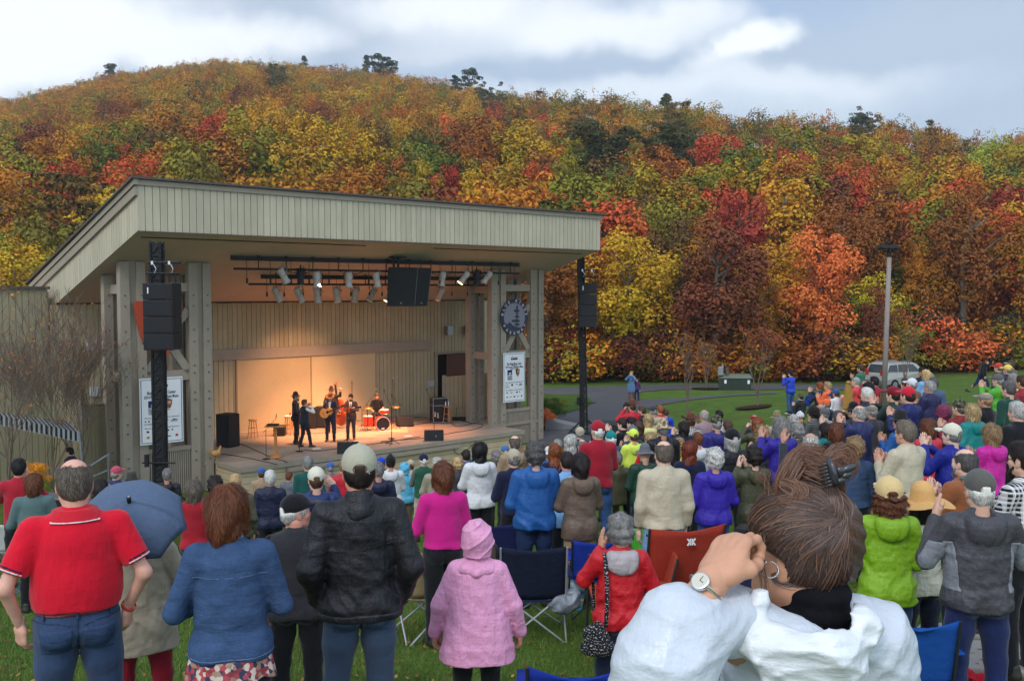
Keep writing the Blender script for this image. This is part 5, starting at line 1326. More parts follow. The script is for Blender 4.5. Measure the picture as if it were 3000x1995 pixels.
 hz = (hem if hem is not None else {'jacket': .86, 'coat': .72, 'sweater': .92, 'shirt': .90, 'tee': .90, 'vest': .90, 'poncho': .62, 'suit': .80, 'fleece': .90, 'puffy': .84}[kind]) + dz
 s = Sdf((-.62,-.34, hz - .06),(.62,.62,1.62 + dz), vox)
 fb = .68 + (build - 1) * .55
 chest = .150 * bw + t; waist = (.150 if fem else .148) * bw * (1 + (build - 1) * .35) + t; hip = (.168 if fem else .155) * bw + t
 s.cone((0,-.012,1.33 + dz),(0,.0,1.14 + dz), chest, waist, .05, sq=(1, fb, 1)); s.cone((0,0,1.14 + dz),(0,0, hz + .02), waist, hip * (1.12 if kind == 'coat' else 1.02),.05, sq=(1, fb + .04,1))
 if fem and kind != 'poncho': s.ell((0,.09,1.27 + dz),(.12 * bw, .075,.075),.05)
 if build > 1.15: s.ell((0,.07,1.08 + dz),(.17 * bw, .16 * bw, .17),.06)
 s.cone((-sh * .78,-.018,1.405 + dz),(sh * .78,-.018,1.405 + dz),.054 + t * .8,.054 + t * .8,.05); s.cone((0,-.03,1.40 + dz),(0,-.028,1.475 + dz),.085,.062 + t * .5,.05)
 if not sit and hz < .97:
  l2 = 1 + (build - 1) * .45
  s.ell((0,0,.95),(.160 * (1 + (bw - 1) * .75) + t * .8,.122 * bw + t * .8,.13 + t),.04)
  for x in (-1,1): s.ell((x * .075 * l2,-.06 * l2,.90),(.085 * l2 + t * .7,.085 * l2 + t * .7,.10 + t * .5),.04)
  if hz < .9:
   for lg in LG: s.cone(lg[0], lerp(lg[0], lg[1],.5),.100 * l2 + t, .088 * l2 + t * 1.3,.05)
 if kind == 'poncho':
  s.cone((0,0,1.33 + dz),(0,0, hz),.19,.30,.05, sq=(1,.8,1))
 slv = []
 for (a, e_, w_, fd, pn, hp, sgn) in arms:
  if kind == 'vest' : continue
  ra = .054 * (1 + (build - 1) * .5) + t * .8; rb_ = .042 + t * .85; rc = .032 + t * .8
  if shortsleeve:
   m_ = lerp(a, e_, .72); s.chain([a, m_], [ra * 1.05, ra * 1.02],.03)
  else: s.chain([a, e_, lerp(e_, w_, .94)], [ra, rb_, rc],.03)
 amp = {'jacket': .010, 'coat': .010, 'suit': .006, 'puffy': .006, 'poncho': .006, 'fleece': .006}.get(kind, .005) * (1.0 if near else 1.1)
 ff0 = folds(sd_ + 1, amp, 30 if kind != 'puffy' else 60); f1 = folds(sd_ + 7, amp * .5,74); ff = (lambda X, Y, Z: ff0(X, Y, Z) + f1(X, Y, Z)) if near else ff0
 s.warp(lambda X, Y, Z: ff(X, Y, Z) * np.clip(.25 + (1.42 + dz - Z) * 2.2,.25,1.25))
 if near and loc is None:
  for fr, am, ph in ((15,.36,1),(29,.26,2),(55,.12,3)): s.warp(crease(fr, amp * am * (.6 if kind == 'tee' else 1), sd_ + ph))
 s.plane(lambda X, Y, Z: hz + .008 * np.sin(14 * X + 9 * Y + sd_) - Z, .008)
 if shortsleeve:
  for (a, e_, w_, fd, pn, hp, sgn) in arms:
   ax_ = Vector(e_) - Vector(a); L_ = ax_.length; ax_ /= L_; c = Vector(a) + ax_ * L_ * .74
   sl, X, Y, Z = s.crop(c - Vector((.14,.14,.14)) + ax_ * .1, c + Vector((.14,.14,.14)) + ax_ * .1,.0)
   o = s.d[sl]; q = (X - c.x) * ax_.x + (Y - c.y) * ax_.y + (Z - c.z) * ax_.z
   dist = np.sqrt((X - c.x - ax_.x * .07) ** 2 + (Y - c.y - ax_.y * .07) ** 2 + (Z - c.z - ax_.z * .07) ** 2) - .13
   s.d[sl] = np.where((q > 0) & (np.abs(X) > sh + .03), np.maximum(o, q), o)
 hoodcol = hood if isinstance(hood, tuple) else None
 if hood and not hoodcol:
  s.cone((-.075,-.115,1.44 + dz),(.075,-.115,1.44 + dz),.05,.05,.03, sq=(1,.9,1)); s.ell((0,-.135,1.395 + dz),(.115,.048,.085),.03)
  for x in (-1,1): s.cone((x * .085,-.09,1.46 + dz),(x * .06,.03,1.44 + dz),.038,.028,.02)
  s.ell((0,-.075,1.50 + dz),(.055,.05,.03),.02, mode='sub')
 if topmat is None: topmat = {'jacket': M_nylon, 'coat': M_cloth, 'poncho': M_nylon, 'puffy': M_nylon}.get(kind, M_cloth)
 nm = {'jacket': 'jacket', 'coat': 'coat', 'sweater': 'sweater', 'shirt': 'shirt', 'tee': 'shirt', 'vest': 'vest', 'poncho': 'cape', 'suit': 'suit_jacket', 'fleece': 'fleece', 'puffy': 'puffy_jacket'}[kind]
 gsd = s; gm = link_obj(nm, s.mesh(nm), topmat, root, tcol)
 if kind == 'vest' or inner:
  ic = inner or (.3,.3,.3); s = Sdf((-.62,-.30,1.05 + dz),(.62,.62,1.56 + dz), vox)
  for (a, e_, w_, fd, pn, hp, sgn) in arms: s.chain([a, e_, lerp(e_, w_, .92)], [.06,.05,.042],.02)
  s.cone((0,-.028,1.40 + dz),(0,-.026,1.50 + dz),.075,.062,.03); s.warp(folds(sd_ + 3,.005,34)); link_obj('shirt', s.mesh('shirt'), M_cloth, root, ic)
 if hoodcol:
  s = Sdf((-.2,-.26,1.2 + dz),(.2,.12,1.60 + dz), vox)
  s.cone((-.08,-.115,1.46 + dz),(.08,-.115,1.46 + dz),.05,.05,.03); s.ell((0,-.14,1.40 + dz),(.125,.045,.085),.03)
  for x in (-1,1): s.cone((x * .09,-.09,1.47 + dz),(x * .06,.04,1.45 + dz),.036,.028,.02)
  s.warp(folds(sd_ + 2,.006,50)); link_obj('hood', s.mesh('hood'), topmat, root, hoodcol)
 if collar:
  s = Sdf((-.12,-.16,1.38 + dz),(.12,.12,1.58 + dz), vox); s.cone((0,-.025,1.44 + dz),(0,-.02,1.50 + dz),.078,.070,.02); s.ell((0,-.01,1.55 + dz),(.058,.056,.06),.005, mode='sub'); link_obj('collar', s.mesh('collar'), M_cloth, root, collar)
 # ---- hair, hat
 he = (R(head_tilt),0, R(head_yaw))
 if hair_[0] != 'none':
  link_obj('hair', hair(hair_[0], near, sd_, bool(hat) and hat[0] != 'visor'), None, root, hair_[1], hc, he)
 if beard: link_obj('beard', hair('beard', near, 0), None, root, beard, hc, he)
 if hat:
  hm = M_straw if hat[0] == 'straw' else M_cloth; hcol = hat[1]
  if isinstance(hcol, str): hm = SPECIAL[hcol]; hcol = (1,1,1)
  if hat[0] == 'hoodup': hm = topmat
  nmh = {'cap': 'cap', 'capflat': 'cap', 'beanie': 'beanie', 'hoodup': 'raised_hood', 'visor': 'visor'}.get(hat[0], 'hat')
  hsc = {'cap': (1.04,1.04,1.02), 'capflat': (1.04,1.04,1.02)}.get(hat[0],(1.02,1.02,1.02))
  if hair_[0] in ('bob', 'puffy', 'long', 'curly') and hat[0] != 'hoodup': hsc = (1.16,1.12,1.10)
  ho = link_obj(nmh, hatm(hat[0], near), hm, root, hcol, hc, he, hsc)
  if hat[0] in ('fedora', 'brim', 'cowboy', 'striphat'):
   mb = MB(); mb.lathe([(.1005,.046),(.1005,.072),(.098,.073),(.098,.045)],24, Matrix.Diagonal((.93,1.09,1,1)), close=False); mb.build('hat_band', M_cloth, ho, True, color=hat[2] if len(hat) > 2 else (.01,.01,.01), loc=(0,-.015,0))
  if len(hat) > 2 and hat[0] == 'cap':
   pass
 if not far:
  mb = MB()
  for x in (-1,1):
   mb.lathe([(.0001,.0125),(.006,.011),(.0115,.004),(.0115,-.004),(.0001,-.012)],8, Matrix.Translation((x * .031,.0795,-.004)) @ Matrix.Rotation(-math.pi / 2,4, 'X'), close=False)
  # separate eyeballs: one mesh each
  for x in (-1,1):
   q = MB(); q.lathe([(.0002,.0122),(.006,.0105)],8, Matrix.Translation((x * .031,.0765,-.004)) @ Matrix.Rotation(-math.pi / 2,4, 'X'), close=True)
   if near or head_yaw or abs(yaw) > 55: q.build('eye', M_ink, root, loc=hc, rot=he)
 if glasses:
  q = MB()
  for x in (-1,1):
   q.tube([(x * .031 + .021 * math.cos(a),.098,-.004 + .017 * math.sin(a)) for a in np.linspace(0,6.28,13)],.002,4); q.tube([(x * .052,.097,0),(x * .08,.02,.004),(x * .084,-.02,-.004)],.0022,4)
  q.tube([(-.01,.098,0),(.01,.098,0)],.002,4); q.build('glasses', M_ink, root, loc=hc, rot=he)
 if parts: parts(root, dict(hc=hc, dz=dz, arms=arms, LG=LG, bw=bw, sh=sh, vox=vox, he=he, hz=hz, waist=waist, fb=fb, tsd=tsd, gsd=gsd, topmat=topmat, tcol=tcol, gm=gm, k=k, base=base, rz=rz))
 SPOTS_P.append((label, base.copy(), k)); return root
# hair and cloth colours
HC = dict(grey=L(128,124,120), white=L(196,192,184), dark=L(40,30,26), brown=L(78,54,38), auburn=L(104,58,34), ginger=L(142,76,40), red=L(120,52,30), blonde=L(176,148,104), sandy=L(140,112,78), greybr=L(104,92,80), black=L(24,20,20), silver=L(164,160,154), dkgrey=L(84,80,78))
CC_ = dict(black=L(24,24,27), navy=L(26,30,56), blue=L(32,84,146), royal=L(30,60,176), purple=L(54,36,150), indigo=L(44,40,110), maroon=L(150,26,42), red=L(190,30,44), dkred=L(130,28,36), green=L(26,58,44), dkgreen=L(30,44,38), lime=L(140,180,50), neon=L(206,224,84),
  khaki=L(170,158,132), tan=L(150,126,98), beige=L(184,172,146), olive=L(70,70,48), brown=L(104,86,72), grey=L(96,96,102), dkgrey=L(52,54,60), teal=L(20,120,118), magenta=L(196,30,124), pink=L(206,120,160), white=L(206,204,204), cream=L(206,200,180), orange=L(226,98,50), coral=L(206,70,66), yellow=L(226,190,50), ltblue=L(120,162,200), denim=L(56,84,130), dkdenim=L(34,48,78), ltdenim=L(120,146,176), rust=L(160,92,56), mauve=L(150,124,130))
def tartan_tail(root, q):
 s = Sdf((-.3,-.25,.80),(.3,.25,1.0),.014); s.cone((0,0,.98),(0,0,.84),.172 * q['bw'] + .004,.18 * q['bw'] + .004,0, sq=(1,.76,1)); s.warp(folds(5,.006,40)); s.plane(lambda X, Y, Z: .845 - Z); link_obj('shirt_tail', s.mesh('shirt_tail'), M_tartan, root, (1,1,1))
def back_stripe(root, q, c):
 mb = MB(); n = 14; w = q['bw']
 for i in range(n):
  a0 = math.pi + math.pi * i / n; a1 = a0 + math.pi / n
  r = .163 * w + .040
  for (z0, z1) in ((1.14,1.175),):
   mb.add([(r * math.cos(a0), r * .72 * math.sin(a0), z0),(r * math.cos(a1), r * .72 * math.sin(a1), z0),(r * math.cos(a1), r * .72 * math.sin(a1), z1),(r * math.cos(a0), r * .72 * math.sin(a0), z1)], [(0,1,2,3)])
 mb.build('stripe', M_cloth, root, color=c, solid=-.006)
def hand_cam(root, q):
 hc = q['hc']; mb = MB(); mb.box((hc.x - .065, hc.y + .24, hc.z - .05),(hc.x + .065, hc.y + .29, hc.z + .04)); mb.lathe([(.03,0),(.032,.05),(.028,.06)],14, Matrix.Translation((hc.x, hc.y + .29, hc.z - .005)) @ Matrix.Rotation(-math.pi / 2,4, 'X'))
 o = mb.build('camera_body', M_black, None, bevel=.006); o.name = 'hand_camera'
 M = Matrix.Translation(root.location) @ root.rotation_euler.to_matrix().to_4x4() @ Matrix.Diagonal((*root.scale, 1)); o.matrix_world = M
 tag(o, 'black camera held up by ' + ('the red jacket person' if 'red' in root['label'] else 'the blue sleeved person'), 'camera')
# ================================================================== THE CROWD
H, C = HC, CC_
def P_(px, py, d, yaw, pose, hr, ht, top, pants, label, **kw):
 kind, tcol = top[0], top[1]
 if isinstance(tcol, str) and tcol in SPECIAL: kw['topmat'] = SPECIAL[tcol]; tcol = (1,1,1)
 elif isinstance(tcol, str): tcol = C[tcol]
 hr = (hr[0], H[hr[1]]) if isinstance(hr, tuple) else ('none', (0,0,0))
 if ht: ht = (ht[0], C.get(ht[1], ht[1]) if isinstance(ht[1], str) else ht[1]) + tuple(ht[2:])
 if isinstance(pants, str): pants = C[pants]
 if pants in (C['denim'], C['dkdenim'], C['ltdenim']): kw.setdefault('pantsmat', M_denim)
 for q in ('inner', 'hood', 'collar'):
  if isinstance(kw.get(q), str): kw[q] = C[kw[q]]
 if isinstance(kw.get('beard'), str): kw['beard'] = H[kw['beard']]
 return person(px, py, d, yaw, pose, hr, ht, (kind, tcol), kw.pop('hood', None), pants, label, **kw)
# ---- middle of the lawn
P_(1297,1350,8.8,14,'claplow',('bob','auburn'),None,('sweater','magenta'),'black','woman in magenta sweater with auburn bob behind tan camp chair',fem=True,build=1.08,hem=.96)
P_(1405,1294,13,10,'clap',('long','black'),None,('jacket','white'),'black','woman with long black hair in white hooded rain jacket',fem=True,hood=True,skin=L(206,160,136))
P_(1505,1316,12,16,'claplow',('short','grey'),('cap','khaki'),('fleece','navy'),'black','man in navy jacket and khaki cap beside bright blue rain jacket')
P_(1567,1295,10.4,14,'claplow',('puffy','dkgrey'),None,('jacket','blue'),'dkdenim','man with curly grey hair in bright blue hooded rain jacket',hood=True,build=1.12)
P_(1508,1278,14.5,14,'fold',('fringe','greybr'),None,('jacket','tan'),'khaki','balding man in tan jacket behind the khaki cap man',hood=True)
P_(1625,1298,13.5,14,'clap',('long','ginger'),None,('sweater','navy'),'black','woman with long ginger hair in navy sweater',fem=True)
P_(1661,1328,11.4,14,'claplow',('short','dark'),None,('fleece','ltblue'),'black','person in pale blue fleece with lavender collar and black trousers',collar=L(130,120,190),fem=True,hem=.78)
P_(1700,1325,10.4,20,'clap',('bob','dark'),None,('jacket','brown'),'tan','woman with dark bob in brown hooded raincoat and khaki trousers',fem=True,hood=True,hem=.78,build=1.05)
P_(1752,1233,13.3,18,'clap',('short','white'),('cap','maroon'),('fleece','maroon'),'denim','tall man in maroon cap and maroon fleece jacket',build=1.08,h_range=(1.75,2.0))
P_(1671,1271,15.5,12,'clap',('long','white'),None,('sweater','magenta'),'black','woman with long white hair in magenta top',fem=True)
P_(1699,1252,21,10,'clap',('short','grey'),('cap','khaki'),('jacket','navy'),'black','man in tan cap and navy jacket beside the right speaker mast')
P_(1856,1257,17,26,'clap',('short','brown'),('cap','neon'),('jacket','neon'),'black','person in neon yellow cap and neon yellow hooded jacket',hood=True)
P_(1889,1302,12.6,16,'claplow',('none','grey'),('boonie','grey'),('jacket','green'),'dkdenim','man in grey soft hat and dark green jacket',hood=True)
P_(1945,1294,9.4,16,'down',('fringe','greybr'),None,('jacket','beige'),'ltdenim','balding man in beige jacket over tartan shirt tail and pale jeans',build=1.06,hem=.93,
 parts=lambda root,q: tartan_tail(root,q))
P_(2020,1289,12,20,'clap',('long','red'),None,('fleece','navy'),'black','woman with long red hair in dark navy fleece',fem=True)
P_(1942,1229,14.4,18,'claplow',('short','grey'),('boonie','desert'),('jacket','black'),'black','man in desert camouflage sun hat and black hooded jacket',hood=True,build=1.1)
P_(2093,1312,10.4,22,'claplow',('puffy','white'),None,('jacket','purple'),'denim','person with white hair in violet hooded rain jacket and jeans',hood=True,fem=True,build=1.08)
P_(2209,1308,10.8,26,'claphigh',('puffy','dark'),None,('jacket','olive'),'dkdenim','woman with dark curly hair in olive hooded jacket',hood=True,fem=True,hem=.74)
P_(2145,1256,12.2,26,'clap',('bob','silver'),('cap','black'),('jacket','black'),'black','person in black cap over white hair, black jacket with grey stripe',parts=lambda root,q: back_stripe(root,q,L(110,112,116)))
P_(2099,1216,15.2,24,'claplow',('short','grey'),('cap','camo'),('jacket','indigo'),'black','man in camouflage cap and slate purple hooded jacket',hood=True,build=1.1)
P_(2063,1202,20,34,'clap',('fringe','silver'),None,('shirt','mauve'),'black','balding man in mauve shirt reaching forward at the lawn edge',build=1.1)
P_(2023,1210,19,30,'claphigh',('short','brown'),('cowboy',L(96,56,40)),('shirt','plaid'),'black','person in brown cowboy hat and plaid shirt hands raised')
P_(2290,1222,12.6,44,'claphigh',('bob','grey'),None,('jacket',L(46,32,136)),'black','grey haired person with glasses in purple jacket with white collar stripe',hood=True,glasses=True,collar='white')
P_(2231,1246,14,30,'clap',('curly','sandy'),None,('jacket','dkgrey'),'black','woman with big curly light brown hair in dark grey jacket',fem=True)
P_(2219,1222,16.5,30,'camera',('long','ginger'),None,('jacket','olive'),'black','woman with straight ginger hair taking a picture in olive jacket',fem=True)
P_(2374,1271,11,30,'clap',('fringe','white'),None,('fleece','dkgrey'),'black','balding man with white hair and white beard raising his left hand',poseL=((.27,.14,1.30),(.23,.26,1.62),(-.1,.2,1),(-1,.3,0),'open'),beard='white',hem=.9)
P_(2335,1240,13.6,40,'clap',('puffy','grey'),None,('jacket','olive'),'black','woman with grey curly bob beside the purple jacket person',fem=True)
P_(2003,1233,18,34,'claphigh',('bob','dark'),None,('fleece','navy'),'black','dark haired person in navy top with white shoulder stripe')
P_(2107,1204,21,24,'down',('short','black'),None,('shirt','white'),'dkdenim','black haired boy in white shirt at the lawn edge',h_range=(1.3,1.8))
P_(2132,1233,17,24,'clap',('short','brown'),None,('jacket','brown'),'black','brown haired person behind the camouflage cap man')
P_(2044,1270,14.5,22,'clap',('short','auburn'),None,('jacket','white'),'black','auburn haired person in bright white jacket',hood=True)
P_(1905,1265,16,26,'clap',('long','blonde'),None,('sweater','red'),'black','blonde person in red top between neon jacket and black jacket',fem=True)
P_(1989,1282,14.5,24,'clap',('curly','sandy'),None,('jacket','yellow'),'black','sandy haired person in dull yellow top',fem=True)
P_(2210,1214,21,32,'clap',('short','dark'),('capflat','dkred'),('jacket','dkgrey'),'black','person in dark maroon flat cap at the lawn edge')
P_(1705,1288,17.5,16,'clap',('fringe','grey'),None,('fleece','tan'),'black','bald man with grey fringe just left of tall maroon man')
P_(1808,1330,16.5,20,'claplow',('short','grey'),None,('jacket','olive'),'olive','seated person in olive jacket right behind tall maroon man',sit=True)
P_(1790,1264,18,20,'clap',('bob','white'),('beanie','teal'),('fleece',C['denim']),'dkdenim','person in teal knit hat and blue denim jacket')
P_(1825,1227,19,60,'claphigh',('short','dark'),None,('suit','black'),'black','dark haired man in black suit with raised hands near mast')
P_(1851,1224,21,60,'clap',('short','black'),None,('suit','black'),'black','black haired man in black top beside black suited man')
P_(1853,1246,18,40,'clap',('short','grey'),('beanie','grey'),('jacket','dkgrey'),'black','person in grey knit hat behind neon yellow cap')
P_(1899,1212,21,44,'clap',('long','blonde'),None,('jacket',L(220,210,140)),'black','blonde woman in pale yellow raincoat',fem=True,hood=True)
P_(1871,1234,20,50,'clap',('long','brown'),None,('jacket','navy'),'black','brown haired woman in navy beside pale yellow raincoat',fem=True)
P_(1914,1190,24,34,'down',('short','grey'),('cap','dkgrey'),('jacket','khaki'),'black','man in dark cap and khaki jacket near the path',hood=True)
P_(1934,1190,25,28,'down',('short','ginger'),None,('jacket','red'),'black','ginger haired person in red jacket near the path')
P_(1950,1198,25,28,'down',('short','brown'),None,('jacket',C['royal']),'black','person in vivid blue hooded jacket near the path',hood=True)
P_(1852,1172,25.5,34,'camera',('short','brown'),('cowboy',L(92,58,46)),('jacket','red'),'black','person in red jacket and brown hat holding up a camera',parts=lambda root,q: hand_cam(root,q))
P_(1881,1192,27,70,'fold',('short','brown'),None,('jacket','black'),'black','woman in black jacket standing beside red jacket photographer',fem=True)
P_(2317,1087,39.6,52,'claphigh',('short','black'),('cap','black'),('jacket',C['royal']),'denim','bearded man in royal blue jacket and jeans standing on the lawn',beard='black',build=1.08)
P_(2346,1152,33,50,'clap',('short','dark'),('brim',L(92,84,60)),('jacket','black'),'black','seated man in olive hat and black jacket at lawn edge',sit=True)
P_(2402,1120,29,56,'claphigh',('puffy','ginger'),None,('jacket','navy'),'black','reddish haired woman in navy clapping beside orange jacket',fem=True)
P_(2426,1120,27,56,'clap',('short','blonde'),None,('jacket',C['orange']),'black','blonde person in bright orange jacket',fem=True)
P_(2450,1140,25,40,'down',('short','brown'),('cap',L(50,80,130)),('jacket','white'),'black','child in blue cap and white jacket',h_range=(1.2,1.6))
P_(2438,1150,26,50,'clap',('short','brown'),('cap',L(40,60,110)),('jacket','blue'),'black','person in blue cap and blue jacket behind orange cap')
P_(2422,1168,21,58,'clap',('short','grey'),('cap',C['orange']),('jacket','navy'),'black','man in orange cap and navy jacket')
P_(2383,1190,17.5,58,'clap',('puffy','black'),('beanie',L(34,24,24)),('sweater','stripe'),'black','person in dark knit hat and grey striped sweater',h_range=(1.3,1.8))
P_(2344,1205,19.5,46,'clap',('none','grey'),('beanie','zebra'),('jacket','black'),'black','person in zebra patterned hat and black jacket',h_range=(1.3,1.8))
P_(2324,1215,18,50,'clap',('puffy','silver'),None,('jacket','black'),'black','silver haired person in black beside zebra hat',h_range=(1.3,1.8))
P_(2318,1203,21,50,'clap',('short','black'),('visor','white'),('jacket','black'),'black','person in white visor and black jacket near seated man',h_range=(1.3,1.8))
P_(2417,1194,18.5,50,'clap',('short','grey'),('beanie',L(90,90,92)),('shirt',L(150,156,160)),'black','person in grey knit hat and pale grey shirt',h_range=(1.3,1.8))
P_(2403,1184,20.5,50,'clap',('short','greybr'),('capflat','tan'),('jacket',L(60,50,70)),'black','person in tan flat cap between knit hats')
P_(2456,1202,16.5,56,'claphigh',('bob','dkgrey'),None,('jacket','dkgrey'),'black','woman with grey brown bob clapping high behind camera man',fem=True)
P_(2419,1237,15.5,56,'clap',('bob','dark'),None,('jacket','teal'),'black','dark haired woman in teal jacket with blue collar',fem=True,collar=C['royal'])
P_(2448,1236,12.8,40,'fold',('bob','auburn'),None,('fleece','black'),'black','brown haired woman in black coat with red scarf',fem=True,collar='red',build=1.1)
P_(2518,1190,13.8,48,'claphigh',('fringe','silver'),None,('jacket',L(38,42,84)),'black','grey haired man in navy windbreaker clapping high',build=1.1)
P_(2276,1208,19,40,'clap',('short','greybr'),('striphat',L(130,118,88),L(90,80,60)),('vest','grey'),'black','man in striped tan hat and pale grey vest',inner='khaki')
P_(2500,1180,16.5,50,'camera',('short','black'),('brim','black'),('jacket','dkgrey'),'black','person in black wide hat looking through a camera')
P_(2555,1184,15.6,40,'clap',('short','grey'),('capflat',L(110,116,104)),('tee',L(62,60,66)),'black','person in pale grey flat cap and dark grey shirt')
P_(2577,1196,16.5,46,'down',('short','dark'),None,('jacket','dkred'),'black','person in dark red jacket behind grey flat cap')
P_(2504,1279,10.2,26,'down',('puffy','sandy'),None,('jacket',L(58,76,104)),'black','woman with sandy hair in faded denim jacket',fem=True,topmat=M_denim,hem=.95,build=1.05)
# ---- right-hand slope
P_(2655,1237,9.8,52,'clap',('short','greybr'),None,('jacket','beige'),'khaki','man with glasses in beige windbreaker clapping in profile',glasses=True,build=1.08,hem=.82)
P_(2638,1205,13.4,58,'clap',('short','dark'),('fedora',L(40,36,34),L(20,18,18)),('jacket','blue'),'black','man in dark fedora and blue jacket behind beige windbreaker',build=1.05)
P_(2718,1224,12.3,44,'clap',('bob','auburn'),None,('jacket',L(190,44,60)),'black','woman with auburn bob in red jacket behind beige windbreaker',fem=True,hood=True)
P_(2763,1188,14.5,48,'clap',('none','dark'),('hoodup',L(110,32,64)),('jacket',L(104,30,60)),'black','person with burgundy hood pulled up')
P_(2790,1241,10.5,58,'claphigh',('short','grey'),('cap','cream'),('jacket',L(22,30,126)),'khaki','man in cream cap and royal blue jacket clapping',hood=True,build=1.1)
P_(2812,1170,14,52,'clap',('short','greybr'),('cap','camo'),('jacket','dkred'),'black','man in camouflage cap and dark red jacket on the slope')
P_(2849,1181,13.6,48,'down',('bob','blonde'),None,('jacket',L(20,120,116)),'black','blonde woman in teal hooded jacket',fem=True,hood=True,build=1.1)
P_(2905,1240,11,50,'clap',('bob','sandy'),None,('jacket',L(190,30,140)),'black','woman with sandy bob in vivid magenta hooded jacket',fem=True,hood=True,build=1.08)
P_(2888,1148,14.6,56,'clap',('short','sandy'),('capflat',L(130,124,110)),('vest','black'),'black','man in grey cap and black vest over mauve sleeves',inner=L(120,104,110))
P_(2925,1096,15.5,58,'claphigh',('short','grey'),('cap',L(92,88,84)),('jacket',L(80,160,50)),'black','man in bright green jacket and grey cap on the slope',hood=True)
P_(2956,1120,15.5,54,'down',('short','dkgrey'),None,('fleece',L(30,66,54)),'navy','person in dark green hooded fleece beside bright green jacket',hood=True)
P_(2970,1097,17.5,56,'down',('short','grey'),None,('jacket','yellow'),'black','grey haired man in yellow jacket',hood=True)
P_(2926,1064,20,58,'down',('short','greybr'),('cap',L(180,60,50)),('jacket','dkgrey'),'black','man in faded red cap high on the slope')
P_(2953,1069,19,60,'down',('short','grey'),('cap',L(216,190,90)),('jacket','navy'),'black','man in yellow cap and navy jacket high on the slope')
P_(2963,1056,21.5,60,'down',('short','brown'),('visor','white'),('jacket','brown'),'black','person in white visor high on the slope')
P_(2996,1102,18,50,'down',('short','brown'),None,('jacket','dkred'),'black','person in dark red cut off by right picture edge')
P_(2982,1181,11.8,50,'down',('short','silver'),None,('suit','black'),'black','grey haired man in black suit at right picture edge',build=1.15)
P_(2661,1134,14.4,50,'clap',('short','dark'),('cap',L(190,30,50)),('jacket',L(24,34,90)),'khaki','person in red cap and navy blue jacket by the light pole')
P_(2618,1133,14.8,56,'claphigh',('short','dark'),('cap',L(120,20,30)),('jacket','dkgreen'),'denim','man in dark red cap and dark green jacket',hood=True,build=1.1)
P_(2655,1111,17,56,'clap',('short','brown'),None,('jacket','red'),'black','brown haired man in red behind the red cap')
P_(2672,1109,19,56,'clap',('short','grey'),('cap','white'),('coat',L(126,90,56)),'black','person in white cap and brown coat behind red cap')
P_(2725,1118,17.5,50,'clap',('short','silver'),None,('puffy',L(34,32,70)),'black','silver haired woman in navy puffy jacket',fem=True)
P_(2713,1084,20,40,'clap',('curly','blonde'),None,('fleece','ltblue'),'black','blonde woman in pale denim top near parked car',fem=True)
P_(2702,1078,22,50,'clap',('short','dark'),None,('jacket','black'),'black','dark haired person behind blonde woman near parked car')
P_(2736,1108,20.5,30,'down',('short','dkgrey'),None,('fleece',L(70,90,120)),'black','person in grey blue top behind navy puffy jacket')
P_(2541,1138,16.5,58,'down',('short','white'),None,('jacket','navy'),'black','white haired man in navy jacket near the pole',build=1.05)
P_(2508,1106,22.5,62,'front',('buzz','silver'),None,('shirt','coral'),'black','bald man in coral shirt holding folded tan canopy')
P_(2562,1105,22,60,'camera',('short','black'),None,('jacket',L(150,20,36)),'black','dark haired person in deep red jacket beside light pole')
P_(2544,1121,20,60,'down',('puffy','black'),None,('jacket','black'),'black','black haired person in black between white hair and deep red')
P_(2521,1070,33,62,'clap',('short','brown'),None,('jacket',L(50,104,80)),'black','person in green jacket behind the parked car')
P_(2868,1043,40,-68,'down',('long','black'),None,('coat','black'),'dkdenim','woman in black striding uphill across the grass',fem=True,lean=1.0,legs=[[(.12,.28,.58),(.16,.30,.12)],[(-.10,-.12,.52),(-.14,-.46,.14)]],hem=.9)
P_(1850,1087,52,170,'camera',('long','blonde'),None,('coat',L(92,124,160)),L(120,80,50),'woman in blue dress and brown boots shading her eyes on road',fem=True,hem=.55,skin=L(206,160,136))
P_(1866,1109,52,172,'down',('short','brown'),None,('jacket',L(70,40,80)),'dkdenim','child in purple jacket beside woman on the road',h_range=(1.1,1.45))
# ---- left side
P_(55,1347,12.3,-12,'claphigh',('short','black'),None,('fleece',L(160,28,44)),'black','black haired man in dark red fleece at far left',build=1.05)
P_(97,1383,10.7,-8,'claplow',('bob','auburn'),None,('sweater',L(84,106,104)),'black','woman with long brown hair in grey teal sweater',fem=True,build=1.1)
P_(204,1312,26,60,'down',('short','dark'),None,('jacket','navy'),'black','dark haired man working under the striped awning')
P_(340,1366,15.5,-40,'clap',('short','grey'),('cap',L(176,70,84)),('jacket',L(30,40,80)),'black','man in faded pink cap and navy jacket')
P_(294,1400,13.2,-20,'claphigh',('bob','dark'),None,('sweater','brown'),'black','dark haired woman clapping behind bald man in red',fem=True)
P_(385,1384,13.8,-10,'down',('short','grey'),('fedora',L(64,60,56),L(30,28,26)),('jacket',L(180,180,176)),'black','person in wide dark grey hat above the blue umbrella')
P_(490,1375,15.4,-14,'down',('short','grey'),None,('jacket','black'),'black','grey haired man in black jacket in front of slatted panel',hood=True)
P_(568,1403,10.4,-12,'claplow',('bob','greybr'),None,('fleece',L(150,26,38)),'black','woman with long grey brown hair in dark red fleece',fem=True)
P_(631,1402,15.5,-10,'down',('puffy','dark'),None,('jacket','olive'),'black','person with short dark curls before the deck corner')
P_(689,1393,12.2,-8,'down',('short','blonde'),None,('jacket',L(84,82,60)),'black','blonde haired man in olive jacket behind denim shirt woman',build=1.15)
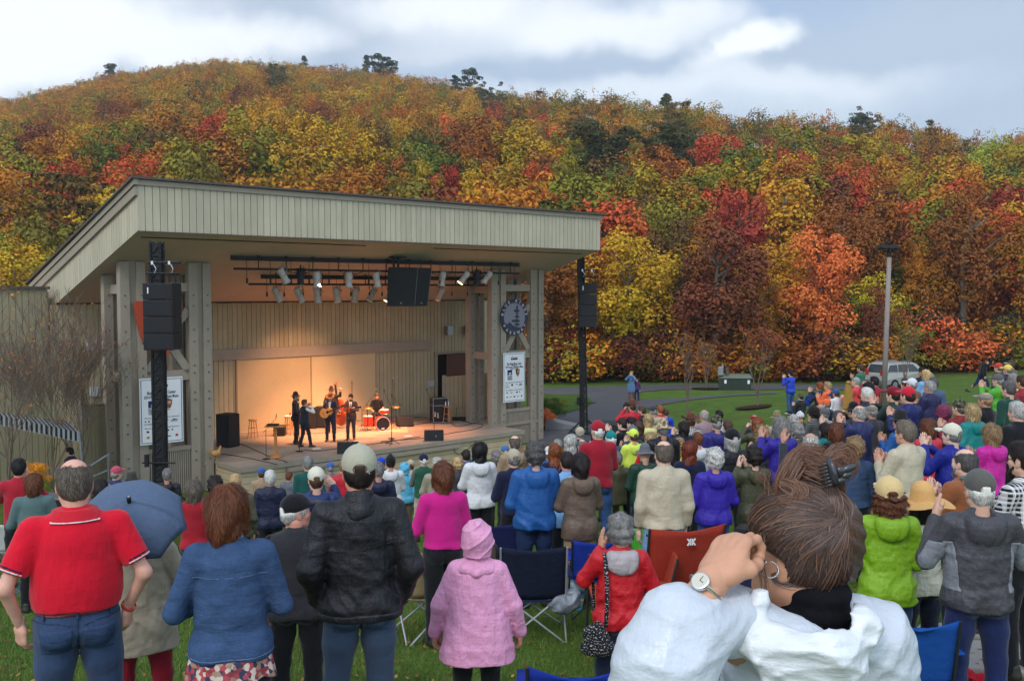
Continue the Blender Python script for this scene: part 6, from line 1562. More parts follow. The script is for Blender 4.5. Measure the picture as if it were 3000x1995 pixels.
P_(766,1370,19.5,-5,'down',('short','brown'),('cap',L(50,80,140)),('jacket','tan'),'black','person in blue cap and tan jacket near the deck')
P_(791,1381,15.2,-5,'down',('short','white'),None,('jacket','navy'),'black','white haired man in navy jacket near the deck')
P_(847,1385,17,-30,'down',('short','auburn'),None,('jacket','grey'),'black','brown haired person in grey jacket bending near deck')
P_(902,1339,15,0,'down',('short','grey'),None,('shirt',L(28,76,72)),'black','grey haired man in dark teal shirt near the deck',build=1.05)
P_(926,1369,9.7,4,((.27,.05,1.16),(.20,.20,1.52),(-.7,.2,.8),(0,1,0),'flat'),('short','brown'),('cap','cream'),('jacket',L(28,44,90)),'black','man in cream cap and navy jacket raising right hand to his head',poseL='down',hood=True,near=True,build=1.05)
P_(967,1354,21,0,'down',('short','grey'),('cap',L(60,90,150)),('jacket','grey'),'black','person in small blue cap right of teal shirt')
P_(1006,1350,15.5,0,'down',('short','sandy'),None,('jacket','red'),'black','person in red jacket behind the black jacket man')
P_(1108,1357,12.4,6,'down',('short','grey'),None,('jacket','navy'),'black','grey haired person right of black jacket man',hood=True)
P_(1117,1340,21,6,'down',('short','brown'),('cap',C['royal']),('jacket','navy'),'black','person in bright blue cap by stage front')
P_(1144,1332,15.8,6,'clap',('short','dark'),('beanie','black'),('jacket','white'),'khaki','person in black knit hat and white jacket by stage front',hood=True)
P_(1185,1356,18.5,8,'down',('none','brown'),('hoodup',L(90,170,200)),('jacket',L(90,170,200)),'brown','person with sky blue hood raised by stage front')
P_(1203,1347,21,8,'down',('short','brown'),('cap','khaki'),('jacket','khaki'),'black','person in tan cap behind sky blue hood')
P_(1241,1329,17.5,10,'clap',('short','white'),('cap',L(28,32,60)),('vest',L(36,80,60)),'khaki','man in navy cap and dark green vest',inner=L(90,96,88))
P_(1281,1343,14.5,10,'clap',('short','white'),None,('jacket',L(150,140,120)),'black','white haired person behind magenta sweater woman')
P_(1340,1340,15.3,10,'down',('puffy','blonde'),None,('jacket','dkgrey'),'black','blonde woman in dark grey near the stage front',fem=True)
P_(1366,1320,19,8,'camera',('short','dark'),None,('jacket',L(46,80,120)),'black','person in blue sleeves holding up a black camera',parts=lambda root,q: hand_cam(root,q))
P_(1454,1320,18,10,'down',('puffy','grey'),None,('jacket','black'),'black','grey haired person left of the tan jacket man')
P_(1537,1303,17,10,'down',('bob','sandy'),None,('jacket','tan'),'black','sandy haired woman behind khaki cap and blue jacket',fem=True)
P_(1587,1297,18.2,10,'down',('puffy','greybr'),None,('jacket','black'),'black','grey brown haired person behind ginger hair')
P_(1607,1311,17.2,10,'down',('short','grey'),('boonie','white'),('jacket','blue'),'black','person in white sun hat behind ginger hair')
P_(1634,1290,19.5,10,'down',('short','silver'),None,('jacket','dkgrey'),'black','silver haired man left of long white hair')
P_(1480,1306,20.5,10,'clap',('short','blonde'),('cap',L(60,100,150)),('jacket','grey'),'black','person in blue cap left of balding tan jacket man')
P_(1320,1352,17,10,'down',('bob','blonde'),None,('jacket','black'),'black','blonde person half hidden behind magenta sweater',fem=True)
P_(2190,1560,6.6,20,'clap',('short','dark'),None,('fleece',L(24,26,52)),'navy','seated person in navy behind the hand of the white poncho woman',sit=True,h_range=(1.05,1.35))
# helper parts used above
print('crowd', len(SPOTS_P), time.time() - T0)
# ================================================================== NEAR FIGURES
def patch(sd, cond, infl, name, m, color, parent, k=0):
 """a thin layer lying on a garment surface where cond<=0"""
 s = Sdf.__new__(Sdf); s.vox = sd.vox; s.lo = sd.lo; s.n = sd.n; s.ax = sd.ax; s.d = sd.d - infl
 q = cond(sd.ax[0][:, None, None], sd.ax[1][None, :, None], sd.ax[2][None, None, :]).astype(np.float32)
 s.d = np.maximum(s.d, q)
 P, Q = s.poly()
 if not len(Q): return None
 return link_obj(name, mesh_np(name, P, Q, True), m, parent, color)
def box_c(x0, x1, y0, y1, z0, z1):
 return lambda X, Y, Z: np.maximum(np.maximum(np.maximum(x0 - X, X - x1), np.maximum(y0 - Y, Y - y1)), np.maximum(z0 - Z, Z - z1))
def jeans_details(root, q, col, pockets=True, belt=None):
 t = q['tsd']; w = q['bw']
 c2 = tuple(c * .75 for c in col)
 if pockets:
  for x in (-1,1):
   c = x * .082 * w
   patch(t, lambda X, Y, Z, c=c: np.maximum(np.maximum(np.abs(X - c) - .062 * w + .12 * (.9 - Z) * .5, np.abs(Z - .865) - .065), Y + .02),.005, 'pocket', M_denim, tuple(v * 1.12 for v in col), root)
  patch(t, lambda X, Y, Z: np.maximum(np.maximum(np.abs(X) - .006, Y), np.abs(Z - .88) - .10),.004, 'seam', M_denim, c2, root)
  patch(t, lambda X, Y, Z: np.maximum(np.maximum(np.abs(Z - (.965 - .3 * np.maximum(.10 - np.abs(X),0))) - .0045, Y),0 * X - .01),.004, 'seam', M_denim, c2, root)
 if belt:
  patch(t, lambda X, Y, Z: np.abs(Z - 1.012) - .021,.010, 'belt', M_leather, belt, root)
  for x in (-.13,0,.13):
   patch(t, lambda X, Y, Z, x=x: np.maximum(np.maximum(np.abs(X - x * w) - .008, Y), np.abs(Z - 1.01) - .032),.017, 'belt_loop', M_denim, col, root)
def n1(root, q):
 jeans_details(root, q, L(50,66,94), True, L(116,48,40))
 g = q['gsd']
 patch(g, lambda X, Y, Z: np.maximum(np.maximum(np.abs(Z - 1.487 + .25 * (Y + .03) * 0) - .028, np.abs(X) - .11), Y - .11),.009, 'collar', M_cloth, C['red'], root)
 patch(g, lambda X, Y, Z: np.maximum(np.maximum(np.abs(Z - 1.462) - .0042, np.abs(X) - .12), Y - .11),.0125, 'collar_stripe', M_cloth, C['white'], root)
 for (a, e_, w_, fd, pn, hp, sgn) in q['arms']:
  ax = (Vector(e_) - Vector(a)); ln = ax.length; ax /= ln; c = Vector(a) + ax * ln * .735
  for off, th, cc, nm in ((-.006,.0045, C['white'], 'sleeve_stripe'),(-.020,.006, C['navy'], 'sleeve_stripe')):
   patch(g, lambda X, Y, Z: np.maximum(np.abs((X - c.x) * ax.x + (Y - c.y) * ax.y + (Z - c.z) * ax.z - off) - th, (.24 - sgn * X)),.005 if off > -.01 else .004, nm, M_cloth, cc, root)
 a = q['arms'][0]; w = Vector(a[2]); d = (Vector(a[2]) - Vector(a[1])).normalized()
 mb = MB(); mb.tube([w - d * .022, w - d * .004],.036,20, cap=False); mb.build('wristband', M_cloth, root, True, color=L(220,70,50), solid=-.002)
N1 = P_(216,1350,4.85,0,((.278,-.07,1.15),(.255,.015,.935),(-.05,.12,-1),(-.8,.5,0), 'relaxed'),('fringe', 'greybr'), None, ('tee', L(206,18,42)), L(50,66,94),
 'heavy balding man in bright red polo shirt, jeans and brown belt', near=True, build=1.22, shortsleeve=True, hem=1.005, skin=L(214,160,138), parts=n1, h_range=(1.7,1.95))
def n2(root, q):
 g = q['gsd']; c2 = L(92,112,142)
 patch(g, lambda X, Y, Z: np.maximum(np.maximum(np.abs(Z - (1.315 + .02 * np.abs(X) * 8 * 0)) - .004, Y), np.abs(X) - .19),.004, 'yoke_seam', M_denim, c2, root)
 patch(g, lambda X, Y, Z: np.maximum(np.abs(Z - .905) - .004,0 * X - .01),.004, 'hem_seam', M_denim, c2, root)
 s = Sdf((-.4,-.35,.70),(.4,.35,.95),.008); w = q['bw']
 s.cone((0,0,.98),(0,0,.74),.178 * w + .01,.215 * w + .012,0, sq=(1,.8,1)); s.warp(lambda X, Y, Z: .010 * np.sin(9 * np.arctan2(Y, X) + 1) * np.clip((.95 - Z) * 6,0,1)); s.plane(lambda X, Y, Z: .775 + .012 * np.sin(7 * np.arctan2(Y, X)) - Z); s.plane(lambda X, Y, Z: Z - .893)
 link_obj('tunic_hem', s.mesh('tunic_hem'), M_floral, root, (1,1,1))
 jeans_details(root, q, L(30,40,62), False)
P_(670,1414,4.55,-2,((.255,.0,1.12),(.10,.25,1.10),(-.6,.5,.4),(-1,0,0), 'relaxed'),('bob', 'auburn'), None, ('shirt', L(58,78,110)), L(30,40,62), 'woman in blue denim shirt over floral tunic with auburn bob',
 near=True, fem=True, build=1.10, topmat=M_denim, hem=.885, parts=n2, collar=L(170,186,206), glasses=True, head_yaw=-28)
P_(868,1447,6.2,-8, 'down', ('short', 'white'),('cap', 'black'),('vest', L(46,46,50)), 'black', 'white haired man in black cap and charcoal vest looking right', near=True, build=1.12, head_yaw=-62, inner=L(18,18,20), hem=.86, skin=L(206,140,120), topmat=M_cloth)
def n4(root, q):
 g = q['gsd']; c = L(14,14,16)
 patch(g, lambda X, Y, Z: np.maximum(np.maximum(np.abs(Z - (1.235 + .12 * (X + .1) * (X > -.02))) - .004, Y), np.abs(X) - .17),.0055, 'back_vent', M_nylon, c, root)
 patch(g, lambda X, Y, Z: np.maximum(np.abs(Z - .885) - .022,0 * X - .01),.006, 'waistband', M_nylon, L(30,30,33), root)
 s = Sdf((-.16,-.18,1.38),(.16,.14,1.58),.007); s.cone((0,-.045,1.43),(0,-.03,1.50),.098,.080,.02, sq=(1,.95,1)); s.ell((0,-.02,1.56),(.066,.062,.08),.006, mode='sub'); s.warp(folds(4,.005,60)); link_obj('collar', s.mesh('collar'), M_nylon, root, L(26,26,29))
 jeans_details(root, q, L(58,72,92), True)
P_(1052,1307,5.35,2, 'pockets', ('short', 'dark'),('cap', L(168,164,142)),('jacket', L(27,27,30)), L(58,72,92), 'large man in black jacket, khaki cap and faded jeans', near=True, build=1.05, hem=.865, parts=n4, skin=L(200,140,118), h_range=(1.7,1.95))
P_(408,1480,6.6,-4,((.27,.02,1.14),(.14,.22,1.22),(0,.2,1),(-1,0,0), 'grip'),('short', 'grey'), None, ('coat', L(150,140,122)), L(126,18,34), 'person in beige coat and red trousers under the blue umbrella', near=True, build=1.1, hem=.70, fem=True,
 parts=lambda root, q: (patch(q['gsd'], lambda X, Y, Z: np.maximum(np.abs(Z - 1.03) - .004, Y),.005, 'waist_seam', M_cloth, L(120,110,94), root)), h_range=(1.5,1.85))
def n6(root, q):
 s = Sdf((-.2,-.24,1.30),(.2,.16,1.60),.007); s.cone((-.06,-.07,1.44),(.06,-.07,1.44),.085,.085,.03, sq=(1,.8,.6)); s.chain([(-.10,-.06,1.455),(0,-.135,1.43),(.11,-.06,1.46)], [.03,.034,.03],.02); s.warp(folds(9,.006,55)); link_obj('hood_collar', s.mesh('hood_collar'), M_nylon, root, L(222,152,186))
 s = Sdf((-.2,-.32,.50),(.3,0,.70),.007);
P_(1398,1528,5.9,-3,((.29,.0,1.14),(.32,.08,.90),(0,.2,-1),(-1,0,0), 'relaxed'),('none', 'dark'),('hoodup', L(222,152,186)),('poncho', L(222,152,186)), 'black', 'small person in pink rain cape with pointed hood pulled up', near=True, hem=.74, parts=n6, fem=True, h_range=(1.42,1.7))
def paisley(t, nd, c, nz, tcn):
 v = nd('ShaderNodeTexVoronoi', feature='DISTANCE_TO_EDGE'); v.inputs['Scale'].default_value = 42; link(t, tcn.outputs['Object'], v.inputs['Vector'])
 w = nd('ShaderNodeTexWave', wave_type='RINGS'); w.inputs['Scale'].default_value = 14; w.inputs['Distortion'].default_value = 12; link(t, tcn.outputs['Object'], w.inputs['Vector'])
 g = nd('ShaderNodeMath', operation='MULTIPLY'); link(t, v.outputs[0], g.inputs[0]); g.inputs[1].default_value = 9
 a = nd('ShaderNodeMath', operation='ADD'); link(t, g.outputs[0], a.inputs[0]); link(t, w.outputs['Fac'], a.inputs[1])
 r = nd('ShaderNodeValToRGB'); r.color_ramp.interpolation = 'CONSTANT'; link(t, a.outputs[0], r.inputs[0]); r.color_ramp.elements[0].color = (.62,.6,.6,1); r.color_ramp.elements[1].position = .45; r.color_ramp.elements[1].color = (.012,.012,.014,1); return r.outputs[0]
M_pais = mat('paisley_print', (.1,.1,.1),.8,.2, extra=paisley)
def n7(root, q):
 b = root.location; M = Matrix.Translation(b) @ root.rotation_euler.to_matrix().to_4x4() @ Matrix.Scale(root.scale[0],4)
 bag = empty('shoulder_bag', b, 'black and white paisley shoulder bag hanging from red jacket shoulder', 'bag'); bag.matrix_world = M
 s = Sdf((-.45,-.40,.62),(-.02,.12,1.02),.007); s.cone((-.19,-.17,.80),(-.25,-.15,.86),.085,.075,.03, sq=(1,.65,.9)); s.cone((-.28,-.16,.74),(-.14,-.19,.74),.07,.07,.04, sq=(1,.7,.9)); s.cone((-.2,-.17,.86),(-.2,-.17,.95),.055,.02,.04, sq=(1,.6,1)); s.warp(folds(2,.006,45))
 link_obj('bag_body', s.mesh('bag_body'), M_pais, bag)
 mb = MB(); P = [(-.155,-.235,.93),(-.145,-.225,1.05),(-.14,-.20,1.2),(-.14,-.17,1.33),(-.14,-.10,1.475),(-.15,.02,1.48),(-.17,.12,1.38),(-.2,.16,1.2),(-.2,.10,1.0),(-.19,-.02,.92)]
 mb.tube(P, .017,8, sx=.35); mb.build('strap', M_pais, bag, True)
 g = q['gsd']
P_(1818,1505,6.5,10,((.27,.04,1.15),(.03,.27,1.20),(-.1,.4,.9),(-1,0,0), 'open'),('puffy', 'grey'), None, ('jacket', L(190,26,36)), L(26,34,54), 'grey haired woman in red rain jacket carrying paisley shoulder bag', near=True, fem=True, build=1.08, hood=L(170,158,160),
 poseL=((.28,.08,1.22),(.13,.24,1.44),(-.05,.3,1),(-1,.2,0), 'open'), parts=n7)
def n9(root, q):
 g = q['gsd']; c = L(118,120,124)
 for x in (-1,1): patch(g, lambda X, Y, Z: np.maximum(np.maximum(np.abs(x * X - .20 - .10 * (Z - 1.15)) - .035, Y - .02), np.abs(Z - 1.15) - .16),.005, 'side_panel', M_nylon, c, root)
 for (a, e_, w_, fd, pn, hp, sgn) in q['arms']:
  A = Vector(a); E = Vector(e_)
  patch(g, lambda X, Y, Z: np.maximum(np.maximum(.21 - sgn * X, Y - .01 - .2 * (1.3 - Z)), np.maximum(Z - 1.30,1.10 - Z)),.005, 'sleeve_panel', M_nylon, c, root)
 jeans_details(root, q, L(26,38,78), False)
P_(2872,1377,6.0,22,((.30,.06,1.16),(.16,.30,1.36),(-.2,.4,.9),(-1,0,0), 'open'),('short', 'white'),('cap', L(88,86,80)),('jacket', L(66,64,68)), L(26,38,78), 'man in two tone grey hooded jacket, olive grey cap and blue jeans', near=True, build=1.12, hood=True, parts=n9, h_range=(1.68,1.92))
P_(2606,1398,6.6,14, 'claplow', ('curly', 'auburn'),('cap', L(206,178,124)),('jacket', L(124,164,30)), L(34,50,84), 'woman in lime green rain jacket and tan cap over curly hair', near=True, fem=True, build=1.0, hood=True, hem=.80, collar=L(120,124,132))
P_(2702,1433,7.4,30, 'pockets', ('bob', 'dark'),('straw', L(206,160,100)),('jacket', L(184,180,160)), L(24,30,48), 'woman in wide straw sun hat and cream rain jacket', near=True, fem=True, h_range=(1.45,1.85))
P_(2828,1318,7.8,52, 'clap', ('fringe', 'dkgrey'), None, ('suit', L(142,84,50)), 'black', 'balding man in rust brown jacket with grey beard', near=True, build=1.15, beard='grey', topmat=M_cloth)
P_(3003,1302,6.9,58, 'clap', ('short', 'dark'), None, ('shirt', 'plaid'), 'black', 'bearded man in black and white plaid shirt at right edge', near=True, build=1.15, beard='dark', glasses=True)
# ---- umbrella of the beige coat person, tilted back over the shoulder
um = empty('umbrella', at(388,1535,5.35), 'small slate blue umbrella tilted over the beige coat person', 'umbrella')
tilt = Matrix.Rotation(R(38),4, 'X') @ Matrix.Rotation(R(10),4, 'Y')
mb = MB(); n = 8; rows = []
rad = .31
for i in range(9):
 f = i / 8; row = []
 for j in range(8 * 4 + 1):
  a = 2 * math.pi * j / 32; e_ = (j % 4) / 4; sag = 1 - .10 * f * math.sin(e_ * math.pi)
  r_ = rad * math.sin(f * 1.18) / math.sin(1.18) * sag; z_ = .27 * (math.cos(f * 1.25) - .0) - .05 * f * math.sin(e_ * math.pi) * -.3
  row.append(tilt @ Vector((r_ * math.cos(a), r_ * math.sin(a), z_ - .07)))
 rows.append(row)
mb.grid(rows); uo = mb.build('canopy', mat('umbrella_cloth', L(80,96,120),.6,.3, noise=[(4,.1),(60,.08)], bump=(14,.5,.02)), um, True, solid=-.004)
mb = MB(); mb.tube([tilt @ Vector((0,0,.25)), tilt @ Vector((0,0,-.42))],.006,6); mb.build('shaft', M_metal, um)
mb = MB(); mb.tube([tilt @ Vector((0,0,-.40)), tilt @ Vector((0,0,-.52))],.015,8); mb.build('handle', M_black, um)
mb = MB(); mb.tube([tilt @ Vector((0,0,.19)), tilt @ Vector((0,0,.24))],.012,8); mb.build('ferrule', M_black, um)
for j in range(8):
 a = 2 * math.pi * j / 8; mb = MB(); pts = [tilt @ Vector((rad * math.sin(f * 1.18) / math.sin(1.18) * math.cos(a) * .99, rad * math.sin(f * 1.18) / math.sin(1.18) * math.sin(a) * .99,.27 * math.cos(f * 1.25) - .08)) for f in (0,.25,.5,.75,1)]
 mb.tube(pts, .003,5); mb.build('rib', M_metal, um)
print('near', time.time() - T0)
# ================================================================== CAMP CHAIRS
M_canvas = mat('chair_canvas', objcol=True, rough=.85, spec=.2, noise=[(4,.12),(120,.06)], bump=[(8,.5,.03),(160,.2,.002)])
M_tube = mat('chair_tube', (.42,.42,.43),.4,.5, metal=.5); M_tubek = mat('chair_tube_black', (.02,.02,.02),.5,.4)
def camp_chair(px, py, Y, yaw, colr, label, tube=True, back=None, w=.54, h=.86, slump=.04, grp='folding camp chairs on the lawn', scale=1., notch=0.):
 """px,py: middle of the top edge of the backrest"""
 p = at(px, py, Y);
 p = min((at(px, py, Y * kf) for kf in np.linspace(.75,1.6,60)), key=lambda q_: abs((q_.z - gz(q_.x, q_.y)) - h * scale) + .02 * abs(q_.y / Y - 1))
 a_ = -math.atan2(p.x, p.y) + R(yaw); p = p + Vector((-math.sin(a_), math.cos(a_),0)) * .26; g = gz(p.x, p.y)
 rt = empty('camp_chair', (p.x, p.y, g), label, 'camp chair', grp, -math.atan2(p.x, p.y) + R(yaw)); rt.scale = (scale,) * 3
 mt = M_tube if tube else M_tubek; hw = w / 2
 # chair faces +Y (away); backrest at y=-.2 leaning back
 rows = []
 for i in range(9):
  f = i / 8; row = []
  for j in range(11):
   u = j / 10 * 2 - 1; z = .42 + (h - .42) * f; y = -.16 - .10 * f + .05 * (1 - u * u) * -1 * .8;
   if i == 8: z -= .035 * (1 - abs(u)) + notch * (1 - abs(u))
   row.append((u * hw * (.96 + .04 * f), y, z))
  rows.append(row)
 mb = MB(); mb.grid(rows); mb.build('backrest', M_canvas, rt, True, color=back or colr, solid=.012)
 rows = []
 for i in range(7):
  f = i / 6; rows.append([(u * hw, -.18 + .46 * f, .44 - .05 * math.sin(f * math.pi) - slump * (1 - u * u)) for u in np.linspace(-1,1,9)])
 mb = MB(); mb.grid(rows); mb.build('seat', M_canvas, rt, True, color=colr, solid=.01)
 for x in (-1,1):
  mb = MB(); mb.grid([[(x * (hw + .02 + dx), y, .63 - .01 * math.sin((y + .2) * 6)) for dx in (-.045,0,.045)] for y in np.linspace(-.18,.26,6)]); mb.build('armrest', M_canvas, rt, True, color=colr, solid=.012)
  mb = MB(); mb.tube([(x * hw, -.26, h - .0),(x * hw, -.17,.44),(x * hw * 1.05,-.1,.40)],.010,7); mb.build('back_post', mt, rt)
  mb = MB(); mb.tube([(x * (hw + .02),.27,.63),(x * (hw + .02),.28,.03)],.010,7); mb.build('front_post', mt, rt)
 for (a, b) in (((-hw, -.24,.02),(hw, -.12,.46)),((hw, -.24,.02),(-hw, -.12,.46)),((-hw, .28,.03),(hw, .26,.42)),((hw, .28,.03),(-hw, .26,.42)),((-hw, -.24,.02),(-hw, .27,.42)),((hw, -.24,.02),(hw, .27,.42)),((-hw - .01,.29,.02),(-hw, -.15,.62)),((hw + .01,.29,.02),(hw, -.15,.62))):
  mb = MB(); mb.tube([a, b],.009,7); mb.build('leg', mt, rt)
 return rt
camp_chair(1282,1596,7.6,14, L(150,130,96), 'tan canvas camp chair behind the pink rain cape', scale=1.12)
camp_chair(1564,1592,8.3,4, L(30,40,74), 'dark navy camp chair with silver crossed legs in the middle of the grass', back=L(24,30,50), w=.60, h=.92, scale=1.06)
camp_chair(1450,1530,9.5,0, L(30,38,84), 'navy camp chair half hidden by bright blue rain jacket man', w=.62)
camp_chair(1752,1576,7.4,6, L(26,50,140), 'royal blue camp chair beside the red rain jacket woman', tube=False)
c_ = camp_chair(2008,1530,9.0,24, L(150,50,34), 'rust red camp chair with white emblem on its back', tube=False, w=.62, h=.98, scale=1.2)
mb = MB()
for x in (-1,1):
 for (a, b) in (((x * .008,-.005),(x * .008,.045)),((x * .012,.02),(x * .032,.045)),((x * .012,.02),(x * .032,-.005))):
  d_ = Vector((b[0] - a[0],0, b[1] - a[1])).normalized(); n_ = Vector((-d_.z, 0, d_.x)) * .0055
  A = Vector((a[0],0, a[1])); B = Vector((b[0],0, b[1])); o_ = Vector((0,-.322,.86)); t_ = Vector((0,.004,0))
  mb.hexa([o_ + A - n_, o_ + B - n_, o_ + B - n_ + t_, o_ + A - n_ + t_, o_ + A + n_, o_ + B + n_, o_ + B + n_ + t_, o_ + A + n_ + t_])
mb.build('emblem', M_white, c_)
# rust footrest / second chair lying forward
camp_chair(1935,1590,7.6,100, L(158,60,38), 'rust red camp chair seen side on next to red rain jacket woman', tube=False, w=.7, h=.80, scale=1.25)
camp_chair(1690,1925,5.0,2, L(20,44,130), 'bright blue camp chair back at bottom middle of the picture', tube=False, w=.50, notch=.03)
camp_chair(2690,1800,5.6,18, L(20,70,140), 'blue camp chair back between lime jacket and grey jacket', tube=False, w=.5, notch=.03)
camp_chair(1150,1975,5.0,0, L(170,20,34), 'red camp chair back at bottom edge beside faded jeans', tube=False, w=.48, notch=.02)
camp_chair(492,1532,9.0,10, L(112,116,50), 'olive green camp chair beside the beige coat', w=.62)
camp_chair(40,1522,8.6,-5, L(190,190,186), 'white camp chair left of the red polo man', w=.5)
camp_chair(1880,1535,9.4,20, L(90,190,60), 'lime green camp chair behind red rain jacket woman', tube=False)
camp_chair(2150,1550,8.2,20, L(30,60,140), 'blue camp chair between violet jacket and the brown updo', tube=False)
camp_chair(2460,1420,9.6,20, L(26,56,130), 'blue camp chair behind the straw hat at right', tube=False)
camp_chair(2372,1155,33,60, L(30,60,160), 'small royal blue camp chair out on the lawn', tube=False)
def folding_chair(px, py, Y, yaw, label):
 p = at(px, py, Y); g = gz(p.x, p.y);
 for kf in np.linspace(.8,1.25,46):
  q_ = at(px, py, Y * kf)
  if abs((q_.z - gz(q_.x, q_.y)) - .80) < .03: p = q_; g = gz(p.x, p.y); break
 rt = empty('folding_chair', (p.x, p.y, g), label, 'folding chair', 'brown metal folding chairs', -math.atan2(p.x, p.y) + R(yaw)); m_ = mat('brown_enamel', L(84,70,62),.4,.5)
 mb = MB(); mb.tube([(-.22,.18,0),(-.22,-.2,.74),(-.19,-.215,.79),(.19,-.215,.79),(.22,-.2,.74),(.22,.18,0)],.012,8); mb.build('frame', m_, rt, True)
 mb = MB(); mb.box((-.2,-.205,.60),(.2,-.19,.76)); mb.build('backrest', m_, rt, bevel=.005)
 mb = MB(); mb.box((-.2,-.12,.43),(.2,.26,.45)); mb.build('seat', m_, rt, bevel=.005)
 for x in (-1,1):
  mb = MB(); mb.tube([(x * .2,-.22,0),(x * .2,.22,.44)],.011,8); mb.build('leg', m_, rt)
folding_chair(1790,1424,10.6,10, 'brown metal folding chair between brown raincoat and dark green jacket')
folding_chair(1395,1462,10.4,4, 'brown metal folding chair behind the magenta sweater woman')
# snack bag
sb = empty('snack_bag', (0,0,0), 'blue and white crisp bag standing beside the navy camp chair', 'snack bag'); sb.location = on_ground(1680,1790);
mb = MB(); rows = []
for i in range(9):
 f = i / 8; w_ = .085 * (1 + .1 * math.sin(f * 3)); rows.append([(u * w_ , -.045 * (1 - u * u) * math.sin(f * math.pi) ** .5,.34 * f) for u in np.linspace(-1,1,7)])
mb.grid(rows); rows2 = [[(x, -y, z) for (x, y, z) in r][::-1] for r in rows]; mb.grid(rows2)
def bagc(t, nd, c, nz, tcn):
 sx = nd('ShaderNodeSeparateXYZ'); link(t, tcn.outputs['Object'], sx.inputs[0]); n = nz(18,(1,1,1)); a = nd('ShaderNodeMath', operation='MULTIPLY_ADD'); link(t, n, a.inputs[0]); a.inputs[1].default_value = .06; link(t, sx.outputs[2], a.inputs[2])
 r = nd('ShaderNodeValToRGB'); r.color_ramp.interpolation = 'CONSTANT'; link(t, a.outputs[0], r.inputs[0]); e = r.color_ramp.elements; e[0].color = (.05,.35,.55,1); e[1].position = .12; e[1].color = (.42,.25,.1,1)
 for ps, cc in ((.17,(.5,.6,.62)),(.19,(.08,.33,.5)),(.28,(.55,.6,.62)),(.34,(.12,.38,.55))): q = e.new(ps); q.color = (*cc, 1)
 return r.outputs[0]
mb.build('bag_foil', mat('foil_print', (.1,.4,.5),.35,.5, extra=bagc, bump=(30,.6,.01)), sb, True); mb = MB(); text_on(mb, 'GLUTEN FREE', .03, lambda x, y, z: Vector((x, -.048 - z, y)),0,.235, True, wid=.145); mb.build('lettering', M_ink, sb); sb.rotation_euler = (0, R(8), R(-12))
# clear rain poncho and bag draped on chair arms
for (px, py, Y, w_, lab) in ((1650,1765,9.0,.26, 'clear plastic rubbish bag on the grass under navy chair'),):
 s = Sdf((-.3,-.2,-.2),(.3,.2,.25),.012); s.ell((0,0,0),(w_ * .6,.12,.11),.03); s.ell((.1,0,.05),(w_ * .3,.09,.1),.05); s.warp(folds(px, .02,60)); p = at(px, py, Y); p.z = max(p.z, gz(p.x, p.y) + .08)
 tag(link_obj('plastic_bag', s.mesh('plastic_bag'), mat('clear_plastic', (.20,.22,.25),.25,.6, noise=(8,.3), bump=(20,.8,.02)), None, loc=p), lab, 'plastic bag')
# ================================================================== ON THE STAGE
def D(px, py, z=DECK):
 d = ray(px, py); t = z / d.z; return Vector((d.x * t, d.y * t, z))
M_wood = mat('varnished_wood', L(176,116,58),.4,.4, noise=(6,.18,(1,1,.15)))
M_spruce = mat('guitar_top', L(206,142,66),.35,.5, noise=(8,.12,(1,.2,1))); M_bass = mat('bass_varnish', L(150,62,28),.3,.5, noise=(5,.2,(1,1,.3)))
M_chrome = mat('chrome', (.7,.7,.7),.2,.6, metal=1.); M_drum = mat('drum_shell_red', L(184,60,34),.3,.5, noise=(5,.1)); M_head = mat('drum_head', (.75,.72,.66),.6,.3)
def band(px, py, feet, yaw, pose, hr, hat, top, pants, label, **kw):
 b = D(px, feet); tp = at(px, py, b.y); kw.setdefault('stat', min(max(tp.z - DECK - .02,1.6),1.92)); kind, tc_ = top
 hr = (hr[0], H[hr[1]]); ht = (hat[0], hat[1]) + tuple(hat[2:]) if hat else None
 kw['inner'] = kw.get('inner'); return person(px, py, b.y, yaw, pose, hr, ht, (kind, tc_), kw.pop('hood', None), pants, label, loc=tuple(b), near=True, group='musicians on the stage', skin=kw.pop('skin', L(204,150,122)), **kw)
gpose_R = ((.25,-.02,1.16),(.13,.24,1.10),(-.8,.2,-.3),(0,-1,.2), 'grip'); gpose_L = ((.30,.04,1.18),(.36,.30,1.12),(.5,-.2,.6),(0,-1,.2), 'grip')
def shirtfront(root, q, c=L(210,205,196), tie=None):
 g = q['gsd']
 patch(g, lambda X, Y, Z: np.maximum(np.maximum(np.abs(X) - .055 * np.clip((Z - 1.08) * 2.6,0,1) , -Y), np.abs(Z - 1.28) - .20),.006, 'shirt_front', M_cloth, c, root)
 if tie: patch(g, lambda X, Y, Z: np.maximum(np.maximum(np.abs(X) - .016,-Y), np.abs(Z - 1.26) - .18),.010, 'tie', M_cloth, tie, root)
SUIT = L(44,40,54)
m1 = band(868,1139,1300,-100, 'fold', ('short', 'brown'),('brim', L(24,22,24)),('suit', L(30,28,32)), L(24,24,28), 'musician in black suit and black hat standing sideways at left', beard=H['brown'], parts=shirtfront)
m2 = band(893,1170,1310,-55, 'camera', ('short', 'auburn'), None, ('vest', L(34,36,48)), L(30,30,40), 'musician in black waistcoat and white sleeves playing harmonica', inner=L(214,210,204), legs=[[(.10,.12,.50),(.16,.16,.09)], [(-.10,.0,.50),(-.16,-.10,.09)]])
m3 = band(968,1153,1292,172, gpose_R, ('short', 'dark'),('brim', L(120,78,44), L(70,40,24)),('suit', SUIT), SUIT, 'guitarist in dark blue suit and tan hat', poseL=gpose_L, head_tilt=-22, parts=shirtfront, topmat=M_cloth)
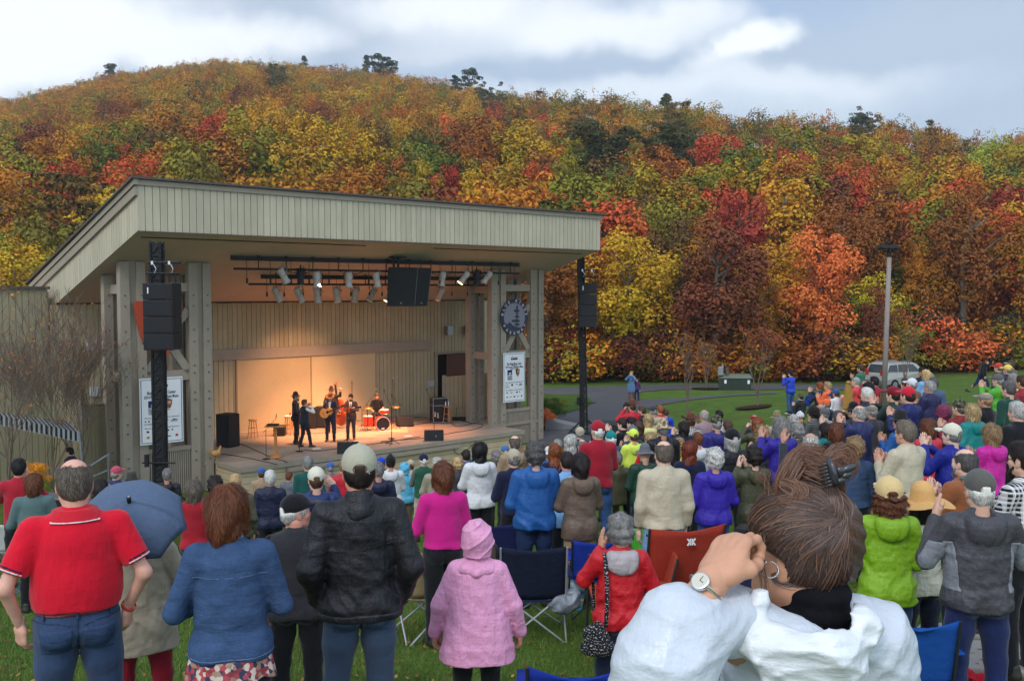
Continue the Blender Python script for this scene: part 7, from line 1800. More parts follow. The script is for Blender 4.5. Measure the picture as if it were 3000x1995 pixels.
m4 = band(972,1134,1268,176,((.26,.05,1.2),(.12,.32,1.2),(-.3,.3,-.6),(-1,0,0), 'relaxed'),('short', 'dark'),('brim', L(44,26,20), L(20,12,10)),('suit', L(40,34,36)), L(30,28,32), 'bass player in dark suit and brown hat behind the guitarist', poseL=((.34,.12,1.45),(.36,.26,1.64),(.2,.1,1),(0,1,0), 'grip'))
m5 = band(1029,1154,1288,170,((.25,.0,1.16),(.10,.24,1.17),(-.8,.2,.1),(0,-1,.2), 'grip'),('short', 'dark'), None, ('suit', L(78,58,54)), L(66,50,48), 'mandolin player in brown suit with dark tie', poseL=((.25,.02,1.16),(.16,.26,1.18),(-.3,.3,.8),(0,-1,0), 'grip'), beard=H['dark'], head_tilt=-14, parts=lambda r, q: shirtfront(r, q, tie=L(50,44,56)), topmat=M_cloth)
bD = D(1105,1246); m6 = person(1105,1138, bD.y, 176,((.26,.08,1.14),(.16,.34,1.10),(-.2,.9,-.1),(0,0,-1), 'grip'),('short', H['greybr']), None, ('tee', L(22,22,24)), None, L(22,22,26), 'drummer in black shirt seated behind the red kit', loc=tuple(bD), stat=1.85, sit=True, near=True, shortsleeve=True, skin=L(204,140,112), head_tilt=-20, group='musicians on the stage')
def inst_frame(root):
 return Matrix.Translation(root.location) @ root.rotation_euler.to_matrix().to_4x4() @ Matrix.Scale(root.scale[0],4)
def put(o, M): o.matrix_world = M; return o
def fiddle_shape(s, w, ratio=.62, n=40):
 pts = []
 for i in range(n):
  t = 2 * math.pi * i / n; y = math.cos(t); x = math.sin(t); ww = w * (1 if y < 0 else .78) * (1 - .32 * math.exp(-((y - .12) / .28) ** 2)); pts.append((x * ww, y * s))
 return pts
def guitar(root, label, name, cat, s, w, depth, off, rot, neck, m_top, m_side, hole=.05):
 e_ = empty(name, (0,0,0), label, cat); M = inst_frame(root) @ Matrix.Translation(off) @ rot; put(e_, M)
 pts = fiddle_shape(s, w); mb = MB(); mb.prism(pts, lambda x, y: Vector((x, -depth / 2, y)), lambda x, y: Vector((x, depth / 2 - .004, y))); mb.build('body', m_side, e_)
 mb = MB(); mb.prism([(x * .97, y * .97) for x, y in pts], lambda x, y: Vector((x, depth / 2 - .004, y)), lambda x, y: Vector((x, depth / 2 + .002, y))); mb.build('top', m_top, e_)
 if hole:
  mb = MB(); mb.prism([(hole * math.cos(t), hole * math.sin(t) + s * .18) for t in np.linspace(0,6.28,20, endpoint=False)], lambda x, y: Vector((x, depth / 2 + .001, y)), lambda x, y: Vector((x, depth / 2 + .004, y))); mb.build('sound_hole', M_dark, e_)
 mb = MB(); mb.box((-.022, depth / 2 - .02, s * .4),(.022, depth / 2 + .012, s + neck)); mb.build('neck', mat('dark_neck', L(50,34,26),.4,.4), e_)
 mb = MB(); mb.box((-.035, depth / 2 - .02, s + neck),(.035, depth / 2 + .0, s + neck + .14)); hd = mb.build('headstock', mat('dark_neck'), e_)
 mb = MB(); mb.box((-.06, depth / 2,-s * .45),(.06, depth / 2 + .015,-s * .40)); mb.build('bridge', M_dark, e_)
 return e_
guitar(m3, 'blond acoustic guitar held by the musician in tan hat', 'acoustic_guitar', 'guitar', .25,.20,.10,(.10,.24,1.10), Matrix.Rotation(R(-68),4, 'Y'),.34, M_spruce, M_wood)
guitar(m5, 'small dark mandolin held by the brown suited musician', 'mandolin', 'mandolin', .14,.12,.05,(.04,.27,1.18), Matrix.Rotation(R(-75),4, 'Y'),.22, M_bass, M_bass, .0)
# the mirrored frame: instruments are held pointing to the player's left (+x after turning) ; double bass stands on the deck
db = empty('double_bass', (0,0,0), 'reddish brown double bass standing between guitarist and mandolin player', 'double bass'); bb = D(1003,1254)
put(db, Matrix.Translation(bb) @ Matrix.Rotation(R(160),4, 'Z') @ Matrix.Rotation(R(8),4, 'Y'))
pts = fiddle_shape(.56,.34)
mb = MB(); mb.prism(pts, lambda x, y: Vector((x, -.10, y + .68)), lambda x, y: Vector((x, .10, y + .68))); mb.build('body', M_bass, db, bevel=.02)
mb = MB(); mb.box((-.03,.08,1.1),(.03,.13,1.86)); mb.box((-.045,.10,.95),(.045,.135,1.75)); mb.build('neck', mat('dark_neck'), db)
mb = MB(); mb.tube([(0,.10,1.84),(0,.08,1.92),(0,.02,1.97),(0,-.02,1.93),(0,.01,1.90)], [.04,.035,.028,.02,.015],8); mb.build('scroll', M_bass, db, True)
for zz in (1.80,1.87):
 mb = MB(); mb.tube([(-.09,.09, zz),(.09,.09, zz)],.012,6); mb.build('tuning_peg', M_chrome, db)
mb = MB(); mb.box((-.08,.10,.60),(.08,.20,.62)); mb.build('bridge', M_wood, db)
mb = MB(); mb.tube([(0,0,.13),(0,0,0)],.01,6); mb.build('endpin', M_chrome, db)
for x in (-1,1):
 mb = MB(); mb.tube([(x * .10,.104,.72),(x * .12,.104,.66),(x * .11,.104,.60),(x * .13,.104,.54)],.008,5); mb.build('sound_hole', M_dark, db)
ha = empty('harmonica', (0,0,0), 'silver harmonica cupped by the white sleeved musician', 'harmonica'); put(ha, inst_frame(m2)); mb = MB(); mb.box((-.05,.13,1.565),(.05,.155,1.59)); mb.build('harmonica_body', M_chrome, ha)
# stools
def stool(px, py, label):
 p = D(px, py); rt = empty('stool', p, label, 'stool', 'wooden bar stools on stage')
 mb = MB(); mb.lathe([(.0,.70),(.16,.705),(.175,.72),(.17,.74),(.0,.745)],20, close=False); mb.build('seat', M_wood, rt, True)
 for a in range(4):
  t = a * math.pi / 2 + .6; c, s_ = math.cos(t), math.sin(t); mb = MB(); mb.tube([(.12 * c, .12 * s_, .71),(.21 * c, .21 * s_, 0)],.018,7); mb.build('leg', M_wood, rt)
  t2 = t + math.pi / 2;
  for zz, k in ((.22,.185),(.42,.157)):
   mb = MB(); mb.tube([(k * c, k * s_, zz),(k * math.cos(t2), k * math.sin(t2), zz)],.010,6); mb.build('rung', M_wood, rt)
 return rt
stool(741,1284, 'pale wooden bar stool nearest the black loudspeaker at left'); st2 = stool(846,1274, 'wooden bar stool with towel behind the sideways black suit'); st3 = stool(1310,1240, 'wooden bar stool with water bottles at right beside road case')
mb = MB(); mb.box((-.14,-.12,.748),(.14,.12,.79)); tag(mb.build('towel', mat('white_towel', (.7,.7,.68),.95,.1, noise=(20,.1), bump=(20,.6,.02)), None, loc=D(846,1274), bevel=.015), 'folded white towel on the stool behind the sideways black suit', 'towel')
def bottle(p, lab, c=(.5,.6,.65)):
 rt = empty('water_bottle', p, lab, 'bottle'); mb = MB(); mb.lathe([(.0,0),(.032,.002),(.033,.13),(.015,.18),(.014,.2)],12); mb.build('bottle_body', mat('clear_bottle', c, .15,.6), rt, True); mb = MB(); mb.lathe([(.015,.2),(.015,.22)],10); mb.build('cap', M_white, rt)
p3 = D(1310,1240); bottle(p3 + Vector((-.06,-.05,.745)), 'left water bottle on the right hand stool'); bottle(p3 + Vector((.06,.03,.745)), 'right water bottle on the right hand stool'); bottle(D(959 + 0,1246) + Vector((.0,0,0)), 'small water bottle on deck behind guitarist')
mb = MB(); mb.tube([(0,0,0),(0,0,.1)],.035,10); tag(mb.build('red_cup', M_red, None, loc=D(846,1274) + Vector((.05,.05,.79))), 'small red cup on the towel covered stool', 'cup')
# loudspeakers and wedges
def fulcrum(px, py0, py1, wpx, label, depth=.6, yaw=0):
 b = D(px, py1); h = at(px, py0, b.y).z - DECK; w = wpx / F * b.y; rt = empty('loudspeaker', b, label, 'loudspeaker', rz=R(yaw)); mb = MB(); mb.box((-w / 2,0,0),(w / 2, depth, h)); mb.build('cabinet', M_black, rt, bevel=.04); mb = MB(); mb.box((-w / 2 + .05,-.012,.05),(w / 2 - .05,0, h - .05)); mb.build('grille', MATS['speaker_grille'], rt, bevel=.004); return rt
fulcrum(652,1214,1311,50, 'tall black loudspeaker at left end of the stage', .6,-25)
fulcrum(905,1196,1256,44, 'black amplifier cabinet behind the harmonica player', .4); fulcrum(939,1192,1254,34, 'black amplifier cabinet behind the guitarist', .4)
fulcrum(817,1246,1278,34, 'small dark amplifier behind the wooden podium', .3)
def wedge(px, py, wpx, label, yaw):
 b = D(px, py); w = wpx / F * b.y * 1.05; h = .42; rt = empty('floor_monitor', b, label, 'floor monitor', 'wedge monitors on the stage', R(yaw)); mb = MB()
 mb.hexa([(-w / 2,0,0),(w / 2,0,0),(w / 2,.5,0),(-w / 2,.5,0),(-w / 2,.06, h),(w / 2,.06, h),(w / 2,.26, h * .98),(-w / 2,.26, h * .98)]); mb.build('cabinet', M_black, rt, bevel=.03)
 mb = MB(); mb.hexa([(-w / 2 + .04,.50,.05),(w / 2 - .04,.50,.05),(w / 2 - .04,.505,.06),(-w / 2 + .04,.505,.06),(-w / 2 + .04,.27, h - .03),(w / 2 - .04,.27, h - .03),(w / 2 - .04,.285, h - .02),(-w / 2 + .04,.285, h - .02)]); mb.build('grille', MATS['speaker_grille'], rt)
 mb = MB(); mb.tube([(w * .1,-.004, h * .45),(w * .1,.01, h * .45)],.03,8); mb.build('socket', M_metal, rt)
wedge(1019,1330,60, 'wedge monitor behind the khaki cap at stage front', 8); wedge(1272,1292,54, 'wedge monitor at right of stage front', 8)
wd = wedge(1182,1246,46, 'wedge monitor beside the drum kit', 200)
# drum kit
kit = D(1122,1262); KZ = R(20)
dk = empty('drum_kit', kit, 'small red drum kit with cymbals on a pale rug', 'drum kit', rz=KZ)
def cyl(mb, c, ax, r, l, n=28): ax = Vector(ax).normalized(); c = Vector(c); mb.tube([c - ax * l / 2, c + ax * l / 2], r, n)
mb = MB(); cyl(mb, (0,.2,.29),(0,1,.0),.28,.40); kd = mb.build('bass_drum', M_drum, dk, bevel=.01); mb = MB(); cyl(mb, (0,-.005,.29),(0,1,0),.262,.01); mb.build('drum_head', mat('black_head', (.012,.012,.014),.5,.3), kd)
for y in (.0,.4):
 mb = MB(); mb.tube([(.29 * math.cos(t), y, .29 + .29 * math.sin(t)) for t in np.linspace(0,6.2832,33)],.012,6); mb.build('hoop', M_drum if y else M_chrome, kd)
mb = MB(); mb.box((-.06,-.014,.08),(.06,-.009,.12)); mb.build('head_badge', M_white, kd)
for nm, c, r, l in (('floor_tom', (-.55,.35,.38),.20,.42),('snare_drum', (.16,.42,.74),.19,.16)):
 mb = MB(); cyl(mb, c, (0,-.05,1), r, l); o = mb.build(nm, M_drum, dk); mb = MB(); cyl(mb, (c[0], c[1], c[2] + l / 2 + .003),(0,-.05,1), r - .005,.008); mb.build('drum_head', M_head, o)
 for z in (-l / 2, l / 2):
  mb = MB(); mb.tube([(c[0] + (r + .004) * math.cos(t), c[1] + (r + .004) * math.sin(t), c[2] + z) for t in np.linspace(0,6.2832,25)],.009,5); mb.build('hoop', M_chrome, o)
 for t in (0,2.1,4.2):
  mb = MB(); mb.tube([(c[0] + r * math.cos(t), c[1] + r * math.sin(t), c[2]),(c[0] + r * 1.15 * math.cos(t), c[1] + r * 1.15 * math.sin(t),0)],.009,5); mb.build('leg', M_chrome, o)
for (c, r) in (((-.62,.1,.98),.20),((.62,.3,.94),.20)):
 mb = MB(); mb.lathe([(.0,.03),(.03,.02),(r, 0),(r, -.003),(.03,.015),(0,.025)],24, Matrix.Translation(c) @ Matrix.Rotation(.12,4, 'X'), close=False); cy = mb.build('cymbal', mat('bronze', L(150,112,60),.35,.5, metal=.8), dk, True)
 mb = MB(); mb.tube([c, (c[0], c[1],.3),(c[0], c[1],.05)],.011,6)
 for t in (0.3,2.4,4.5): mb.tube([(c[0], c[1],.25),(c[0] + .22 * math.cos(t), c[1] + .22 * math.sin(t),.01)],.009,5)
 mb.build('stand', M_black, cy)
mb = MB(); mb.lathe([(0,.5),(.17,.5),(.17,.57),(0,.57)],16, close=False); tag(mb.build('drum_stool', M_black, None, loc=bD + Vector((0,0,-.0))), 'round black drum stool under the drummer', 'stool')
rg = [D(1075,1262), D(1195,1268), D(1190,1243), D(1062,1240)]
mb = MB(); mb.add([p + Vector((0,0,.012)) for p in rg] + [p + Vector((0,0,.002)) for p in rg], [(0,1,2,3),(7,6,5,4),(0,4,5,1),(1,5,6,2),(2,6,7,3),(3,7,4,0)]); tag(mb.build('rug', mat('pale_rug', L(190,160,130),.95,.1, noise=(30,.2)), None), 'pale rug under the red drum kit', 'rug')
# microphone stands
def mic(px, pyb, pyt, label, boom=None, base='tripod'):
 p = D(px, pyb); h = at(px, pyt, p.y).z - DECK; rt = empty('microphone_stand', p, label, 'microphone stand', 'microphone stands on the stage'); hb = h if not boom else h * .72
 mb = MB(); mb.tube([(0,0,.02),(0,0, hb)],.011,6); mb.build('pole', M_black, rt)
 if base == 'tripod':
  for t in (.4,2.5,4.6): mb = MB(); mb.tube([(0,0,.22),(.3 * math.cos(t),.3 * math.sin(t),.01)],.010,5); mb.build('leg', M_black, rt)
 else: mb = MB(); mb.lathe([(0,0),(.14,0),(.14,.015),(.02,.03),(0,.03)],20, close=False); mb.build('base', M_black, rt)
 e_ = Vector((0,0, hb))
 if boom:
  e2 = Vector((boom[0], boom[1], h)); s2 = e_ - (e2 - e_) * .25; mb = MB(); mb.tube([s2, e2],.008,5); mb.build('boom', M_black, rt); e_ = e2
 mb = MB(); mb.tube([e_, e_ + Vector((0,.02,.10))], [.012,.018],8); m_ = mb.build('microphone', M_black, rt); mb = MB(); mb.lathe([(.0,.0),(.02,.01),(.026,.03),(.02,.05),(0,.055)],10, Matrix.Translation(e_ + Vector((0,.02,.09))), close=False); mb.build('grille', M_metal, m_, True)
mic(780,1345,1225, 'round based microphone stand left of the wooden podium', (.35,.05), 'round'); mic(877,1322,1190, 'round based microphone stand in front of harmonica player', None, 'round'); mic(1019,1300,1180, 'microphone stand in front of the mandolin player', None)
mic(1148,1303,1150, 'tripod microphone stand alone at stage front right of centre', (-.3,.2)); mic(1061,1258,1176, 'boom microphone stand between mandolin player and drums', (-.4,-.1)); mic(1076,1260,1150, 'tall boom microphone stand over the floor tom', (.35,.2))
mic(1152,1246,1118, 'tallest microphone stand right of the drummer', None); mic(1172,1240,1162, 'boom microphone stand by the drum wedge monitor', (-.35,0)); mic(1032,1235,1125, 'thin tall stand behind the mandolin player', None); mic(1272,1280,1145, 'microphone stand before the road case at right', (-.3,0), 'round'); mic(1337,1228,1200, 'short stand beside the coiled cable at right', None, 'round'); mic(1147,1285,1200, 'round based straight stand just behind front tripod stand', None, 'round')
# podium
pd = empty('wooden_podium', D(808,1340), 'slim wooden podium on a round foot near stage front', 'podium')
mb = MB(); mb.lathe([(0,0),(.25,0),(.25,.03),(.08,.10),(0,.10)],8, close=False); mb.build('foot', M_wood, pd, True); mb = MB(); mb.box((-.045,-.045,.05),(.045,.045,1.08)); mb.build('column', M_wood, pd, bevel=.006); mb = MB(); mb.box((-.34,-.2,1.08),(.34,.22,1.12)); mb.build('table_top', M_wood, pd, bevel=.005)
mb = MB(); mb.box((-.28,-.14,1.125),(.10,.14,1.18)); tag(mb.build('equipment_case', M_black, None, loc=D(808,1340), bevel=.01), 'flat black equipment case on the wooden podium', 'case')
# road case rack at right
rc = empty('road_case', D(1291,1240), 'black road case rack with silver edges by the doorway', 'road case', rz=R(20)); mb = MB(); mb.box((-.33,0,.05),(.33,.6,1.1)); mb.build('case', M_black, rc, bevel=.015)
mb = MB()
for x in (-.335,.335):
 for y in (-.005,.6): mb.box((x - .012, y - .012,.05),(x + .012, y + .012,1.1))
for z in (.05,.78,1.1): mb.box((-.335,-.014, z - .012),(.335,.0, z + .012)); mb.box((-.347,-.0, z - .012),(-.330,.6, z + .012))
mb.build('edge_trim', M_metal, rc); mb = MB(); mb.box((-.29,-.02,.30),(-.22,-.002,.52)); mb.box((-.16,-.02,.24),(-.10,-.002,.48)); mb.build('latch', M_chrome, rc)
# papers, cables, rooster
for (px, py, lab) in ((927,1314, 'white sheet of paper at the feet of the harmonica player'),(1196,1277, 'white sheet of paper on deck left of right wedge')):
 mb = MB(); mb.box((-.15,-.1,.002),(.15,.1,.006)); o = tag(mb.build('paper_sheet', M_white, None, loc=D(px, py)), lab, 'paper'); o.rotation_euler = (0,0,.5)
def cable(pts, label, r=.013):
 P = [D(*q) + Vector((0,0,.014)) for q in pts]; Q = []
 for i in range(len(P) - 1):
  p0, p1, p2, p3 = P[max(i - 1,0)], P[i], P[i + 1], P[min(i + 2, len(P) - 1)]
  for k in range(6):
   t = k / 6; Q.append(.5 * ((2 * p1) + (-p0 + p2) * t + (2 * p0 - 5 * p1 + 4 * p2 - p3) * t * t + (-p0 + 3 * p1 - 3 * p2 + p3) * t ** 3))
 Q.append(P[-1]); mb = MB(); mb.tube(Q, r, 5); tag(mb.build('cable', M_black, None, True), label, 'cable')
cable([(668,1310),(700,1300),(745,1318),(800,1342),(835,1352),(842,1356)], 'black cable running from left loudspeaker to the podium'); cable([(645,1330),(690,1336),(740,1345),(790,1356),(812,1362)], 'black cable along the left front of the deck')
cable([(890,1318),(930,1322),(980,1316),(1060,1306),(1130,1296),(1230,1280)], 'long cable across the middle of the deck'); cable([(1150,1300),(1120,1294),(1240,1284),(1330,1268),(1390,1258),(1415,1245),(1370,1238),(1340,1228)], 'tangled cable looping over right part of the deck')
cable([(1190,1250),(1230,1242),(1290,1236),(1320,1240),(1345,1250),(1400,1236),(1408,1228)], 'cable from drum wedge to right side of the deck'); cable([(1182,1222),(1240,1224),(1275,1232)], 'cable along the back wall behind the drum wedge')
mb = MB()
for k in range(5): mb.tube([(.38 * (1 + .04 * k) * math.cos(t),.30 * math.sin(t),.02 + .018 * k) for t in np.linspace(0,6.2832,25)],.014,5)
tag(mb.build('coiled_cable', M_black, None, True, loc=D(1352,1230)), 'coiled black cable on deck near the screen wall', 'cable')
# hanging cable on stage front
mb = MB(); f_ = lambda s_, z: S(s_, DV0 - .02, z)
sa_, sb_ = s_at(1395,.9), s_at(1330,.9); mb.tube([f_(sa_, DECK + .02), f_(sa_ - .1, DECK - .25), f_(sa_ - .6, DECK - .55), f_(sb_ + .2, DECK - .62), f_(sb_, DECK - .5), f_(sb_, DECK - .3)],.014,5); tag(mb.build('hanging_cable', M_black, None, True), 'black cable sagging over the stage front at right', 'cable')
ro = empty('rooster_figure', D(633,1352), 'small golden brown rooster figure at left deck corner', 'rooster figure', rz=R(-60)); M_roo = mat('rooster_glaze', L(176,130,70),.5,.4, noise=(20,.3))
s = Sdf((-.2,-.25,0),(.2,.3,.62),.01); s.ell((0,0,.28),(.10,.15,.12),.02); s.cone((0,.10,.32),(0,.14,.46),.055,.035,.05); s.ell((0,.15,.49),(.035,.04,.04),.02); s.chain([(0,-.12,.32),(0,-.19,.42),(0,-.22,.34)], [.05,.04,.02],.03); s.cone((.03,.02,.18),(.03,.04,.02),.012,.012,.01); s.cone((-.03,.02,.18),(-.03,.04,.02),.012,.012,.01); s.cone((0,.03,.015),(0,.06,.015),.05,.04,.01, sq=(1,1,.3)); link_obj('rooster_body', s.mesh('rooster_body'), M_roo, ro)
s = Sdf((-.03,.08,.46),(.03,.24,.58),.005); s.ell((0,.15,.535),(.01,.035,.02),0); s.ell((0,.18,.46 + .01),(.01,.012,.02),.01); link_obj('comb', s.mesh('comb'), M_red, ro); mb = MB(); mb.tube([(0,.18,.49),(0,.215,.48)], [.012,.002],6); mb.build('beak', M_gold, ro)
print('stage things', time.time() - T0)
# ================================================================== GROUNDS: lamp pole, transformer, car, shrubs
p = at(2606,722,35.0); g = gz(p.x, 35)
lp = empty('light_pole', (p.x, 35, g), 'tall round grey pole with dark floodlight heads beyond the crowd', 'light pole')
mb = MB(); mb.tube([(-.10,0,-.1),(0,0, p.z - g - .35)], [.10,.08],16); mb.build('pole', mat('weathered_pole', L(140,128,122),.8,.2, noise=(5,.12,(1,1,.2))), lp, True)
mb = MB(); h_ = p.z - g; mb.tube([(0,0, h_ - .4),(0,0, h_ - .15)],.09,10); mb.tube([(-.25,0, h_ - .18),(.2,0, h_ - .18)],.035,6); mb.build('bracket', M_black, lp)
for (x, w_) in ((-.28,.16),(-.08,.16),(.14,.18)):
 mb = MB(); mb.hexa([(x - w_, -.25, h_ - .06),(x + w_, -.25, h_ - .10),(x + w_, .2, h_ - .12),(x - w_, .2, h_ - .10),(x - w_ * .8,-.22, h_ + .06),(x + w_ * .8,-.22, h_ + .02),(x + w_ * .8,.15, h_ + .0),(x - w_ * .8,.15, h_ + .03)]); mb.build('floodlight', M_black, lp, bevel=.01)
tp_ = on_ground(2152,1142); tb = empty('transformer_box', tp_, 'dark green utility transformer box by the road', 'transformer box', rz=R(-8)); tb.location.z = gz(tp_.x, tp_.y)
mb = MB(); mb.box((-.95,-.6,-.1),(.95,.7,.78)); mb.build('cabinet', mat('utility_green', L(44,52,44),.6,.3, noise=(3,.1)), tb, bevel=.03); mb = MB(); mb.hexa([(-1,-.65,.78),(1,-.65,.78),(1,.75,.78),(-1,.75,.78),(-.95,-.45,.98),(.95,-.45,.98),(.95,.65,.98),(-.95,.65,.98)]); mb.build('lid', mat('utility_green_lid', L(96,104,86),.6,.3), tb, bevel=.02)
for x in (-.62,.8): mb = MB(); mb.box((x - .07,-.612,.45),(x + .07,-.6,.68)); mb.build('warning_label', M_white, tb)
up = on_ground(2119,1143); ub = empty('meter_post', up, 'grey electric meter box on short wooden post beside transformer', 'meter post'); ub.location.z = gz(up.x, up.y)
for x in (-.16,.22): mb = MB(); mb.box((x - .09,-.09,-.1),(x + .09,.09,1.45 if x > 0 else 1.2)); mb.build('post', mat('old_timber', L(90,82,70),.9,.1, noise=(8,.2,(1,1,.2))), ub)
mb = MB(); mb.box((-.38,-.2,.95),(-.05,-.06,1.5)); mb.build('meter_box', M_metal, ub, bevel=.02); mb = MB(); mb.tube([(-.1,-.12,1.5),(-.1,-.12,1.68)],.05,8); mb.build('conduit', M_metal, ub)
# sport utility vehicle
cx = at(2632,1143,61.0); car = empty('parked_car', (cx.x, cx.y, gz(cx.x, cx.y) - .02), 'silver estate car with roof rails parked beyond the light pole', 'car', rz=R(28))
M_paint = mat('silver_paint', L(168,166,156),.3,.5, metal=.35, noise=(2,.03)); M_glass = mat('car_glass', (.015,.018,.02),.08,.6); M_tyre = mat('tyre', (.015,.015,.015),.85,.2)
prof = [(-2.25,.35),(-2.3,.65),(-2.25,1.0),(-2.12,1.18),(-1.85,1.62),(-1.55,1.72),(.35,1.72),(.75,1.62),(1.35,1.12),(2.1,.98),(2.3,.80),(2.33,.45),(2.2,.32)]
def carw(z): return .90 - max(0, z - .95) * .22 - (0 if z > .6 else (.6 - z) * .1)
def car_pt(x, z, side): return Vector((x, side * carw(z), z))
mb = MB(); n = len(prof); V = [car_pt(x, z, -1) for x, z in prof] + [car_pt(x, z, 1) for x, z in prof]; mb.add(V, [tuple(range(n)), tuple(range(2 * n - 1, n - 1,-1))] + [(i, n + i, n + (i + 1) % n, (i + 1) % n) for i in range(n)]); mb.build('body', M_paint, car, bevel=.05)
wins = [[(-2.02,1.2),(-1.76,1.60),(-1.1,1.62),(-1.1,1.15)], [(-1.0,1.15),(-1.0,1.62),(-.18,1.62),(-.18,1.13)], [(-.08,1.13),(-.08,1.62),(.38,1.60),(.92,1.18),(.9,1.11)]]
for side in (-1,1):
 for w_ in wins:
  mb = MB(); mb.prism(w_, lambda x, z: car_pt(x, z, side) - Vector((0, side * .02,0)), lambda x, z: car_pt(x, z, side) + Vector((0, side * .008,0))); mb.build('window', M_glass, car)
 for x in (-1.42,1.42):
  mb = MB(); mb.tube([(x, side * .70,.34),(x, side * .92,.34)],.35,24); wh = mb.build('wheel', M_tyre, car, bevel=.02); mb = MB(); mb.tube([(x, side * .90,.34),(x, side * .93,.34)],.21,16); mb.build('rim', M_metal, wh)
 mb = MB(); mb.box((-2.3, side * .60 - .13,.95),(-2.2, side * .60 + .22 * side * 0 + .13,1.30)); mb.build('tail_light', mat('tail_red', (.4,.02,.015),.3,.5), car, bevel=.01)
 mb = MB(); mb.tube([(-1.5, side * .62,1.78),(.4, side * .62,1.78)],.022,6); mb.build('roof_rail', M_metal, car)
 mb = MB(); mb.box((.85, side * .88 - .08,1.08),(1.0, side * .88 + .14,1.2)); mb.build('wing_mirror', M_paint, car, bevel=.02)
mb = MB(); mb.hexa([(-2.20,-.66,1.12),(-2.20,.66,1.12),(-2.13,.66,1.15),(-2.13,-.66,1.15),(-1.96,-.60,1.58),(-1.96,.60,1.58),(-1.86,.60,1.6),(-1.86,-.60,1.6)]); mb.build('rear_window', M_glass, car)
mb = MB(); mb.box((-2.36,-.85,.40),(-2.2,.85,.62)); mb.box((2.2,-.85,.38),(2.36,.85,.60)); mb.build('bumper', mat('grey_plastic', (.12,.12,.12),.6), car, bevel=.03)
# shrubs by the stage end
for k, (px, py, hp, c, lab) in enumerate(((1612,1235,75, 'green', 'green shrub at the right end of the stage'),(1596,1256,60, 'coral', 'low orange red shrub at the foot of the right tower'),(1640,1210,50, 'olive', 'olive shrub edge next to the small lawn patch'))):
 b = on_ground(px, py); h = hp / F * b.y; rt = empty('shrub', b, lab, 'shrub'); link_obj('foliage', shared_crown('round', 0, k), None, rt, PAL[c][0], loc=(0,0, h * .5), scale=(h * .62, h * .62, h * .38)); mb = MB(); mb.tube([(0,0,0),(0,0, h * .5)],.04,6); mb.build('stem', M_bark, rt)
# mulch rings and slim lawn trees
def slim_tree(px, py, top, lab, fork=.35, spread=1.0, seed=0, n=46, leaves=0, lcol=None, lsz=.045, rad=.05):
 b = on_ground(px, py); h = at(px, top, b.y).z - b.z; rt = empty('bare_tree', b, lab, 'tree'); g = random.Random(seed); mb = MB(); tips = []
 def br(p, d, l, r, lev):
  pts = [p]; rr = [r]; q = p.copy(); dd = d.copy()
  for k in range(4):
   dd = (dd + Vector((g.uniform(-.14,.14), g.uniform(-.14,.14),.06))).normalized(); q = q + dd * l / 4; pts.append(q.copy()); rr.append(r * (1 - .17 * (k + 1)))
  mb.tube(pts, [max(q, .005 if n > 60 else .008) for q in rr],6 if lev < 2 else 4)
  if lev >= (5 if n > 60 else 4) or l < (.09 if n > 60 else .2): tips.extend(pts[1:]); return
  for k in range((3 if lev < 3 else 2) + (n > 60)):
   i = g.randint(2,4); a = g.uniform(0,6.28); s_ = Vector((math.cos(a), math.sin(a),0)) * g.uniform(.3,.75) * spread; br(pts[i],(dd + s_ + Vector((0,0,.25))).normalized(), l * g.uniform(.55,.8), rr[i] * .62, lev + 1)
 br(Vector((0,0,-.05)), Vector((g.uniform(-.08,.08),0,1)), h * .38, rad, 0)
 for a in np.linspace(0,6.28,3)[:2]: br(Vector((0,0, h * .12)), Vector((math.cos(a + seed) * .3 * spread, math.sin(a + seed) * .3,1)).normalized(), h * .36, rad * .7,1)
 mb.build('branches', mat('grey_bark', L(112,96,84),.9,.1, noise=(20,.2)), rt)
 if leaves:
  gg = np.random.default_rng(seed); tp = np.array([t[:] for t in tips]); q = tp[gg.integers(len(tp), size=leaves)] + gg.normal(size=(leaves, 3)) * .05; a = gg.normal(size=(leaves, 3)) * lsz; b2 = gg.normal(size=(leaves, 3)) * lsz * .8
  link_obj('leaves', mesh_np('leaves', np.stack([q - a, q - b2, q + a, q + b2],1).reshape(-1,3), np.arange(leaves * 4).reshape(-1,4)), M_leaf, rt, lcol)
 return rt
slim_tree(2014,1208,960, 'slender bare young tree on the lawn left of transformer', seed=3, spread=.8, leaves=260, lcol=L(140,80,50), rad=.06); slim_tree(2218,1192,930, 'slender young tree in a mulch ring with sparse rusty leaves', seed=5, spread=.9, leaves=900, lcol=L(150,76,48), rad=.06)
slim_tree(2068,1140,1000, 'small bare tree in mulch beside the road', seed=8, spread=.7, leaves=200, lcol=L(130,90,50), rad=.06); slim_tree(2650,1150,940, 'thin bare tree right beside the light pole', seed=12, spread=.6, leaves=300, lcol=L(150,110,50), rad=.05)
M_mulch = mat('mulch', L(62,42,34),.95,.1, noise=(20,.4), bump=(40,.8,.05))
for (px, py) in ((2210,1196),(2068,1141)):
 c = on_ground(px, py); sheet('mulch_ring', [(c.x + .85 * math.cos(t) * (1 + .1 * math.sin(3 * t)), c.y + .85 * math.sin(t)) for t in np.linspace(0,6.28,18, endpoint=False)], M_mulch, .08)
bt = slim_tree(30,1545,855, 'large bare shrubby tree with a few orange leaves at far left', seed=21, spread=1.15, n=99, leaves=420, lcol=L(190,110,50), lsz=.022, rad=.055)
slim_tree(230,1480,930, 'third bare shrub between far left tree and the tower', seed=44, spread=1.2, n=99, leaves=300, lcol=L(180,100,50), lsz=.022, rad=.035)
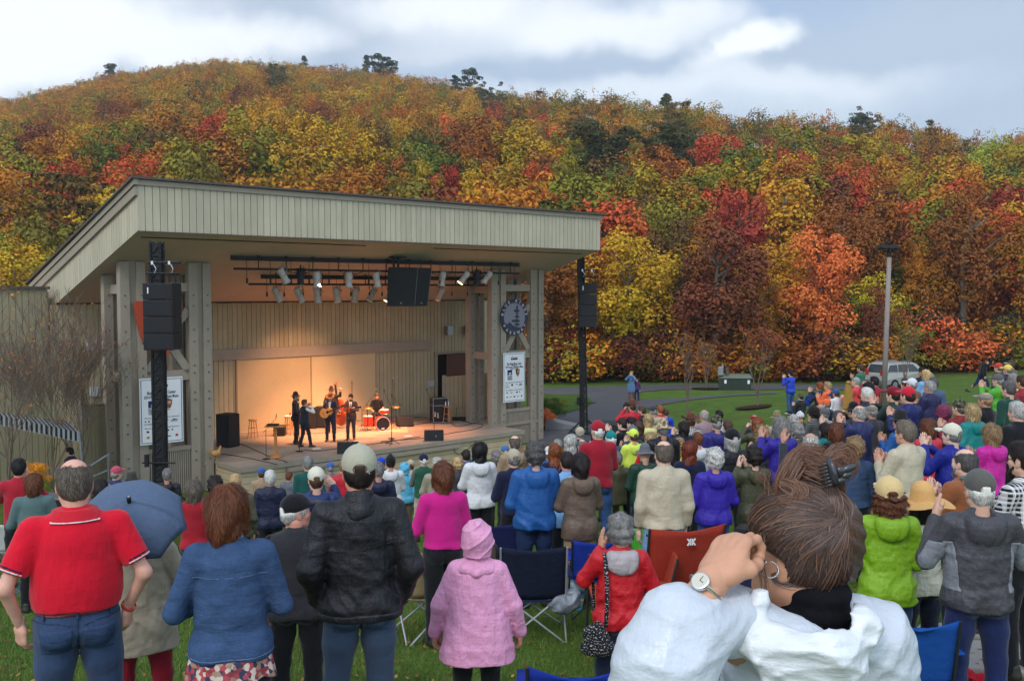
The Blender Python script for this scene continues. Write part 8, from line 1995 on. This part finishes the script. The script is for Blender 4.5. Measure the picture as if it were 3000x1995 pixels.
mb_ = slim_tree(150,1500,900, 'second bare shrub behind the far left tree', seed=33, spread=1.2, n=99, leaves=260, lcol=L(180,100,50), lsz=.022, rad=.035)
b = at(103,1392,14.0); rt = empty('orange_shrub', (b.x, 14, gz(b.x, 14)), 'small golden orange leafed shrub behind teal sweater woman', 'shrub'); zt_ = at(103,1338,14).z - rt.location.z; link_obj('foliage', shared_crown('round', 0,2), None, rt, L(214,134,36), loc=(0,0, zt_ - .28), scale=(.27,.27,.2)); mb = MB(); mb.tube([(0,0,0),(0,0, zt_ - .2)],.02,6); mb.build('stem', M_bark, rt)
# awning stall at left
aw = empty('awning', (0,0,0), 'black and white striped awning with scalloped edge at far left', 'awning')
M_astripe = mat('awning_white', L(150,152,152),.7,.2); A0, A1 = at(-60,1205,26.5), at(232,1268,27.5); B0, B1 = at(-60,1200,29.5), at(200,1236,30)
for k in range(40):
 t0, t1 = k / 40,(k + 1) / 40; a, b, c, d = A0.lerp(A1, t0), A0.lerp(A1, t1), B0.lerp(B1, t1), B0.lerp(B1, t0); m_ = M_astripe if k % 2 else M_black
 mb = MB(); z_ = Vector((0,0,.25 + .03 * (k % 2))); mb.add([a, b, c, d, a - z_, b - z_], [(0,1,2,3),(0,4,5,1)]); mb.build('stripe', m_, aw, solid=-.01)
for q in (A1, B1):
 mb = MB(); mb.tube([q - Vector((0,0,.0)), Vector((q.x + .15, q.y, gz(q.x, q.y)))],.03,6); mb.build('pole', M_metal, aw)
tb_ = at(150,1395,25.5); st = empty('trestle_table', (tb_.x, 25.5, gz(tb_.x, 25.5)), 'grey covered table behind the golden orange shrub', 'table'); mb = MB(); mb.box((-.9,-.35,.70),(.9,.35,.76)); mb.build('table_top', M_metal, st); mb = MB(); mb.box((-.88,-.34,.05),(.88,.34,.69)); mb.build('table_cover', M_black, st)
# black subwoofer stack behind the crowd and ramp plates
sb_ = at(1785,1238,27); rt = empty('subwoofer', (sb_.x, 27, gz(sb_.x, 27)), 'large black subwoofer box behind tall maroon man', 'subwoofer', rz=R(-20)); hh = sb_.z - rt.location.z; mb = MB(); mb.box((-.45,-.4,0),(.5,.5, hh)); mb.build('cabinet', M_black, rt, bevel=.02); mb = MB(); mb.box((-.4,-.41,.1),(.45,-.4, hh - .1)); mb.build('grille', MATS['speaker_grille'], rt)
rp = on_ground(1598,1262); mb = MB(); mb.hexa([(0,0,0),(2.4,-.6,0),(2.4,.9,0),(0,1.2,0),(0,0,.55),(2.4,-.6,.06),(2.4,.9,.06),(0,1.2,.55)]); tag(mb.build('loading_ramp', M_metal, None, loc=rp), 'low metal loading ramp at the foot of the right tower', 'ramp')
# folded tan canopy held by coral man
cp_ = at(2486,1120,22.0); rt = empty('folded_canopy', (cp_.x, 22, gz(cp_.x, 22)), 'tall folded tan canopy held by the bald man in coral', 'folded canopy'); hh = cp_.z - rt.location.z
s = Sdf((-.5,-.4,-.05),(.5,.4, hh + .1),.02); s.chain([(0,0, hh - .06),(.0,0, hh * .75),(-.05,0, hh * .35),(-.08,0,.05)], [.06,.11,.20,.28],.03, sq=(1,.7,1)); s.warp(lambda X, Y, Z: .014 * np.sin(14 * np.arctan2(Y, X + .03) + 2 * Z)); s.plane(lambda X, Y, Z: .02 - Z); link_obj('canopy_cloth', s.mesh('canopy_cloth'), M_cloth, rt, L(156,118,54)); mb = MB(); mb.lathe([(0,0),(.05,0),(.06,.06),(0,.08)],10, Matrix.Translation((0,0, hh - .04)), close=False); mb.build('finial', M_wood, rt, True)
# terrace slabs at lower right, path strip at left
M_conc = mat('concrete', L(150,146,138),.85,.2, noise=[(2,.12),(30,.1)], bump=(60,.3,.006))
def slab(P, th, lab):
 W_ = [on_ground(*q) for q in P]; z = max(w.z for w in W_) + .03; mb = MB(); n = len(W_); mb.add([Vector((w.x, w.y, z)) for w in W_] + [Vector((w.x, w.y, z - th - .4)) for w in W_], [tuple(range(n)), tuple(range(2 * n - 1, n - 1,-1))] + [(i, n + i, n + (i + 1) % n, (i + 1) % n) for i in range(n)])
 tag(mb.build('terrace_step', M_conc, None, bevel=.015), lab, 'terrace step', 'concrete terrace steps')
slab([(2640,1990),(3150,1990),(3150,1905),(2700,1925)],.15, 'pale concrete terrace step at lower right under the jeans'); slab([(2660,1905),(3150,1885),(3150,1850),(2700,1870)],.15, 'second concrete terrace step behind the first'); slab([(2660,1252),(2720,1262),(2715,1215),(2675,1205)],.2, 'concrete terrace block among the standing crowd')
def cloth(px, py, Y, w, h, c, lab, nm='blanket', tilt=0):
 p = on_ground(px, py) if Y is None else at(px, py, Y); rows = []
 for i in range(12): rows.append([(w * (j / 14 - .5), h * (i / 11 - .5),.05 + .03 * math.sin(j * 1.3 + i) + .02 * math.sin(i * 2.1 + j * .5) + .012 * math.sin(j * 4 + i * 3)) for j in range(15)])
 mb = MB(); mb.grid(rows); tag(mb.build(nm, M_cloth, None, True, color=c, loc=p, rot=(0,0, tilt), solid=.015), lab, nm.replace('_', ' '))
cloth(2960,1925, None, 1.0,.28, L(130,34,48), 'dark red folded blanket on the terrace step at right edge'); cloth(2830,1985, None, .4,.3, L(180,20,40), 'bright red cloth at bottom right corner'); cloth(30,1740, None, .9,.45, L(60,74,66), 'dark green blanket on the grass at left edge', tilt=.4); cloth(2150,1830, None, .2,.2, L(20,20,22), 'dark folded cloth behind white poncho')
sheet('earth_path', img_poly([(-40,1640),(200,1690),(470,1715),(760,1700),(760,1660),(470,1665),(200,1640),(-40,1600)]), mat('trodden_earth', L(74,66,54),.95,.1, noise=[(2,.2),(20,.3)], bump=(30,.6,.03)),.03)
tt = on_ground(512,1745); rt = empty('thermos', tt, 'green drinks bottle standing on grass between coat and denim shirt', 'bottle'); mb = MB(); mb.lathe([(0,0),(.04,0),(.042,.2),(.03,.23),(0,.23)],16, close=False); mb.build('flask_body', mat('flask_green', L(24,120,90),.35,.5), rt, True); mb = MB(); mb.lathe([(0,.23),(.028,.23),(.028,.27),(0,.27)],12, close=False); mb.build('lid', M_black, rt, True)
ob = at(2700,1925,5.2); s = Sdf((-.2,-.15,-.3),(.2,.15,.2),.01); s.cone((0,0,.08),(0,0,-.2),.10,.12,.02, sq=(1,.7,1)); s.warp(folds(6,.008,40)); tag(link_obj('orange_bag', s.mesh('orange_bag'), M_nylon, None, L(226,120,20), loc=(ob.x, ob.y, gz(ob.x, ob.y) + .22)), 'orange nylon bag beside the blue camp chair at right', 'bag')
# ------------------------------------------------------------------ grass blades of the near lawn
gg = np.random.default_rng(3); NB = 210000; yy = 4.5 + 11 * gg.random(NB) ** 1.35; xx = yy * gg.uniform(-.60,.62, NB); keep = ~((xx > .0) & (yy < 5)); xx, yy = xx[keep], yy[keep]; zz = ground(xx, yy); n = len(xx)
hgt = gg.uniform(.025,.065, n) * (1 + .35 * np.sin(xx * 2.1) * np.sin(yy * 1.7)); a = gg.uniform(0,6.283, n); w = gg.uniform(.0022,.0045, n) * (yy / 7.0) ** .6; lx, ly = gg.normal(0,.022, n), gg.normal(0,.022, n); dx, dy = np.cos(a) * w, np.sin(a) * w
V = np.stack([np.stack([xx - dx, yy - dy, zz - .005],1), np.stack([xx + dx, yy + dy, zz - .005],1), np.stack([xx + lx, yy + ly, zz + hgt],1)],1).reshape(-1,3)
me = mesh_np('grass', V, np.arange(n * 3).reshape(-1,3)); M_grass = mat('grass_blades', attr='Col', rough=.7, spec=.2); cc = np.array([.105,.175,.03]) * gg.uniform(.55,1.4,(n, 1)); dry = (gg.random(n) < .12)[:, None]; cc = np.where(dry, np.array([.20,.18,.06]) * gg.uniform(.6,1.2,(n, 1)), cc)
ca_ = me.color_attributes.new('Col', 'FLOAT_COLOR', 'POINT'); ca_.data.foreach_set('color', np.concatenate([np.repeat(cc, 3,0), np.ones((n * 3,1))],1).astype(np.float32).ravel()); tag(link_obj('grass', me, M_grass), 'short green lawn grass with scattered dry blades', 'grass', kind='stuff')
n = 5200; yy = 4.5 + 40 * gg.random(n) ** 1.6; xx = yy * gg.uniform(-.6,.62, n); zz = ground(xx, yy) + .035; a = gg.uniform(0,6.28, n); w = gg.uniform(.012,.03, n)
c_ = np.stack([np.cos(a) * w, np.sin(a) * w, gg.uniform(-.01,.01, n)],1); d_ = np.stack([-np.sin(a) * w * .7, np.cos(a) * w * .7, gg.uniform(-.01,.01, n)],1); o_ = np.stack([xx, yy, zz],1)
me = mesh_np('fallen_leaves', np.stack([o_ - c_, o_ - d_, o_ + c_, o_ + d_],1).reshape(-1,3), np.arange(n * 4).reshape(-1,4)); cc = np.array([L(150,96,44), L(120,84,50), L(176,130,60), L(110,60,40)])[gg.integers(4, size=n)]
ca_ = me.color_attributes.new('Col', 'FLOAT_COLOR', 'POINT'); ca_.data.foreach_set('color', np.concatenate([np.repeat(cc, 4,0), np.ones((n * 4,1))],1).astype(np.float32).ravel()); tag(link_obj('fallen_leaves', me, M_grass), 'fallen brown and yellow leaves scattered over the lawn', 'fallen leaves', kind='stuff')
print('grounds', time.time() - T0)
# ================================================================== WOMAN IN THE WHITE RAIN PONCHO, right in front of the camera
A_ = lambda px, py, Y: at(px, py, Y)
HCn = A_(2345,1602,1.82); HR = Matrix.Rotation(R(47),3, 'Z') @ Matrix.Rotation(R(4),3, 'X'); gW = gz(HCn.x, HCn.y)
SKW = L(200,146,116)
s = Sdf((.0,1.3, gW),(1.0,2.5,-.62),.02)
sL, eL, wL = A_(2180,1850,1.80), A_(1935,1880,1.64), A_(2088,1702,1.68); sR_, eR, wR = A_(2520,1850,1.84), A_(2590,2150,1.80), A_(2420,1900,2.12)
nk = A_(2372,1800,1.84); pv = Vector((nk.x, nk.y + .02, gW + .93))
s.cone(nk - Vector((0,0,.10)), pv, .12,.11,.05, sq=(1,.7,1)); s.cone(sL - Vector((0,0,.02)), sR_ - Vector((0,0,.02)),.05,.05,.04); s.cone(nk + Vector((0,0,.10)), nk - Vector((0,0,.1)),.05,.07,.04)
s.chain([sL, eL, wL], [.042,.036,.027],.03); s.chain([sR_, eR, wR], [.042,.036,.027],.03)
for x in (-.09,.09): s.chain([pv + Vector((x, 0,0)), Vector((pv.x + x, pv.y + .02, gW + .5)), Vector((pv.x + x * 1.1, pv.y, gW + .09))], [.08,.05,.036],.03)
BV, BQ = s.poly(); VS = [BV]; QS = [BQ]; n = len(BV)
fs = Sdf((.1,1.45,-.80),(.5,2.0,-.40),.006); fs.chain([eL.lerp(wL, .35), wL, wL + (A_(2195,1545,1.77) - wL) * .12], [.036,.027,.024],.02, sq=(1,.9,1)); v_, q_ = fs.poly(); VS.append(v_); QS.append(q_ + n); n += len(v_)
hv, hq = head(.004) if 0 else head_sdf(.004).poly(); VS.append(hv @ np.array(HR).T + np.array(HCn)); QS.append(hq + n); n += len(hv)
for (w_, d_, pn, fl, hp) in ((wL, A_(2178,1530,1.76) - wL, (.74,.62,-.25), True, 'hold'),(wR, Vector((-.2,.3,.9)),(-1,0,0), False, 'relaxed')):
 v_, q_ = hand_sdf(hp, .003).poly(); v2 = v_ * np.array([-.93 if fl else 1., 1.02,.93]); M = rotm(d_, pn); VS.append(v2 @ M.T + np.array(w_)); QS.append((q_[:, ::-1] if fl else q_) + n); n += len(v_)
pw = link_obj('person', mesh_np('woman', np.concatenate(VS), np.concatenate(QS), True), M_skin, None, SKW); tag(pw, 'woman in white rain poncho with brown updo right before the camera', 'person', 'audience standing on the lawn')
# poncho
s = Sdf((-.02,1.36,-1.40),(1.0,2.35,-.50),.0055)
s.chain([A_(2185,1815,1.74), A_(2005,1838,1.66), A_(1940,1960,1.63), A_(1915,2200,1.66)], [.062,.074,.084,.11],.05)
s.cone(A_(2335,1990,1.82), A_(2310,2400,1.90),.15,.25,.08, sq=(1,.8,1)); s.chain([A_(2475,1830,1.83), A_(2545,1885,1.83), A_(2590,2200,1.82)], [.062,.078,.11],.06)
s.chain([A_(2185,1835,1.72), A_(2340,1905,1.70), A_(2500,1870,1.76)], [.05,.06,.05],.05)
for fr, am, ph in ((8,.006,1),(19,.0055,2),(37,.004,8),(66,.002,3)): s.warp(crease(fr, am, ph))
s.cone(A_(2370,1640,1.80), A_(2372,1840,1.76),.072,.080,.01, mode='sub')
M_pon = mat('poncho_plastic', (.56,.59,.63),.33,.5, noise=[(3.5,.12),(11,.06)], bump=[(5,.45,.03,(1,1,1.8)),(17,.4,.012,(1.7,1,.7))])
link_obj('poncho', s.mesh('poncho'), M_pon, pw)
s = Sdf((.35,1.45,-.92),(.78,1.95,-.50),.005)
s.chain([A_(2178,1785,1.72), A_(2225,1858,1.68), A_(2320,1905,1.655), A_(2430,1905,1.655), A_(2505,1835,1.70), A_(2472,1722,1.77)], [.022,.034,.042,.042,.034,.010],.03)
s.ell(A_(2385,1955,1.66),(.105,.04,.060),.04); s.ell(A_(2225,1765,1.70),(.028,.03,.034),.02); s.ell(A_(2520,1850,1.70),(.04,.04,.05),.03)
for fr, am, ph in ((20,.008,5),(39,.007,6),(74,.004,7)): s.warp(crease(fr, am, ph))
s.cone(A_(2368,1640,1.80), A_(2368,1838,1.73),.072,.088,.01, mode='sub')
link_obj('poncho_hood', s.mesh('poncho_hood'), mat('poncho_hood_plastic', (.72,.73,.74),.35,.5, noise=[(9,.08)], bump=[(9,.5,.02,(.6,1,1.8)),(34,.4,.007)]), pw)
# black collar
s = Sdf((.42,1.6,-.86),(.76,1.98,-.50),.005); nA, nB = HCn + HR @ Vector((.0,-.036,-.09)), HCn + HR @ Vector((0,-.05,-.27)) + Vector((-.012,0,0)); s.cone(nA, nB, .069,.080,.0); s.warp(lambda X, Y, Z: .0025 * np.sin(150 * Z + 6 * X)); s.plane(lambda X, Y, Z: Z + .562 - .10 * (X - .56))
link_obj('collar', s.mesh('collar'), mat('black_knit', (.008,.008,.010),.9,.1, noise=(60,.3), bump=(120,.5,.003)), pw)
# hair volume
hcn = A_(2352,1548,1.815); hr_ = np.array([.104,.108,.096])
cutc = A_(2212,1692,1.755); cutr = (.056,.10,.062)
s = Sdf((.35,1.6,-.68),(.78,2.05,-.26),.005)
s.ell(hcn, tuple(hr_),0); s.ell(A_(2395,1632,1.83),(.082,.082,.062),.04); s.ell(A_(2425,1560,1.80),(.062,.075,.075),.03)
s.ell(A_(2365,1408,1.83),(.056,.045,.030),.03); s.ell(A_(2452,1362,1.82),(.022,.022,.024),.02); s.cone(A_(2445,1450,1.70), A_(2440,1600,1.70),.012,.008,.03, mode='sub'); s.ell(cutc, cutr, .01, mode='sub'); s.ell(A_(2200,1600,1.95),(.05,.09,.10),.01, mode='sub')
s.warp(lambda X, Y, Z: .0022 * np.sin(190 * (Z + .3 * X) + 4 * np.sin(30 * X)))
HCOL = L(80,60,52); ho = link_obj('hair', s.mesh('hair'), mat('updo_hair', objcol=True, rough=.5, spec=.3, noise=(60,.2), bump=(200,.3,.002)), pw, HCOL)
gg = np.random.default_rng(5)
def strands(P, wd, name, colr, m=None):
 """P (n,k,3) polylines -> ribbons facing outwards"""
 n, k, _ = P.shape; T = np.gradient(P, axis=1); T /= np.linalg.norm(T, axis=2)[..., None] + 1e-9
 view = P - np.array([0,0,0]); sd_ = np.cross(T, view); sd_ /= np.linalg.norm(sd_, axis=2)[..., None] + 1e-9
 w = (wd * gg.uniform(.6,1.4,(n, 1,1))) * np.linspace(1,.3, k)[None, :, None] ; a = P - sd_ * w; b = P + sd_ * w
 V = np.stack([a, b],2).reshape(-1,3); base = (np.arange(n)[:, None] * k + np.arange(k - 1)[None]).ravel() * 2
 link_obj(name, mesh_np(name, V, np.stack([base, base + 1, base + 3, base + 2],1), True), m or M_strand, ho, colr)
M_strand = mat('hair_strands', objcol=True, rough=.42, spec=.4, island=.2)
Tn = np.array(A_(2438,1520,1.75) - hcn) / hr_; Tn /= np.linalg.norm(Tn)
def flow(n, spread, off, t_len):
 d0 = gg.normal(size=(n, 3)); d0[:, 1] = -np.abs(d0[:, 1]) * .8 + .15; d0 /= np.linalg.norm(d0, axis=1)[:, None]
 k = 12; t0 = gg.uniform(0,1 - t_len, (n, 1)); t = t0 + np.linspace(0,1, k)[None] * t_len * gg.uniform(.6,1,(n, 1))
 om = np.arccos(np.clip(d0 @ Tn, -.999,.999))[:, None]; so = np.sin(om); a = np.sin((1 - t) * om) / so; b = np.sin(t * om) / so
 d = a[..., None] * d0[:, None] + b[..., None] * Tn; up = np.array([0,0,1.]); sw = np.cross(d, Tn[None, None]); d = d + sw * (.32 * np.sin(t * math.pi))[..., None]; d /= np.linalg.norm(d, axis=2)[..., None]
 rr = 1 + off + gg.uniform(-.012,.03,(n, 1,1)) + .022 * np.sin(11 * np.arctan2(d0[:, 2], d0[:, 0]) + 3 * d0[:, 1])[:, None, None] + .02 * np.sin(t * 6 + gg.uniform(0,6,(n, 1)))[..., None]
 P = np.array(hcn) + d * hr_ * rr * (1 + .0 * spread)
 low = np.clip(-(d[..., 2:3]) - .2,0,1); P = P + low * np.array([.020,0,-.036])
 c = ((P - np.array(cutc)) / np.array(cutr)); ok = (np.linalg.norm(c, axis=2).min(1) > 1.02) & (P[:, :, 0].min(1) > at(2188,1500,1.8).x - .006)
 return P[ok]
strands(flow(14000,0,.0,.6),.0006, 'hair_strands', HCOL); strands(flow(1400,0,.012,.5),.0009, 'hair_highlights', L(106,82,70)); strands(flow(260,0,.05,.5),.0005, 'flyaway_hair', L(130,92,70))
def lock(G, n, rad, colr, name, wd=.0010, wv=.004):
 G = np.array([tuple(A_(*q)) for q in G]); k = 18; tt = np.linspace(0, len(G) - 1, k); i0 = np.clip(tt.astype(int),0, len(G) - 2); f = (tt - i0)[:, None]
 g0, g1, g2, g3 = G[np.maximum(i0 - 1,0)], G[i0], G[i0 + 1], G[np.minimum(i0 + 2, len(G) - 1)]
 C = .5 * (2 * g1 + (g2 - g0) * f + (2 * g0 - 5 * g1 + 4 * g2 - g3) * f * f + (3 * g1 - g0 - 3 * g2 + g3) * f ** 3)
 o = gg.normal(size=(n, 1,3)) * rad * np.array([1,.7,1]); tap = (np.sin(np.linspace(.35,2.9, k)))[None, :, None]
 P = C[None] + o * tap + wv * np.sin(np.linspace(0,5, k)[None, :, None] + gg.uniform(0,6.28,(n, 1,3))); strands(P, wd, name, colr)
AUB = L(112,76,56)
lock([(2305,1478,1.79),(2298,1425,1.78),(2318,1368,1.78),(2350,1336,1.79),(2412,1344,1.79),(2438,1400,1.78)],420,.0085, AUB, 'hair_lock'); lock([(2420,1352,1.78),(2462,1322,1.78),(2486,1352,1.78),(2462,1392,1.78),(2428,1376,1.78)],300,.0075, AUB, 'hair_lock', wv=.006)
lock([(2292,1412,1.77),(2338,1432,1.755),(2330,1470,1.75),(2284,1468,1.75)],240,.007, L(108,72,50), 'hair_lock'); lock([(2330,1372,1.80),(2385,1366,1.775),(2440,1392,1.76),(2462,1452,1.76)],360,.010, L(104,68,48), 'hair_lock')
lock([(2262,1450,1.80),(2250,1400,1.80),(2232,1398,1.80),(2222,1410,1.80)],24,.004, AUB, 'loose_strands', .0006,.01); lock([(2235,1570,1.75),(2226,1640,1.74),(2238,1720,1.74),(2230,1745,1.74)],16,.004, L(96,66,50), 'loose_strands', .0006,.006)
lock([(2440,1440,1.75),(2462,1500,1.735),(2448,1560,1.73),(2425,1640,1.745)],300,.008, L(86,60,46), 'hair_lock'); lock([(2270,1690,1.77),(2330,1702,1.76),(2420,1696,1.76),(2470,1650,1.77)],260,.005, HCOL, 'nape_hair', .0008,.005)
# claw clip
ccl = empty('hair_clip', (0,0,0), 'dark grey claw clip holding the brown updo', 'hair clip'); M_clip = mat('clip_plastic', (.035,.036,.042),.25,.6)
a, b = A_(2424,1338,1.725), A_(2446,1422,1.715); mb = MB(); mb.tube([a, a.lerp(b, .3) + Vector((0,-.006,0)), a.lerp(b, .7) + Vector((0,-.006,0)), b], [.004,.010,.010,.006],10, sx=.55);
for i in range(7):
 p = a.lerp(b, .2 + i * .12); mb.tube([p, p + Vector((-.010,.0,-.004)), p + Vector((-.017,.010,-.012))], [.0032,.0024,.0008],6)
mb.build('claw', M_clip, ccl, True)
for (px, py, rx_, rz_) in ((2484,1373,.016,.008),(2478,1392,.012,.007),(2462,1408,.011,.007),(2462,1380,.010,.010)):
 s = Sdf((-.03,-.02,-.03),(.03,.02,.03),.0025); s.ell((0,0,0),(rx_, .006, rz_),0); link_obj('petal', s.mesh('petal'), M_clip, ccl, loc=A_(px, py, 1.735), rot=(0, R(-25),0))
# hoop earring, watch, small camera
c = A_(2255,1668,1.742); er = empty('hoop_earring', c, 'twisted silver hoop earring hanging from the ear', 'earring', rz=R(-18)); M_sil = mat('silver', (.75,.74,.72),.22,.6, metal=1.)
for ph in (0, math.pi):
 mb = MB(); mb.tube([(.0155 * math.cos(t) + .0011 * math.cos(t) * math.cos(t * 14 + ph),.0011 * math.sin(t * 14 + ph),.0155 * math.sin(t) + .0011 * math.sin(t) * math.cos(t * 14 + ph)) for t in np.linspace(1.9,1.9 + 5.9,90)],.0009,6); mb.build('wire', M_sil, er, True)
dW = (wL - eL).normalized(); wc = wL - dW * .022; wt_ = empty('wrist_watch', wc, 'round steel wrist watch with pale dial on the raised wrist', 'watch'); nW = Vector((-.62,-.62,.10)); nW = (nW - dW * nW.dot(dW)).normalized(); b2 = dW.cross(nW)
mb = MB(); mb.tube([(nW * math.cos(t) + b2 * math.sin(t)) * .033 for t in np.linspace(0,6.2832,33)],.006,8, sx=.35); mb.build('bracelet', mat('watch_steel', (.5,.46,.36),.3,.6, metal=.9), wt_, True)
Mx = Matrix((( b2.x, dW.x, nW.x),(b2.y, dW.y, nW.y),(b2.z, dW.z, nW.z))).to_4x4(); Mx = Matrix.Translation(nW * .033) @ Mx
mb = MB(); mb.lathe([(0,0),(.0165,0),(.0175,.004),(.0165,.008),(.0145,.009),(0,.009)],28, Mx, close=False); mb.build('watch_case', M_sil, wt_, True); mb = MB(); mb.lathe([(0,.0092),(.0140,.0092),(.0140,.0096),(0,.0096)],28, Mx, close=False); mb.build('dial', mat('dial_cream', (.55,.52,.42),.4), wt_)
mb = MB(); mb.add([Mx @ Vector(q) for q in ((-.0006,0,.0100),(.0006,0,.0100),(.0006,.010,.0100),(-.0006,.010,.0100),(0,-.0006,.0101),(.008,-.0006,.0101),(.008,.0006,.0101),(0,.0006,.0101))], [(0,1,2,3),(4,5,6,7)]); mb.build('watch_hands', M_ink, wt_)
mc = A_(2215,1580,1.90); mb = MB(); mb.box((-.05,-.012,-.03),(.05,.012,.03)); o = tag(mb.build('compact_camera', M_black, None, loc=mc, bevel=.004), 'small dark camera held to the eye of the white poncho woman', 'camera'); o.rotation_euler = (0,0, R(40))
s = Sdf((.1,1.4, gW),(1.0,2.4, gW + 1.05),.014)
for x in (-.09,.09): s.chain([pv + Vector((x, 0,0)), Vector((pv.x + x, pv.y + .02, gW + .5)), Vector((pv.x + x * 1.1, pv.y, gW + .09))], [.11,.075,.06],.03)
link_obj('trousers', s.mesh('trousers'), M_cloth, pw, C['black'])
for x in (-1,1): link_obj('shoe', SHOE, None, pw, (.03,.03,.03),(pv.x + x * .1, pv.y, gW))
# ------------------------------------------------------------------ autumn haze in the air
hz_ = MB(); hz_.box((-680,-40,-48),(680,560,150)); M_h = bpy.data.materials.new('haze'); M_h.use_nodes = True; t = M_h.node_tree; t.nodes.clear(); o = t.nodes.new('ShaderNodeOutputMaterial'); v = t.nodes.new('ShaderNodeVolumePrincipled')
v.inputs['Color'].default_value = (.86,.9,.96,1); v.inputs['Density'].default_value = .0003; v.inputs['Anisotropy'].default_value = .2; t.links.new(v.outputs[0], o.inputs['Volume']); tag(hz_.build('haze', M_h), 'thin pale haze in the air over the valley', 'haze', kind='stuff')
print('total', time.time() - T0, len(bpy.data.objects))
